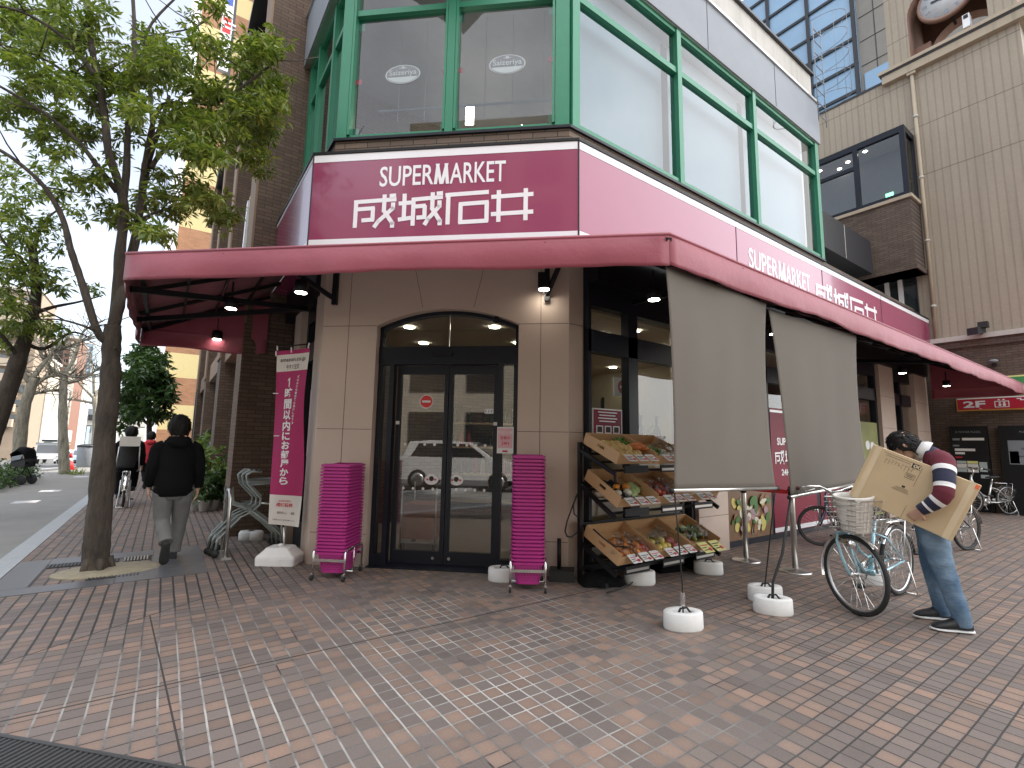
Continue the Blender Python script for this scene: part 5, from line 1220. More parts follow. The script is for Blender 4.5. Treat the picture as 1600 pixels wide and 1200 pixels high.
        b = MB(); b.lathe([(.02, -.06), (.035, -.03), (.038, .0), (.03, .01)], S(-.06, .07, .60), 12, ax=(UZ, V((0, 1, 0)), -fax)); b.bar(S(.0, .05, .62), S(.1, .05, .63), .006); b.build('lamp', M['chrome'], T, local=True)
        b = MB()     # skirt guard over the rear wheel
        for i in range(14):
            a = .35+i*.16
            for y in (.045, -.045): b.bar((1.1+.05*math.cos(a), y, R+.05*math.sin(a)), (1.1+.33*math.cos(a), y, R+.33*math.sin(a)), .0025)
        b.build('skirt_guard', M['chrome'], T, local=True)
    if basket:
        b = MB(); Bx0, Bx1, y_, z0, z1 = -.24, .10, .17, .72, .985
        def ring(z, k): return [S(Bx0*k+.02*(1-k), -y_*k, z), S(Bx0*k+.02*(1-k), y_*k, z), S(Bx1, y_*k, z), S(Bx1, -y_*k, z)]
        for i in range(7): q = i/6; b.tube(ring(z0+(z1-z0)*q, .78+.22*q), .0035 if i < 6 else .006, 0, 6, closed=True, sm=False)
        lo, hi = ring(z0, .78), ring(z1, 1)
        for a_ in range(4):
            for i in range(8): q = i/8; b.bar(lo[a_].lerp(lo[(a_+1) % 4], q), hi[a_].lerp(hi[(a_+1) % 4], q), .0035)
        for i in range(7): q = i/6; b.bar(lo[0].lerp(lo[1], q), lo[3].lerp(lo[2], q), .0035)
        b.build('basket', M['steel'], T, local=True)
    if child:
        b = MB()
        def seat(u, v):
            y = (u-.5)*.36; z = .78+.62*v; x = .92+.10*v+.10*(abs(u-.5)*2)**2*-1.2; return V((x, y*(1-.12*v), z))
        b.grid(seat, 10, 10); o = b.build('child_seat', M['rubber'], T, local=True); md = o.modifiers.new('t', 'SOLIDIFY'); md.thickness = .02
        b = MB(); b.box((1.04, 0, 1.33), (.03, .34, .20)); b.build('seat_cover', M['flagw'], o, local=True)
        b = MB()
        for y in (-.17, .17): b.tube([(.95, y, 1.22), (1.0, y*1.05, 1.0), (.9, y*1.15, .75), (.75, y, .70)], .012, 0, 6)
        b.tube([(1.22, -.08, .05), (1.18, -.08, .55), (1.18, .08, .55), (1.22, .08, .05)], .012, 0, 6); b.build('seat_frame', M['silver'], o, local=True)
    return T
bikeA = make_bike((4.92, 1.91, 0), rad(-5), 'light blue city bicycle with a wire front basket beside the man with the box', 'ltblue', steer=rad(68))
# white bucket standing in the front basket
mA = M4.LocRotScale(V((4.92, 1.91, 0)), bikeA.rotation_euler, None); cst, sst = math.cos(rad(68)), math.sin(rad(68))
bx_, by_ = -.07-.10, .02
bp = mA @ V((.10+bx_*cst-by_*sst, bx_*sst+by_*cst, .715)); t = thing('bucket', 'ribbed white bucket standing tilted in the front basket of the light blue bicycle', 'bucket', bp)
axb = V((-.12, -.02, 1)).normalized(); a1 = axb.orthogonal().normalized(); a2 = axb.cross(a1)
prof = [(.105, .0)]+[q for i in range(9) for q in ((.108+.0037*i, .01+i*.029), (.112+.0037*i, .016+i*.029), (.108+.0037*i, .027+i*.029))]+[(.140, .28), (.150, .285), (.150, .305), (.138, .308), (.134, .27), (.10, .02)]
MB().lathe(prof, bp, 26, ax=(a1, a2, axb)).build('pail', M['bucket'], t)
b = MB(); b.tube([bp+axb*.285+a1*.15*math.cos(q)*1.02+a2*.15*math.sin(q)*1.02+axb*-.06*math.sin(q) for q in [PI*i/10 for i in range(11)]], .004, 0, 6); b.build('bucket_handle', M['steel'], t)
make_bike((7.98, 3.28, 0), rad(-4), 'black bicycle with dark blue frame and burgundy grips parked behind the second shade', 'dkblue', steer=rad(-48), basket=False, scale=.86, rimm='rubber')
make_bike((8.55, 2.33, 0), rad(-16), 'dark bicycle whose rear wheel shows right of the cardboard box', 'black', steer=0, basket=False, scale=.98, rimm='rubber')
make_bike((14.9, 3.10, 0), rad(-28), 'silver white bicycle parked before the information boards at the right edge', 'silver', steer=rad(-30), basket=False, grip='rubber')
make_bike((-.60, 13.85, 0), rad(-88), 'bicycle with a grey child seat ridden away along the pavement', 'silver', child=True, basket=False)

# ================================================================ people
def finger_hand(mb, wrist, d, palm_n, side, L=.175, curl=.5, mi=0):
    """palm, four unequal bent fingers and a thumb; d = wrist to knuckles, palm_n = out of the palm"""
    w = V(wrist); d = V(d).normalized(); n = V(palm_n); n = (n-d*n.dot(d)).normalized(); s_ = d.cross(n)*side
    pl_ = L*.52
    mb.loft([(w-d*.02, s_*.026, n*.022), (w+d*.02, s_*.034, n*.018), (w+d*pl_*.6, s_*.042, n*.016), (w+d*pl_, s_*.040, n*.013), (w+d*(pl_+.008), s_*.03, n*.008)], 12, mi)
    for k, (o, f) in enumerate(((.030, .90), (.010, 1.0), (-.010, .95), (-.029, .78))):
        p = w+d*pl_*.95+s_*o; l = L*.46*f; a = curl*(1+.12*k); pts = [p]
        for q in (.42, .32, .26):
            dd_ = d*math.cos(a)+n*math.sin(a); p = p+dd_*l*q; pts.append(p); a += curl*.9
        mb.tube(pts, [.0092, .0088, .0080, .0062], mi, 8)
    p = w+d*pl_*.25+s_*.034; q = p+(s_*.75+d*.6+n*.35).normalized()*.035; r_ = q+(d*.75+n*.55+s_*.15).normalized()*.032
    mb.tube([p-s_*.012, q, r_, r_+(d*.6+n*.7).normalized()*.022], [.013, .0115, .010, .007], mi, 8)
def head_mb(mb, c, fwd, up_, r=.1, mi=0):
    """skull, jaw, nose, ears, lips"""
    c = V(c); f = V(fwd).normalized(); u = V(up_); u = (u-f*u.dot(f)).normalized(); l = u.cross(f)
    rg = []
    for z, a, bb_, off in ((-.125, .030, .035, .040), (-.118, .042, .048, .035), (-.095, .055, .062, .025), (-.06, .064, .080, .010), (-.02, .071, .092, .0), (.02, .075, .098, -.006), (.06, .073, .095, -.01), (.09, .060, .078, -.012), (.112, .038, .050, -.012), (.12, .012, .016, -.012)):
        rg.append((c+u*z*(r/.1)+f*off*(r/.1), l*a*(r/.1), f*bb_*(r/.1)))
    mb.loft(rg, 20, mi)
    mb.loft([(c+f*.086+u*.015, l*.006, u*.004), (c+f*.098-u*.012, l*.010, u*.008), (c+f*.110-u*.032, l*.015, u*.011), (c+f*.095-u*.042, l*.012, u*.006)], 8, mi)
    for s_ in (-1, 1):
        mb.ball(c+l*s_*.078-f*.008-u*.008, .03, mi, 10, 8, (.35, .62, 1), (l, f, u)); mb.ball(c+f*.086+l*s_*.032+u*.012, .012, mi, 8, 6)
    mb.ball(c+f*.092-u*.068, .02, mi, 10, 6, (1.1, .5, .35), (l, f, u))
    return f, u, l
def hair_mb(c, f, u, l, k=1.0, fringe=.6, kw=1.0):
    """cropped hair: a soft cap with a ragged edge, plus short tufts lying over it"""
    b = MB(); n = 36; m = 12; R_ = random.Random(int(abs(c[0])*1000) % 97)
    def low_(fr, a): return (-.105 if fr < -.35 else (-.105+(fr+.35)*.11 if fr < .45 else .012*fringe))+.012*math.sin(a*13)+.008*math.sin(a*23+1)
    def fn(a_, v):
        a = 2*PI*a_; fr = math.cos(a); lw = low_(fr, a); z = .134*k-(.134*k-lw)*v
        rr = math.sqrt(max(0, 1-(max(z, -.01)/(.136*k))**2)); rr *= 1-.22*max(0, (-z-.03)/.08); wob = 1+.03*math.sin(a*7+v*5)+.022*math.sin(a*15-v*9)
        return V(c)+u*z-f*.006+l*math.sin(a)*.085*k*kw*rr*wob+f*fr*.110*k*rr*wob
    b.grid(fn, n, m)
    for i in range(420):
        a_ = R_.random(); v = R_.uniform(.05, 1); p = fn(a_, v); q = fn(a_+R_.uniform(-.02, .02), min(1, v+.16)); o = (p-V(c)).normalized(); d = (q-p)
        if d.length < .004: d = f*.02
        d = d.normalized()*R_.uniform(.02, .042)+o*R_.uniform(.004, .012); s_ = d.cross(o).normalized()*.0045; p = p+o*.001
        b.add([p-s_, p+s_, p+d*.6+s_*.7+o*.004, p+d+o*.001, p+d*.6-s_*.7+o*.004], [(0, 1, 2, 3, 4)], 0, True)
    return b
def shoe_mb(heel, fwd, L=.27, up_=UZ):
    f = V(fwd).normalized(); u = V(up_); l = u.cross(f); h = V(heel)
    b = MB(); b.loft([(h+f*-.01+u*.05, l*.030, u*.035), (h+f*.03+u*.06, l*.038, u*.05), (h+f*.09+u*.065, l*.042, u*.048), (h+f*.15+u*.05, l*.047, u*.034), (h+f*.21+u*.040, l*.047, u*.024), (h+f*(L-.02)+u*.033, l*.036, u*.016), (h+f*L+u*.028, l*.015, u*.007)], 16)
    s_ = MB(); s_.loft([(h+f*-.02+u*.014, l*.028, u*.0135), (h+f*.03+u*.014, l*.040, u*.0135), (h+f*.10+u*.014, l*.040, u*.0135), (h+f*.18+u*.014, l*.051, u*.0135), (h+f*(L-.03)+u*.015, l*.045, u*.0135), (h+f*(L+.008)+u*.018, l*.018, u*.009)], 18)
    return b, s_
def limb(mb, pts, rs, mis=None, mi=0, n=14, flat=1.0, sub=4, wr=0, seed=0):
    """tapered limb through the joints, rounded at the bends"""
    P = [V(p) for p in pts]; R_ = random.Random(seed); rg = []; ms = []
    for i in range(len(P)-1):
        for k in range(sub):
            t_ = k/sub; p0 = P[max(i-1, 0)]; p1 = P[i]; p2 = P[i+1]; p3 = P[min(i+2, len(P)-1)]
            q = .5*((2*p1)+(p2-p0)*t_+(2*p0-5*p1+4*p2-p3)*t_**2+(3*p1-p0-3*p2+p3)*t_**3)
            rg.append((q, rs[i]+(rs[i+1]-rs[i])*t_))
            ms.append((mis[i] if mis else mi))
    rg.append((P[-1], rs[-1])); out = []
    ref = None
    for i, (q, r_) in enumerate(rg):
        d = (rg[min(i+1, len(rg)-1)][0]-rg[max(i-1, 0)][0]).normalized()
        if ref is None: ref = d.orthogonal().normalized()
        ref = (ref-d*ref.dot(d)).normalized(); r2 = r_*(1+R_.uniform(-wr, wr)); out.append((q, ref*r2, d.cross(ref)*r2*flat))
    mb.loft(out, n, mi, True, True, ms if mis else None)
# ---- the man with the box: local axes f (the way he faces, picture left), l (towards the camera), up
mb0 = gz(1480, 980); lL = -V((mb0.x, mb0.y, 0)).normalized(); fL = V((lL.y, -lL.x, 0))
MAN = thing('person', 'man in a striped maroon and navy sweater and jeans bending over a flat cardboard box', 'person', mb0)
def ml(u, v, z): return mb0+fL*u+lL*v+UZ*z
def pxl(px, py, v): q = onp(px, py, ml(0, v, 0), lL); d = q-mb0; return d.dot(fL), d.z
BV = .255                                   # distance of the box from the body axis
hand_u, hand_z = pxl(1425, 806, BV)
b = MB(); hc = ml(.180, .0, 1.452); hf = fL*.78-UZ*.62; hu = fL*.62+UZ*.78
head_mb(b, hc, hf, hu, .1)
b.loft([(ml(.03, 0, .85), fL*.09, lL*.13), (ml(.0, 0, 1.05), fL*.09, lL*.13), (ml(-.03, 0, 1.28), fL*.08, lL*.14), (ml(.0, 0, 1.38), fL*.06, lL*.10), (ml(.06, 0, 1.415), UZ*.055, lL*.058), (ml(.14, 0, 1.435), UZ*.055, lL*.056)], 16)
sh = ml(-.055, .20, 1.315); elb = ml(-.045, .345, 1.075); wr_ = ml(hand_u-.055, BV+.075, hand_z+.055)
limb(b, [ml(-.05, .08, 1.33), sh, elb, ml(.02, BV+.085, 1.0), wr_], [.04, .04, .034, .03, .026])
limb(b, [ml(-.05, -.08, 1.33), ml(-.04, -.19, 1.32), ml(.06, -.20, 1.10), ml(.28, .02, .98)], [.045, .045, .038, .027])
finger_hand(b, wr_, ml(hand_u+.015, BV+.012, hand_z-.02)-wr_, -lL, 1, L=.19, curl=.42)
finger_hand(b, ml(.28, .02, .98), fL*.6-UZ*.5+lL*.4, lL, -1, curl=.3)
n1 = gz(1490, 986); n2 = gz(1458, 964)
def rel(P): d = P-mb0; return d.dot(fL), d.dot(lL)
u1, v1 = rel(n1); u2, v2 = rel(n2); v2 = max(v2, -.20); u2 -= .01
LEG1 = [ml(.035, .075, .86), ml(.035, .085, .74), ml(-.01, .09, .46), ml(u1-.05, v1*.6+.04, .14), ml(u1-.055, v1, .055)]; LEG2 = [ml(.04, -.075, .86), ml(.05, -.09, .74), ml(.06, -.13, .46), ml(u2-.05, v2+.02, .14), ml(u2-.06, v2, .055)]
limb(b, LEG1, [.075, .07, .052, .042, .04]); limb(b, LEG2, [.075, .07, .052, .042, .04])
o = b.build('body', M['skin'], MAN); md = o.modifiers.new('skin', 'REMESH'); md.mode = 'VOXEL'; md.voxel_size = .0055; md.use_smooth_shade = True; md = o.modifiers.new('sm', 'SMOOTH'); md.iterations = 3
f_, u_ = hf.normalized(), (hu-hf.normalized()*hu.dot(hf.normalized())).normalized(); l_ = u_.cross(f_)
hair_mb(hc, f_, u_, l_, 1.0, .75).build('hair', M['hair'], MAN)
b = MB(); b.tube([hc+l_*.081-f_*.02+u_*.012, hc+l_*.08+f_*.085+u_*.012], .003); b.tube([hc+l_*.055+f_*.108+u_*.012+l_*.026*math.cos(a)+u_*.019*math.sin(a) for a in [2*PI*i/16 for i in range(16)]], .003, 0, 6, closed=True); b.tube([hc-l_*.055+f_*.108+u_*.012+l_*.026*math.cos(a)+u_*.019*math.sin(a) for a in [2*PI*i/16 for i in range(16)]], .003, 0, 6, closed=True); b.bar(hc+l_*.03+f_*.11+u_*.014, hc-l_*.03+f_*.11+u_*.014, .004); b.build('glasses', M['rubber'], MAN)
b = MB()   # sweater: striped torso and sleeves
TOR = [(.03, .77, .125, .165), (.02, .86, .120, .165), (.0, .98, .118, .165), (-.003, 1.0, .118, .165), (-.015, 1.12, .118, .172), (-.017, 1.145, .118, .172), (-.022, 1.22, .114, .178), (-.025, 1.28, .108, .182), (-.025, 1.315, .10, .182), (-.012, 1.36, .085, .16), (.015, 1.40, .066, .11), (.05, 1.425, .060, .072)]
b.loft([(ml(u, 0, z), (fL*.8+UZ*(.0 if z < 1.1 else -.45*(z-1.1)/.3)).normalized()*a, lL*bb_) for u, z, a, bb_ in TOR], 24, mis=[1, 1, 2, 0, 2, 1, 1, 0, 0, 0, 1, 1])
def sleeve(P, R0, seed):
    pts = [V(p) for p in P]; cum = [0]
    for a, c in zip(pts, pts[1:]): cum.append(cum[-1]+(c-a).length)
    bands = [(0, .10, 0), (.10, .30, 0), (.30, .36, 2), (.36, .52, 1), (.52, .57, 2), (.57, .74, 0), (.74, .79, 2), (.79, .88, 1), (.88, .905, 2), (.905, 1, 1)]
    rg = []; ms = []; N = 44; prevref = None; RN = random.Random(seed)
    def at_(t_):
        s_ = t_*cum[-1]
        for i in range(len(pts)-1):
            if s_ <= cum[i+1]+1e-9:
                k = (s_-cum[i])/(cum[i+1]-cum[i]); p0 = pts[max(i-1, 0)]; p1 = pts[i]; p2 = pts[i+1]; p3 = pts[min(i+2, len(pts)-1)]
                return .5*((2*p1)+(p2-p0)*k+(2*p0-5*p1+4*p2-p3)*k*k+(3*p1-p0-3*p2+p3)*k**3), R0[i]+(R0[i+1]-R0[i])*k
        return pts[-1], R0[-1]
    stops = sorted(set([i/N for i in range(N+1)]+[q for x in bands for q in x[:2]]))
    for i, t_ in enumerate(stops):
        q, r_ = at_(t_); q2, _ = at_(min(t_+.02, 1)); q1, _ = at_(max(t_-.02, 0)); d = (q2-q1).normalized()
        if prevref is None: prevref = d.orthogonal().normalized()
        prevref = (prevref-d*prevref.dot(d)).normalized(); r_ *= 1+RN.uniform(-.025, .03); rg.append((q, prevref*r_, d.cross(prevref)*r_*.95)); ms.append([m_ for a, c, m_ in bands if a <= t_+1e-6 < c+1e-5][-1] if t_ < 1 else 1)
    b.loft(rg, 20, 0, True, True, ms)
sleeve([ml(-.045, .09, 1.34), ml(-.065, .19, 1.315), ml(-.062, .29, 1.20), ml(-.045, .345, 1.075), ml(.02, BV+.085, 1.0), wr_], [.080, .082, .072, .065, .055, .042], 2)
sleeve([ml(-.05, -.09, 1.34), ml(-.05, -.18, 1.31), ml(.0, -.22, 1.20), ml(.06, -.20, 1.09), ml(.17, -.10, 1.02), ml(.27, .01, .985)], [.085, .085, .075, .068, .058, .044], 3)
o = b.build('sweater', [M['knit_m'], M['knit_n'], M['knit_w']], MAN)
b = MB(); cx_ = (UZ*.9-fL*.45).normalized()
b.loft([(ml(.03, 0, 1.405), cx_*.070, lL*.08), (ml(.085, 0, 1.425), cx_*.062, lL*.068), (ml(.088, 0, 1.427), cx_*.067, lL*.073), (ml(.05, 0, 1.412), cx_*.084, lL*.092), (ml(.022, 0, 1.40), cx_*.086, lL*.098)], 18, cap=False); b.build('collar', M['knit_w'], MAN)
b = MB()
limb(b, LEG1, [.112, .104, .076, .062, .058], wr=.045, seed=1, n=18, sub=8)
limb(b, LEG2, [.112, .104, .076, .062, .058], wr=.045, seed=2, n=18, sub=8)
b.loft([(ml(.04, 0, .72), fL*.09, lL*.13), (ml(.035, 0, .80), fL*.118, lL*.17), (ml(.025, 0, .88), fL*.115, lL*.16)], 18)
b.build('jeans', M['denim'], MAN)
for uu, vv_ in ((u1, v1), (u2, v2)):
    fd = (fL*.90+lL*.42).normalized(); s1_, s2_ = shoe_mb(ml(uu-.10, vv_-.02, 0), fd, .255); o = s1_.build('shoe', M['shoe'], MAN); s2_.build('sole', M['sole'], o)
    ld = UZ.cross(fd); hs = ml(uu-.10, vv_-.02, 0); b = MB(); b.prism([hs+fd*x+ld*-.047+UZ*z for x, z in ((-.015, .035), (.05, .03), (.10, .05), (.17, .032), (.175, .048), (.11, .085), (.05, .065), (-.015, .06))], ld*-.008); b.build('side_stripe', M['sole'], o)
# ---- the flat cardboard box under his arm
CB = thing('cardboard_box', 'large flat brown cardboard box with tape bands held tilted under the man\'s arm', 'box', ml(.12, BV, 1.06))
qs = [pxl(x, y, BV) for x, y in ((1365, 694), (1534.5, 759), (1496, 844), (1326, 773))]
ux_ = V((qs[1][0]-qs[0][0], qs[1][1]-qs[0][1])); uy_ = V((qs[3][0]-qs[0][0], qs[3][1]-qs[0][1]))
def bxp(a, c, o): return ml(qs[0][0]+ux_.x*a+uy_.x*c, BV+o, qs[0][1]+ux_.y*a+uy_.y*c)
b = MB(); th = .075
b.prism([bxp(0, 0, 0), bxp(1, 0, 0), bxp(1, 1, 0), bxp(0, 1, 0)], lL*-th); o = b.build('carton', M['card'], CB); md = o.modifiers.new('bev', 'BEVEL'); md.width = .004
b = MB()
for a0, a1 in ((.035, .095), (.905, .965)):
    b = MB()
    b.prism([bxp(a0, 0, .0012), bxp(a1, 0, .0012), bxp(a1, 1, .0012), bxp(a0, 1, .0012)], lL*.0006)
    b.prism([bxp(a0, -.004, -.02), bxp(a1, -.004, -.02), bxp(a1, -.004, -.06), bxp(a0, -.004, -.06)], UZ*.0006)
    b.build('tape_band', M['tape'], CB)
b = MB(); e1_ = (bxp(1, 0, 0)-bxp(0, 0, 0)); e2_ = (bxp(0, 0, 0)-bxp(0, 1, 0))
def pr(a0, a1, c0, c1, m=0): b.prism([bxp(a0, c0, .0012), bxp(a1, c0, .0012), bxp(a1, c1, .0012), bxp(a0, c1, .0012)], lL*.0005, m)
pr(.405, .49, .055, .135)
b.text('100', bxp(.447, .128, .0022), e1_.normalized(), e2_.normalized(), w=.072, h=.030, mi=1, align='C', bold=.03)
for i in range(2): pr(.13+.02*i, .40-.0*i, .055+.035*i, .06+.035*i)
pr(.50, .503, .08, .42); pr(.525, .528, .76, .98)
for c_ in (.245, .325): pr(.39, .48, c_, c_+.006)
pr(.39, .392, .25, .33); pr(.478, .48, .25, .33); pr(.40, .47, .27, .278); pr(.405, .465, .295, .303)
for i in range(4): pr(.36-.01*i, .48+.005*i, .52+.02*i, .524+.02*i)
pr(.41, .44, .47, .505)
for i in range(9): a = .17+.032*i; pr(a, a+.02, .16+.02*math.sin(i*2), .163+.02*math.sin(i*2)); pr(a, a+.0025, .14, .22+.02*math.cos(i))
b.build('print', [M['ink'], M['tape']], CB)
b = MB(); b.prism([bxp(.955, .01, .002), bxp(.99, .01, .002), bxp(.99, .08, .002), bxp(.955, .08, .002)], lL*.0006); b.build('orange_sticker', mat('orange_sticker', (.75, .16, .06), .5), CB)
# ---- figures seen from behind
def back_person(c, label, jm, tm, sc=1.0, rz=0, cap=False, sit=False, hairm='hair'):
    T = thing('person', label, 'person', c, rz); T.scale = (sc,)*3
    P = lambda x, y, z: V((x, y, z))
    X_, Y_ = V((1, 0, 0)), V((0, 1, 0))
    b = MB(); hc = P(0, .03, 1.545); head_mb(b, hc, Y_*.99-UZ*.12, UZ, .1)
    b.loft([(P(0, 0, .85), X_*.15, Y_*.1), (P(0, 0, 1.1), X_*.15, Y_*.1), (P(0, 0, 1.34), X_*.15, Y_*.08), (P(0, 0, 1.40), X_*.06, Y_*.06), (P(0, .02, 1.48), X_*.055, Y_*.055)], 16)
    LW = P(-.230, .06, .86); RW = P(.24, .03, .82)
    limb(b, [P(-.12, 0, 1.33), P(-.185, -.01, 1.29), P(-.222, -.03, 1.06), LW], [.05, .045, .04, .028]); limb(b, [P(.12, 0, 1.33), P(.185, -.01, 1.29), P(.228, -.03, 1.06), RW], [.05, .045, .04, .028])
    finger_hand(b, LW, P(.03, .25, -1), X_, -1, curl=.25); finger_hand(b, RW, P(-.02, .15, -1), -X_, 1, curl=.25)
    if sit: L1 = [P(-.09, .05, .86), P(-.12, .30, .62), P(-.12, .22, .2)]; L2 = [P(.09, .05, .86), P(.12, .36, .74), P(.12, .30, .34)]
    else: L1 = [P(-.08, 0, .84), P(-.07, .04, .49), P(-.03, -.17, .28)]; L2 = [P(.085, 0, .84), P(.10, .13, .47), P(.07, .20, .09)]
    for L in (L1, L2): limb(b, L, [.08, .055, .04])
    o = b.build('body', M['skin'], T, local=True); md = o.modifiers.new('skin', 'REMESH'); md.mode = 'VOXEL'; md.voxel_size = .006; md.use_smooth_shade = True; md = o.modifiers.new('sm', 'SMOOTH'); md.iterations = 3
    hair_mb(hc+UZ*.0, Y_, UZ, -X_, 1.10, .7, 1.18).build('hair', M[hairm], T, local=True)
    b = MB(); R_ = random.Random(5)
    TR = [(.745, .172, .125, 0), (.757, .182, .135, 0), (.80, .192, .145, -.01), (.92, .194, .145, -.015), (1.05, .193, .14, -.01), (1.18, .198, .135, -.01), (1.28, .198, .12, -.01), (1.345, .165, .10, 0), (1.385, .125, .085, .0), (1.415, .085, .078, .01), (1.43, .078, .074, .015)]
    b.loft([(P(0, oy, z), X_*a*(1+R_.uniform(-.015, .015)), Y_*bb_) for z, a, bb_, oy in TR], 24)
    limb(b, [P(-.13, 0, 1.315), P(-.188, -.01, 1.27), P(-.222, -.035, 1.06), P(-.228, .04, .90), P(-.230, .055, .87)], [.072, .072, .063, .056, .046], wr=.05, seed=4, n=16, sub=6)
    limb(b, [P(.13, 0, 1.315), P(.188, -.01, 1.27), P(.228, -.035, 1.06), P(.238, .02, .88), P(.24, .03, .83)], [.072, .072, .063, .056, .046], wr=.05, seed=6, n=16, sub=6)
    b.loft([(P(0, -.05, 1.43), X_*.095, Y_*.05), (P(0, -.095, 1.40), X_*.12, Y_*.06), (P(0, -.125, 1.35), X_*.11, Y_*.05), (P(0, -.13, 1.30), X_*.06, Y_*.03)], 16)
    b.build('jacket', M[jm], T, local=True)
    b = MB()
    if sit:
        for L in (L1, L2): limb(b, L, [.115, .085, .06], n=16, sub=6)
    else:
        limb(b, [P(-.085, .0, .86), P(-.088, .01, .76), P(-.078, .05, .48), P(-.045, -.09, .33), P(-.032, -.165, .25)], [.114, .108, .080, .070, .070], wr=.05, seed=8, n=18, sub=7)
        limb(b, [P(.085, .0, .86), P(.09, .02, .76), P(.10, .13, .47), P(.085, .185, .22), P(.075, .195, .085)], [.118, .112, .082, .072, .074], wr=.05, seed=9, n=18, sub=7)
    b.loft([(P(0, 0, .70), X_*.13, Y_*.09), (P(0, 0, .78), X_*.19, Y_*.13), (P(0, 0, .88), X_*.185, Y_*.12)], 18)
    b.build('trousers', M[tm], T, local=True)
    if sit: SH = [(P(-.12, .14, .12), Y_, UZ), (P(.12, .22, .26), Y_, UZ)]
    else:
        k = rad(72); SH = [(P(-.03, -.215, .245), Y_*math.cos(k)-UZ*math.sin(k), UZ*math.cos(k)+Y_*math.sin(k)), (P(.075, .15, 0), Y_, UZ)]
    for h_, f__, u__ in SH:
        s1_, s2_ = shoe_mb(h_, f__, .255 if not sit else .26, u__); o = s1_.build('shoe', M['shoe'], T, local=True); s2_.build('sole', M['rubber'], o, local=True)
    return T
wk = gz(264, 876)
back_person((.14, 6.93, 0), 'man in a black hooded jacket and grey trousers walking away past the street tree', 'jacket', 'greytrous', 1.0, rad(3))
back_person((-.57, 13.1, .02), 'rider in dark clothes on the bicycle with the child seat, seen from behind', 'jacket', 'jacket', .97, 0, sit=True)
M['redcoat'] = mat('red_coat', (.42, .02, .03), .85)
back_person((-.30, 17.2, 0), 'distant walker in a red coat beyond the rider', 'redcoat', 'jacket', .95, 0)
# ================================================================ trees and plants
def spray(mb, p, L, R_, n=8, droop=.35, wid=.26):
    ax = V((R_.gauss(0, 1), R_.gauss(0, 1), R_.gauss(-.1, .5))).normalized()
    for i in range(n):
        d = (ax*.5+V((R_.gauss(0, 1), R_.gauss(0, 1), R_.gauss(-droop, .55)))).normalized(); l = L*R_.uniform(.65, 1.15)
        s_ = d.cross(V((R_.gauss(0, .5), R_.gauss(0, .5), 1))).normalized()*l*wid*.5; q = p+d*l*.12; nb = s_.cross(d).normalized()*l*.08
        mb.add([q, q+d*l*.45+s_+nb, q+d*l-nb*1.5, q+d*l*.45-s_+nb], [(0, 1, 2, 3)])
def branch(mb, P, r0, r1, R_, n=8, wob=.02):
    pts = [V(p)+V((R_.gauss(0, wob), R_.gauss(0, wob), R_.gauss(0, wob*.5))) if i else V(p) for i, p in enumerate(P)]
    k = len(pts); out = []; rs = []
    for i in range(k-1):
        p0, p1, p2, p3 = pts[max(i-1, 0)], pts[i], pts[i+1], pts[min(i+2, k-1)]
        for j in range(5):
            t_ = j/5; q = .5*((2*p1)+(p2-p0)*t_+(2*p0-5*p1+4*p2-p3)*t_**2+(3*p1-p0-3*p2+p3)*t_**3); out.append(q); f = (i+t_)/(k-1); rs.append((r0+(r1-r0)*f)*(1+R_.uniform(-.07, .09)))
    out.append(pts[-1]); rs.append(r1); mb.tube(out, rs, 0, n); return out
R1 = random.Random(11)
TB = V((-.46, 6.86, 0))
def tp(px, py, off=0): return facing(px, py, TB+FH*off)
T = thing('street_tree', 'big leafy street tree with a leaning grey trunk in front of the awning', 'tree', TB)
b = MB()
branch(b, [TB+V((0, 0, -.05)), tp(150.5, 872), tp(154, 820), tp(160, 750), tp(165, 680), tp(171, 600), tp(174, 545), tp(177, 508)], .125, .080, R1, 14, .004)
for i in range(5): a = i*1.26; b.tube([TB+V((.09*math.cos(a), .09*math.sin(a), .14)), TB+V((.14*math.cos(a), .14*math.sin(a), -.03))], [.038, .032], 0, 8)
for i in range(26):
    f = R1.random(); p = tp(150+27*f, 890-380*f); a = R1.uniform(0, 6.3); b.ball(p+V((math.cos(a), math.sin(a), 0))*.078, R1.uniform(.018, .03), 0, 8, 5)
b.build('trunk', M['bark'], T)
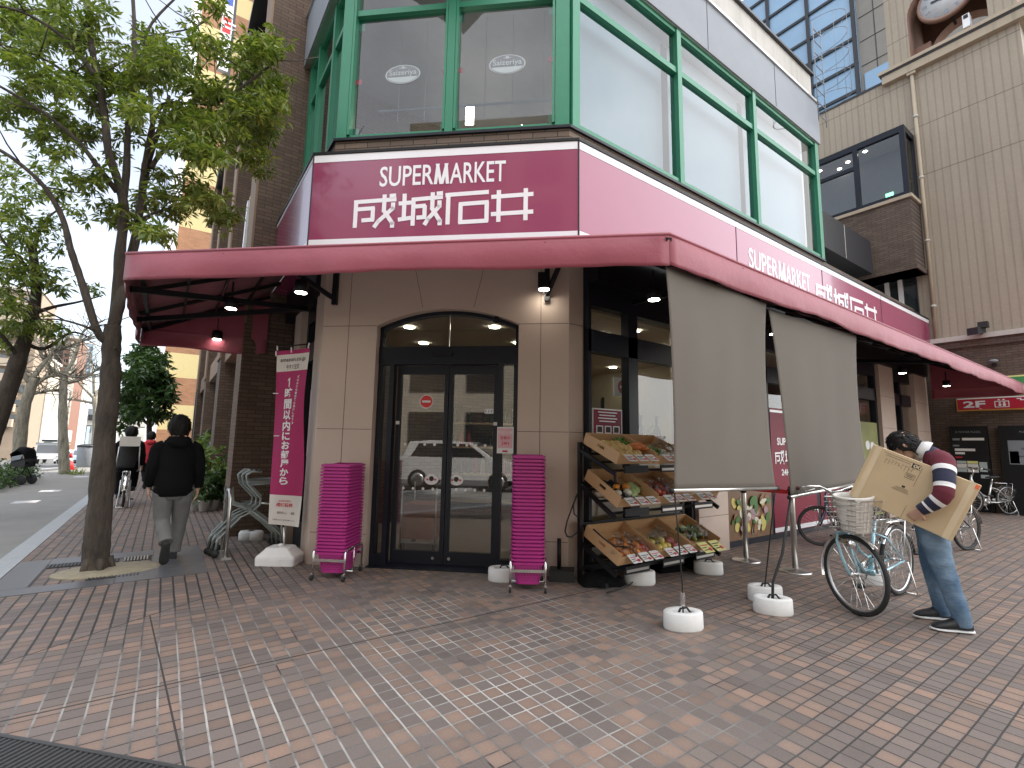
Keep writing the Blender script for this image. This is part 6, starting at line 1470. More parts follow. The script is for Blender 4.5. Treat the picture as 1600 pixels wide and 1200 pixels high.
LIMB = [([(176, 515, 0), (187, 470, 0), (198, 420, .1), (208, 380, .1), (219, 335, .2), (223, 290, .2), (235, 250, .3), (250, 200, .3), (262, 150, .4)], .060, .02),
        ([(178, 512, 0), (185, 450, 0), (189, 390, -.1), (190, 325, -.1), (182, 280, -.1), (171, 240, -.2), (160, 180, -.2), (150, 120, -.3), (145, 60, -.3), (138, -20, -.3)], .058, .026),
        ([(174, 535, 0), (150, 520, -.1), (128, 445, -.2), (112, 390, -.3), (100, 340, -.3), (70, 292, -.4), (30, 252, -.5), (-20, 225, -.6)], .045, .015),
        ([(189, 340, -.1), (198, 270, 0), (203, 190, .1), (206, 120, .1), (205, 40, .1), (206, -30, .1)], .04, .018),
        ([(183, 300, -.1), (155, 262, -.3), (120, 220, -.4), (62, 172, -.6), (-10, 130, -.8)], .03, .012), ([(222, 300, .2), (228, 260, .2), (238, 225, .2), (240, 180, .3), (232, 120, .3), (232, 50, .4), (282, -10, .5)], .035, .012),
        ([(236, 262, .2), (258, 236, .4), (300, 225, .5), (345, 235, .6), (385, 205, .7), (410, 140, .8)], .028, .008), ([(225, 262, .2), (250, 172, 0), (292, 160, -.1), (340, 160, -.2), (400, 120, -.3), (430, 95, -.3)], .028, .008),
        ([(163, 528, 0), (135, 512, -.2), (100, 500, -.3), (62, 498, -.5)], .016, .006), ([(215, 345, .1), (250, 330, .3), (300, 318, .4), (350, 335, .6)], .018, .006), ([(150, 120, -.3), (100, 60, -.5), (40, 20, -.7), (-10, 10, -.8)], .025, .008), ([(160, 180, -.2), (110, 120, -.4), (60, 90, -.5), (0, 70, -.7)], .02, .007),
        ([(206, 60, .1), (260, 50, .3), (310, 40, .4), (345, 15, .5)], .014, .005), ([(250, 200, .3), (300, 120, .5), (340, 80, .6)], .014, .005)]
for k, (P, r0_, r1_) in enumerate(LIMB):
    b = MB(); branch(b, [tp(*p) for p in P], r0_, r1_, R1, 8, .012)
    for i in range(3):
        q = tp(*P[-1-i]); d = V((R1.gauss(0, 1), R1.gauss(0, 1), .3)).normalized(); b.tube([q, q+d*.25, q+d*.5+V((0, 0, .05))], [.009, .007, .004], 0, 5)
    b.build('limb', M['bark'], T)
CL = [(60, 45, 62, 34, 70), (18, 25, 40, 30, 45), (112, 58, 42, 24, 42), (30, 88, 40, 22, 30), (150, 22, 24, 26, 16), (98, 10, 30, 22, 18), (150, 118, 36, 26, 40), (100, 128, 30, 22, 22), (60, 125, 36, 18, 18), (225, 62, 34, 26, 30), (262, 88, 40, 26, 52), (225, 110, 40, 28, 50), (276, 120, 34, 20, 34), (196, 140, 34, 22, 28),
      (318, 62, 26, 22, 16), (335, 14, 24, 18, 14), (345, 82, 22, 20, 16), (300, 30, 20, 20, 6), (405, 82, 30, 26, 46), (425, 68, 22, 18, 22), (390, 108, 24, 16, 20), (425, 140, 30, 24, 50), (400, 168, 44, 24, 66), (350, 150, 38, 24, 48), (310, 138, 26, 20, 24), (292, 178, 34, 22, 40), (330, 198, 46, 24, 72), (385, 212, 42, 22, 60), (420, 190, 22, 24, 30),
      (285, 222, 32, 16, 34), (320, 240, 40, 16, 40), (395, 246, 24, 18, 22), (408, 268, 14, 10, 8), (270, 190, 20, 18, 16), (250, 300, 26, 14, 14), (300, 290, 26, 18, 22), (318, 312, 34, 16, 34), (350, 338, 28, 14, 26), (280, 330, 26, 14, 20), (232, 320, 24, 22, 22), (185, 340, 34, 14, 30), (240, 360, 32, 14, 26), (170, 322, 22, 12, 12), (250, 272, 22, 12, 14),
      (40, 160, 34, 20, 32), (14, 172, 24, 20, 20), (85, 178, 30, 18, 24), (62, 208, 28, 16, 20), (110, 206, 28, 16, 26), (96, 236, 26, 12, 14), (140, 205, 20, 16, 14), (148, 160, 22, 18, 16), (135, 285, 28, 16, 20), (160, 270, 16, 14, 8), (200, 210, 24, 30, 12), (215, 170, 30, 22, 24), (180, 90, 30, 22, 16), (180, 250, 18, 20, 6)]
b = MB()
for x, y, rx, ry, n in CL:
    c0 = tp(x, y, 0); off = R1.gauss(0, .45); mp_ = (c0-EYEV).dot(FH)/F_PX
    for i in range(int(n*(2.3 if y < 150 and x < 170 else 1.75))):
        px = x+R1.gauss(0, .52)*rx; py = y+R1.gauss(0, .52)*ry; p = tp(px, py, off+R1.gauss(0, .6)*rx*mp_); spray(b, p, .115, R1, 8)
b.build('crown', M['leaf'], T)

# darker neighbour at the left edge
T2 = gz(-45, 812); T = thing('street_tree', 'dark leaning street tree at the left edge of the view, nearer than the bare planes', 'tree', T2)
def t2(px, py, off=0): return facing(px, py, T2+FH*off)
b = MB(); branch(b, [T2, t2(-30, 735), t2(-8, 665), t2(18, 590), t2(38, 535), t2(52, 490), t2(58, 445), t2(48, 380)], .16, .06, R1, 12, .01); b.build('trunk', M['bark'], T)
for P in ([(52, 490, 0), (85, 480, .3), (125, 470, .6), (160, 462, .8)], [(56, 460, 0), (40, 420, -.4), (8, 380, -.8), (-20, 330, -1)], [(50, 400, 0), (70, 350, .3), (100, 320, .6)], [(38, 535, 0), (70, 545, .3), (110, 520, .6), (140, 528, .8)], [(30, 560, 0), (0, 520, -.4), (-30, 490, -.6)]):
    b = MB(); branch(b, [t2(*p) for p in P], .04, .01, R1, 7, .02); b.build('limb', M['bark'], T)
b = MB()
for x, y, rx, ry, n in ((20, 420, 44, 26, 70), (70, 432, 30, 18, 36), (10, 470, 36, 24, 50), (50, 505, 30, 20, 34), (86, 515, 24, 16, 22), (10, 520, 26, 22, 26), (100, 452, 22, 12, 14), (30, 375, 42, 22, 50), (70, 352, 34, 18, 32), (12, 330, 36, 22, 40), (58, 300, 40, 20, 34), (100, 305, 22, 14, 14), (15, 272, 34, 22, 30), (75, 262, 30, 16, 18), (85, 385, 20, 12, 10), (112, 330, 20, 14, 10), (145, 450, 18, 8, 6)):
    mp_ = (T2-EYEV).dot(FH)/F_PX; off = R1.gauss(0, .5)
    for i in range(int(n*1.05)): spray(b, t2(x+R1.gauss(0, .52)*rx, y+R1.gauss(0, .52)*ry, off+R1.gauss(0, .6)*rx*mp_), .17, R1, 8)
b.build('crown', M['leaf'], T)

# conical evergreen down the pavement
T3 = gz(232, 748); T = thing('evergreen_tree', 'dense dark green cone shaped tree on the pavement beyond the walking man', 'tree', T3)
def t3(px, py, off=0): return facing(px, py, T3+FH*off)
b = MB(); branch(b, [T3, t3(232, 690), t3(233, 640), t3(231, 560)], .11, .05, R1, 10, .01)
for P in ([(232, 665), (215, 640), (200, 630)], [(232, 650), (250, 640), (262, 630)], [(232, 610), (212, 590)], [(232, 600), (252, 585)]): branch(b, [t3(*p) for p in P], .04, .015, R1, 6, .02)
b.build('trunk', M['bark'], T)
b = MB()
for x, y, rx, ry, n in ((228, 545, 16, 12, 40), (215, 562, 20, 12, 50), (245, 562, 20, 12, 50), (230, 580, 28, 14, 80), (205, 590, 22, 12, 50), (255, 592, 20, 12, 50), (228, 606, 32, 14, 90), (200, 620, 18, 14, 50), (250, 622, 24, 14, 60), (215, 640, 26, 12, 56), (262, 610, 14, 12, 24), (245, 648, 20, 12, 36), (200, 650, 18, 12, 24), (190, 632, 10, 12, 12), (192, 668, 12, 10, 10)):
    mp_ = (T3-EYEV).dot(FH)/F_PX; off = R1.gauss(0, .4)
    for i in range(n): spray(b, t3(x+R1.gauss(0, .5)*rx, y+R1.gauss(0, .5)*ry, off+R1.gauss(0, .7)*rx*mp_), .27, R1, 7, .2, .42)
b.build('crown', M['leafd'], T)

# bare pollarded plane trees on the far kerb
def plane(base, P, r, label, seed, mat_='planebark', nt_=150):
    R_ = random.Random(seed); T = thing('plane_tree', label, 'tree', base, 0, 'bare plane trees along the road')
    q = lambda x, y, o=0: facing(x, y, V(base)+FH*o); sc_ = (V(base)-EYEV).dot(FH)/F_PX
    b = MB(); branch(b, [V(base)+V((0, 0, -.05))]+[q(*p) for p in P[0]], r, r*.65, R_, 12, .03); b.build('trunk', M[mat_], T)
    tips = []
    for br in P[1:]:
        b = MB(); o = branch(b, [q(*p) for p in br], r*.42, r*.14, R_, 7, .07)
        for i in range(nt_//max(1, len(P)-1)):
            k = R_.randint(len(o)//3, len(o)-1); p = o[k]; d = V((R_.gauss(0, 1), R_.gauss(0, .8), R_.gauss(.5, .7))).normalized(); L = R_.uniform(.4, 1.3)*r*5
            p2 = p+d*L*.5+V((0, 0, R_.uniform(-.05, .1))); b.tube([p, p2, p2+(d+V((R_.gauss(0, .5), R_.gauss(0, .5), .3))).normalized()*L*.5], [r*.10, r*.07, r*.03], 0, 5)
            if i % 3 == 0: b.ball(p, r*.22, 0, 8, 5)
        b.build('limb', M[mat_], T)
plane(gz(32, 748), [[(30, 700), (36, 640), (50, 590)], [(50, 592), (70, 560, .3), (100, 548, .6), (140, 530, .8)], [(48, 600), (20, 560, -.3), (5, 520, -.6)], [(46, 610), (80, 590, .3), (120, 590, .5)]], .20, 'mottled bare plane tree behind the covered pushchair', 3)
plane(gz(101, 740), [[(101, 690), (102, 640), (98, 585)], [(98, 588), (118, 560, .4), (128, 520, .7), (150, 500, .8)], [(98, 590), (70, 560, -.4), (62, 520, -.6)], [(99, 600), (130, 590, .5), (155, 575, .8)], [(98, 610), (75, 610, -.4), (52, 620, -.6)]], .18, 'yellowish bare plane tree with knuckled branches left of the white truck', 5)
plane(gz(148, 722), [[(148, 690), (149, 650), (147, 620)], [(147, 622), (128, 600, -.5), (112, 575, -.8)], [(147, 620), (165, 595, .5), (178, 575, .8)], [(147, 615), (146, 585, 0), (138, 560, .2)], [(147, 630), (120, 625, -.4), (100, 622, -.8)]], .20, 'pale slender bare plane tree beyond the grey bin', 8, nt_=90)
# clipped hedge, spiky plant
hb = gz(-10, 770); R2 = random.Random(2); T = thing('hedge', 'low clipped green hedge at the left edge behind the pushchair', 'hedge', hb)
b = MB()
for i in range(900): p = V((hb.x-1.2+R2.uniform(0, 1.3), hb.y+R2.uniform(0, 5), abs(R2.gauss(.25, .16))+.03)); spray(b, p, .10, R2, 5, .1, .5)
b.build('leaves', M['leafd'], T)
gp = gz(122, 741); T = thing('spiky_plant', 'small yellow green grassy plant at the foot of the yellowish plane tree', 'plant', gp); b = MB()
for i in range(60): a = R2.uniform(0, 6.3); d = V((math.cos(a), math.sin(a), R2.uniform(.4, 1.4))).normalized(); p = gp+V((R2.gauss(0, .22), R2.gauss(0, .22), 0)); s_ = d.cross(UZ).normalized()*.02; b.add([p-s_, p+s_, p+d*R2.uniform(.2, .5)], [(0, 1, 2)])
b.build('blades', M['leaf'], T)
# flower pots beside the brick column
def pot_plant(p, label, r, h, n, L, kind, mt, flower=None):
    T = thing('potted_plant', label, 'plant', p, 0, 'potted plants beside the brick column'); p = V(p)
    MB().lathe([(r*.7, 0), (r, h), (r*1.08, h), (r*1.08, h*1.08), (r*.9, h*1.05), (r*.85, h*.9)], p, 16).build('pot', M['white'] if kind != 'big' else M['rubber'], T)
    b = MB()
    if kind == 'big':
        for i in range(n):
            a = R2.uniform(0, 6.3); d = V((math.cos(a)*.8, math.sin(a)*.8, R2.uniform(.3, 1.2))).normalized(); q = p+UZ*(h+R2.uniform(.3, 1.0)); s_ = d.cross(UZ).normalized()*L*.22
            b.tube([p+UZ*h, q], .012, 0, 5); b.add([q, q+d*L*.4+s_, q+d*L*.8+s_*.6-UZ*L*.12, q+d*L-UZ*L*.3, q+d*L*.8-s_*.6-UZ*L*.12, q+d*L*.4-s_], [(0, 1, 2, 3, 4, 5)])
    else:
        for i in range(n): spray(b, p+V((R2.gauss(0, r*.8), R2.gauss(0, r*.8), h+abs(R2.gauss(L*1.6, L*1.5)))), L*1.15, R2, 8, -.3, .4)
    b.build('leaves', M[mt], T)
    if flower:
        b = MB()
        for i in range(16): b.ball(p+V((R2.gauss(0, r), R2.gauss(0, r), h+abs(R2.gauss(L*2, L)))), .022, 0, 6, 4)
        b.build('flowers', flower, T)
yl = mat('yellow_flower', (.65, .5, .03), .6); pkf = mat('purple_flower', (.12, .05, .25), .6); wh = mat('white_flower', (.7, .7, .66), .6)
M['leafy'] = leafmat('fresh_leaves', (.07, .14, .03), (.14, .22, .05), (.30, .33, .12), .3)
M['leafs'] = leafmat('silver_leaves', (.22, .27, .22), (.34, .38, .32), (.50, .52, .46), .3)
for px, py, lb, r, h, n, L, k, mt, f in ((305, 797, 'white pot of yellow flowers at the right hand of the walking man', .11, .18, 30, .10, 's', 'leafp', yl), (318, 799, 'white pot of trailing green leaves in the row by the brick column', .11, .2, 34, .12, 's', 'leafp', None), (333, 797, 'white pot with dark leaves next to the steel rail', .10, .2, 30, .12, 's', 'leafd', None),
                                         (341, 793, 'tall leafy plant with lilac flowers in a white pot beside the steel rail', .11, .25, 60, .16, 's', 'leafy', pkf), (312, 788, 'bushy pale green plant behind the yellow flowers', .13, .35, 70, .16, 's', 'leafy', yl), (335, 775, 'silvery tall plant with white flower spikes beside the brick column', .14, .6, 80, .19, 's', 'leafs', wh), (316, 774, 'plant with small purple flowers behind the white pots', .14, .65, 60, .17, 's', 'leafy', pkf), (322, 762, 'big dark palm like plant with broad leaves against the shopfront', .2, .6, 16, .62, 'big', 'leafd', None), (300, 778, 'mass of yellow green foliage behind the walking man', .14, .5, 60, .16, 's', 'leafy', yl)):
    pot_plant(gz(px, py), lb, r, h, n, L, k, mt, f)
sp_ = gz(338, 782); b = MB()
for z in (.48, .62): b.box(sp_+UZ*z, (.55, .4, .025))
for x in (-.25, .25):
    for y in (-.18, .18): b.box(sp_+V((x, y, .31)), (.025, .025, .6))
tag(b.build('plant_table', M['white']), 'small white two tier plant table by the brick column', 'table')

# ================================================================ pavement furniture on the left
t = thing('cycle_rail', 'bent stainless steel cycle rail by the brick column', 'rail', gz(346, 868)); a = gz(340, 868); c_ = gz(357, 862)
dY = V((0, 1, 0)); b = MB(); p = gz(352, 872)
b.tube([p, p+UZ*.70, p+UZ*.77-dY*-.06, p+UZ*.78+dY*.2, p+UZ*.77+dY*.34, p+UZ*.70+dY*.4, p+dY*.4], .022, 0, 12); b.build('hoop', M['steel'], t)
b = MB(); b.box(p+dY*.2+UZ*.012, (.10, .62, .024)); b.build('base_plate', M['steel'], t)
def cart(loc, rz):
    T = thing('shopping_cart', 'x', 'cart', loc, rz, 'grey walking carts nested by the brick column'); g = M['cartgrey']
    b = MB()
    for y in (-.19, .19):
        b.tube([(-.34, y, .09), (-.33, y, .20), (-.10, y*.9, .46), (.02, y*.85, .52), (.22, y*.9, .36), (.36, y, .22), (.37, y, .09)], .013, 0, 8)
        b.tube([(.02, y*.85, .52), (.10, y*.85, .60), (.10, y*.85, .68), (-.06, y*.85, .86), (-.08, y*.85, .96), (-.02, y*.85, 1.01), (.08, y*.85, 1.0)], .013, 0, 8)
    b.tube([(.08, -.16, 1.0), (.08, .16, 1.0)], .013); b.tube([(.0, -.16, .53), (.0, .16, .53)], .012); b.tube([(-.33, -.19, .2), (-.33, .19, .2)], .010)
    b.build('frame', g, T, local=True)
    b = MB()
    for i in range(7): y = -.17+.34*i/6; b.tube([(-.05, y, .84), (.30, y, .86)], .004, 0, 5)
    for i in range(5): x = -.05+.35*i/4; b.tube([(x, -.17, .845), (x, .17, .845)], .004, 0, 5)
    b.tube([(-.05, -.18, .87), (.31, -.18, .89), (.31, .18, .89), (-.05, .18, .87)], .007, 0, 6, closed=True)
    for i in range(6): y = -.17+.34*i/5; b.tube([(-.22, y, .80), (-.20, y, .62), (-.05, y, .55), (.08, y, .60)], .004, 0, 5)
    for z in (.80, .70, .62): b.tube([(-.22, -.17, z), (-.22, .17, z)], .004, 0, 5)
    b.build('wire_basket', g, T, local=True)
    for x in (-.34, .37):
        for y in (-.19, .19): MB().lathe([(.042, -.014), (.042, .014)], (x, y, .042), 14, ax=(V((1, 0, 0)), UZ, V((0, 1, 0)))).build('caster', M['rubber'], T, local=True)
    MB().tube([(.07, -.15, 1.005), (.07, .15, 1.005)], .018).build('handle', M['rubber'], T, local=True)
    return T
M['cartgrey'] = mat('grey_green_cart_metal', (.30, .34, .33), .4, .4)
c0 = gz(391, 863); cz = rad(-8)
k0 = cart((c0.x-.03, c0.y+.02, 0), cz)
k0['label'] = 'nearest of the nested grey walking carts beside the banner flag'
for i, lb in ((1, 'middle one of the nested grey walking carts by the brick column'), (2, 'rearmost of the nested grey walking carts, closest to the brick column')):
    k = copytree(k0); k.location = (c0.x-.03-.03*i, c0.y+.02+.13*i, 0); k['label'] = lb
b = MB(); r_ = gz(425, 845); b.tube([r_, r_+UZ*.82], .02, 0, 10); b.tube([gz(365, 836)+UZ*.5, r_+UZ*.5], .014, 0, 8); b.tube([r_+UZ*.8, r_+UZ*.8+RH*.25], .02, 0, 8); tag(b.build('wall_rail', M['steel']), 'steel rail in front of the brick column behind the carts', 'rail')
for px, lb in ((386, 'small white block on the ground behind the carts, left one'), (398, 'longer white block on the ground behind the carts, right one')):
    p = gz(px, 844); b = MB(); b.loft([(p+UZ*.0, RH*.12, FH*.08), (p+UZ*.10, RH*.12, FH*.08), (p+UZ*.13, RH*.10, FH*.06)], 14); tag(b.build('foot_weight', M['concwhite']), lb, 'weight')
# covered pushchair
p = gz(30, 757); T = thing('pushchair', 'black covered pushchair parked by the hedge at the left', 'pushchair', p); q = lambda x, y, z: p+(RH*x+FH*y+UZ*z)*.66
b = MB(); b.loft([(q(-.28, 0, 1.15), UZ*.04, FH*.165), (q(-.30, 0, 1.35), RH*.08+UZ*.033, FH*.185), (q(-.02, 0, 1.52), UZ*.092, FH*.2), (q(.25, 0, 1.42), UZ*.13, FH*.2), (q(.36, 0, 1.15), UZ*.2-RH*.033, FH*.185), (q(.34, 0, .95), UZ*.066-RH*.066, FH*.13)], 16); b.build('hood', M['jacket'], T)
b = MB(); b.box(q(.05, 0, .95), (.41, .33, .23), (RH, FH, UZ)); b.build('seat', M['rubber'], T)
b = MB(); b.prism([q(-.25, -.28, 1.02), q(.2, -.30, 1.12), q(.28, -.30, 1.32), q(-.2, -.29, 1.22)], FH*-.006); b.build('clear_window', M['fascia'], T)
b = MB()
for y in (-.22, .22): b.tube([q(-.25, y, .28), q(.0, y, .8), q(.3, y, .28)], .02, 0, 8); b.tube([q(.1, y, .8), q(.5, y, 1.1)], .018, 0, 8)
b.build('frame', M['black'], T)
for x in (-.25, .3):
    for y in (-.24, .24): MB().lathe([(.13, -.02), (.145, -.01), (.145, .01), (.13, .02)], q(x, y, .22), 20, ax=(RH, UZ, FH)).build('wheel', M['rubber'], T)
# cone, bin, post
p = gz(108, 734); T = thing('traffic_cone', 'red and white traffic cone on the far side of the path', 'cone', p); MB().lathe([(.16, .04), (.13, .2), (.10, .35)], p, 16).build('cone_lower', M['belt'], T); MB().lathe([(.101, .35), (.075, .5)], p, 16).build('white_band', M['signwhite'], T); MB().lathe([(.075, .5), (.04, .72)], p, 16).build('cone_tip', M['belt'], T); MB().box(p+UZ*.02, (.38, .38, .04)).build('base', M['belt'], T)
p = gz(133, 730); T = thing('litter_bin', 'grey street bin beyond the traffic cone', 'bin', p); MB().lathe([(.28, 0), (.33, .06), (.38, .95), (.36, 1.0)], p, 16).build('drum', M['fascia'], T); MB().lathe([(.40, .95), (.40, 1.02), (.2, 1.08)], p, 16).build('rim', M['darkfascia'], T)
p = gz(144, 730); T = thing('bollard', 'dark bollard post beside the grey street bin', 'bollard', p); MB().lathe([(.09, 0), (.09, 1.7), (.05, 1.75)], p, 12).build('shaft', M['darkfascia'], T); MB().lathe([(.095, 1.4), (.095, 1.5)], p, 12).build('band', M['signwhite'], T)
# ================================================================ vehicles in the street
def car(loc, rz, label, paint, L=4.2, Wd=1.7, Hh=1.5, van=False):
    """hatchback or van: local x runs to the front"""
    T = thing('parked_car' if not van else 'van', label, 'car' if not van else 'van', loc, rz, 'vehicles in the street'); h = L/2; w = Wd/2
    prof = ([(-h, .45), (-h+.02, .95), (-h*.88, 1.0), (-h*.78, Hh-.05), (-h*.4, Hh), (h*.18, Hh-.05), (h*.52, 1.0), (h*.93, .82), (h, .6), (h, .35), (-h, .30)] if not van else
            [(-h, .35), (-h, 1.7), (-h+.1, Hh+.32), (h*.45, Hh+.35), (h*.62, Hh+.2), (h*.80, 1.1), (h*.97, .95), (h, .5), (h, .35)])
    b = MB(); rg = []
    k = len(prof); vs = []
    for y, s_ in ((-w, .94), (-w*.96, 1), (w*.96, 1), (w, .94)):
        for x, z in prof: vs.append((x*(.985 if s_ < 1 else 1), (y*(1-.10*max(0, (z-.95))/.6)), .32+(z-.32)*(1 if s_ == 1 else .99)))
    fs = []
    for a in range(3):
        for i in range(k): fs.append((a*k+i, a*k+(i+1) % k, (a+1)*k+(i+1) % k, (a+1)*k+i))
    b.add(vs, fs, 0, False); b.add([vs[i] for i in range(k)], [tuple(t_) for t_ in geometry.tessellate_polygon([[V(v) for v in vs[:k]]])]); b.add(vs[3*k:], [tuple(t_) for t_ in geometry.tessellate_polygon([[V(v) for v in vs[3*k:]]])])
    o = b.build('body', M[paint], T, local=True); md = o.modifiers.new('bev', 'BEVEL'); md.width = .05; md.segments = 2; md.limit_method = 'ANGLE'
    for sy in (-1, 1):
        b = MB(); z0, z1 = 1.0, (Hh-.10 if not van else Hh+.15); yy = lambda z: sy*(w*(1-.10*max(0, z-.95)/.6)+.004)
        P = [(-h*.74, z0), (h*.42, z0), (h*.15, z1), (-h*.62, z1)] if not van else [(h*.1, z0+.1), (h*.66, z0+.1), (h*.56, z1), (h*.1, z1)]
        b.prism([(x, yy(z), z) for x, z in P], (0, sy*.004, 0)); b.build('side_window', M['darkglass'], T, local=True)
    b = MB(); q = (h*.50, 1.03, h*.20, Hh-.08) if not van else (h*.795, 1.15, h*.63, Hh+.16)
    b.prism([(q[0]+.012, -w*.82, q[1]), (q[0]+.012, w*.82, q[1]), (q[2]+.012, w*.76, q[3]), (q[2]+.012, -w*.76, q[3])], (.012, 0, .012)); b.build('windscreen', M['darkglass'], T, local=True)
    if not van:
        b = MB(); b.prism([(-h*.885-.012, -w*.8, 1.03), (-h*.885-.012, w*.8, 1.03), (-h*.80-.012, w*.74, Hh-.12), (-h*.80-.012, -w*.74, Hh-.12)], (-.012, 0, .006)); b.build('rear_window', M['darkglass'], T, local=True)
    for sy in (-1, 1):
        MB().ball((h*.95, sy*w*.72, .72), .13, 0, 10, 6, (.4, 1.2, .6)).build('headlight', M['signwhite'], T, local=True); MB().box((-h*.985, sy*w*.84, .88), (.05, .2, .26)).build('tail_light', M['belt'], T, local=True)
        for sx in (-.62, .62):
            o = MB().lathe([(.29, -.1), (.31, -.08), (.31, .08), (.29, .1)], (sx*h, sy*(w-.09), .31), 20, ax=(V((1, 0, 0)), UZ, V((0, 1, 0)))).build('wheel', M['rubber'], T, local=True)
            MB().lathe([(.20, -.105), (.20, .105), (.1, .11)], (sx*h, sy*(w-.09), .31), 16, ax=(V((1, 0, 0)), UZ, V((0, 1, 0)))).build('rim', M['wheelrim'], o, local=True)
    MB().box((h+.0, 0, .48), (.05, 1.2, .16)).build('bumper', M['rubber'], T, local=True); MB().box((h+.015, 0, .62), (.02, .34, .12)).build('number_plate', M['signwhite'], T, local=True)
    return T
M['carwhite'] = mat('white_car_paint', (.72, .72, .72), .2, coat=.8, var=.02); M['carblue'] = mat('pale_blue_car_paint', (.28, .40, .50), .2, coat=.8, var=.02); M['cargrey'] = mat('dark_grey_car_paint', (.12, .13, .14), .2, coat=.8, var=.02)
# white lorry with a green load
def down(px, py, depth):
    d = ray(px, py); return EYEV+d*depth
p = down(73, 722, 56); p.z = road_z(p.y)-.02; T = thing('truck', 'white lorry with a green cover driving towards the camera', 'truck', p); w = 1.12
b = MB()
b.prism([p+V((-w, 0, .55)), p+V((-w, 0, 1.2)), p+V((-w, .12, 2.25)), p+V((-w, .5, 2.45)), p+V((-w, 1.6, 2.45)), p+V((-w, 1.6, .55))], (2*w, 0, 0)); o = b.build('cab', M['carwhite'], T); md = o.modifiers.new('b', 'BEVEL'); md.width = .06; md.segments = 2
b = MB(); b.prism([p+V((-w*.9, -.012, 1.28)), p+V((w*.9, -.012, 1.28)), p+V((w*.86, .098, 2.2)), p+V((-w*.86, .098, 2.2))], (0, -.01, 0)); b.build('windscreen', M['darkglass'], T)
b = MB(); b.bx(p.x-w, p.x+w, p.y-.06, p.y, .45, .72); b.build('bumper', M['fascia'], T)
b = MB(); b.bx(p.x-w*.6, p.x+w*.6, p.y-.02, p.y, .82, 1.05); b.build('grille', M['darkfascia'], T)
for sx in (-1, 1): MB().ball(p+V((sx*w*.78, -.03, .92)), .12, 0, 10, 6).build('headlight', M['chrome'], T); MB().box(p+V((sx*(w+.16), .05, 1.75)), (.16, .08, .4)).build('mirror', M['rubber'], T); MB().bar(p+V((sx*w, .06, 1.9)), p+V((sx*(w+.16), .05, 1.9)), .03).build('mirror_arm', M['rubber'], T)
b = MB(); b.bx(p.x-w, p.x+w, p.y+1.75, p.y+6.5, .8, 2.2); b.build('cargo_bed', M['carwhite'], T)
MB().grid(lambda u, v: p+V((-w+2*w*u, 1.75+4.75*v, 2.2+.75*math.sin(PI*u)*(.7+.3*math.sin(v*9)))), 12, 14).build('green_cover', mat('green_tarpaulin', (.10, .36, .14), .6), T)
for sx in (-1, 1):
    for y in (.8, 5.4): MB().lathe([(.42, -.14), (.46, -.1), (.46, .1), (.42, .14)], p+V((sx*(w-.16), y, .46)), 20, ax=(V((0, 1, 0)), UZ, V((1, 0, 0)))).build('wheel', M['rubber'], T)
for px, py, dp_, pt, lb, vn in ((101, 718, 66, 'carwhite', 'small white van right behind the lorry', True), (119, 716, 75, 'cargrey', 'dark car seen beyond the traffic cone', False), (128, 719, 60, 'carblue', 'pale blue van partly behind the grey bin', True)):
    p = down(px, py, dp_); car((p.x, p.y, road_z(p.y)-.02), rad(-90), lb, pt, van=vn)
# ================================================================ next building along the pavement: dark brick with stone piers
NB = thing('brick_building', 'tall dark brick building with light brown piers beside the supermarket', 'building', (.9, 8.3, 0)); ZT = 11.3
M['pier'] = concrete('light_brown_stone', (.20, .135, .09), (.27, .19, .13), .3)
b = MB(); b.bx(1.70, 9, 8.3, 26, 0, ZT, 0); b.bx(.88, 1.699, 8.3, 9.0, 0, ZT, 0)
b.bx(.88, 1.699, 12.4, 13.2, 0, ZT, 1); b.bx(.88, 1.699, 17, 17.8, 0, ZT, 1); b.bx(.88, 1.699, 21.6, 22.4, 0, ZT, 1)
o = b.build('wall', [M['brickY'], M['brickX'], M['brick_low']], NB)
for p_ in o.data.polygons:
    if abs(p_.normal.x) > .9: p_.material_index = 1
    elif p_.material_index == 1: p_.material_index = 0
b = MB()
for y in (8.305, 12.395, 16.995, 21.595): b.bx(.845, .878, y, y+.72, 3.2, ZT-.01)
for y0, y1 in ((9.0, 12.4), (13.2, 17), (17.8, 21.6)): b.bx(.95, 1.69, y0, y1, 3.1, 3.6)
b.build('pier', M['pier'], NB)
b = MB(); b.bx(.80, 9.1, 8.25, 26.1, ZT, ZT+.12); b.build('roof_edge', M['darkfascia'], NB)
b = MB(); b.bx(.852, .879, 8.31, 8.99, 0, 3.19); b.build('pier_brick', M['brick_low'], NB)
for y0, y1 in ((9.05, 12.35), (13.25, 16.95), (17.85, 21.55)):
    f = MB(); f.bx(1.60, 1.69, y0, y0+.1, 0.02, 3.05); f.bx(1.60, 1.69, y1-.1, y1, .02, 3.05); f.bx(1.60, 1.69, y0+.1, y1-.1, 2.5, 2.65); f.bx(1.60, 1.69, (y0+y1)/2-.05, (y0+y1)/2+.05, .02, 2.5); fo = f.build('shop_window', M['darkfascia'], NB)
    MB().bx(1.64, 1.66, y0+.1, y1-.1, .03, 3.05).build('pane', M['darkglass'], fo)
    for zz in (4.2, 6.6, 9):
        f = MB(); f.bx(1.62, 1.69, y0+.3, y1-.3, zz, zz+.08); f.bx(1.62, 1.69, y0+.3, y1-.3, zz+1.5, zz+1.58); f.bx(1.62, 1.69, y0+.3, y0+.38, zz+.08, zz+1.5); fo = f.build('window', M['green'], NB)
        MB().bx(1.66, 1.685, y0+.38, y1-.3, zz+.08, zz+1.5).build('pane', M['darkglass'], fo)
T = thing('hanging_sign', 'yellow and white projecting sign with wavy edge on the dark brick building', 'sign', (1.15, 10.3, 5)); b = MB()
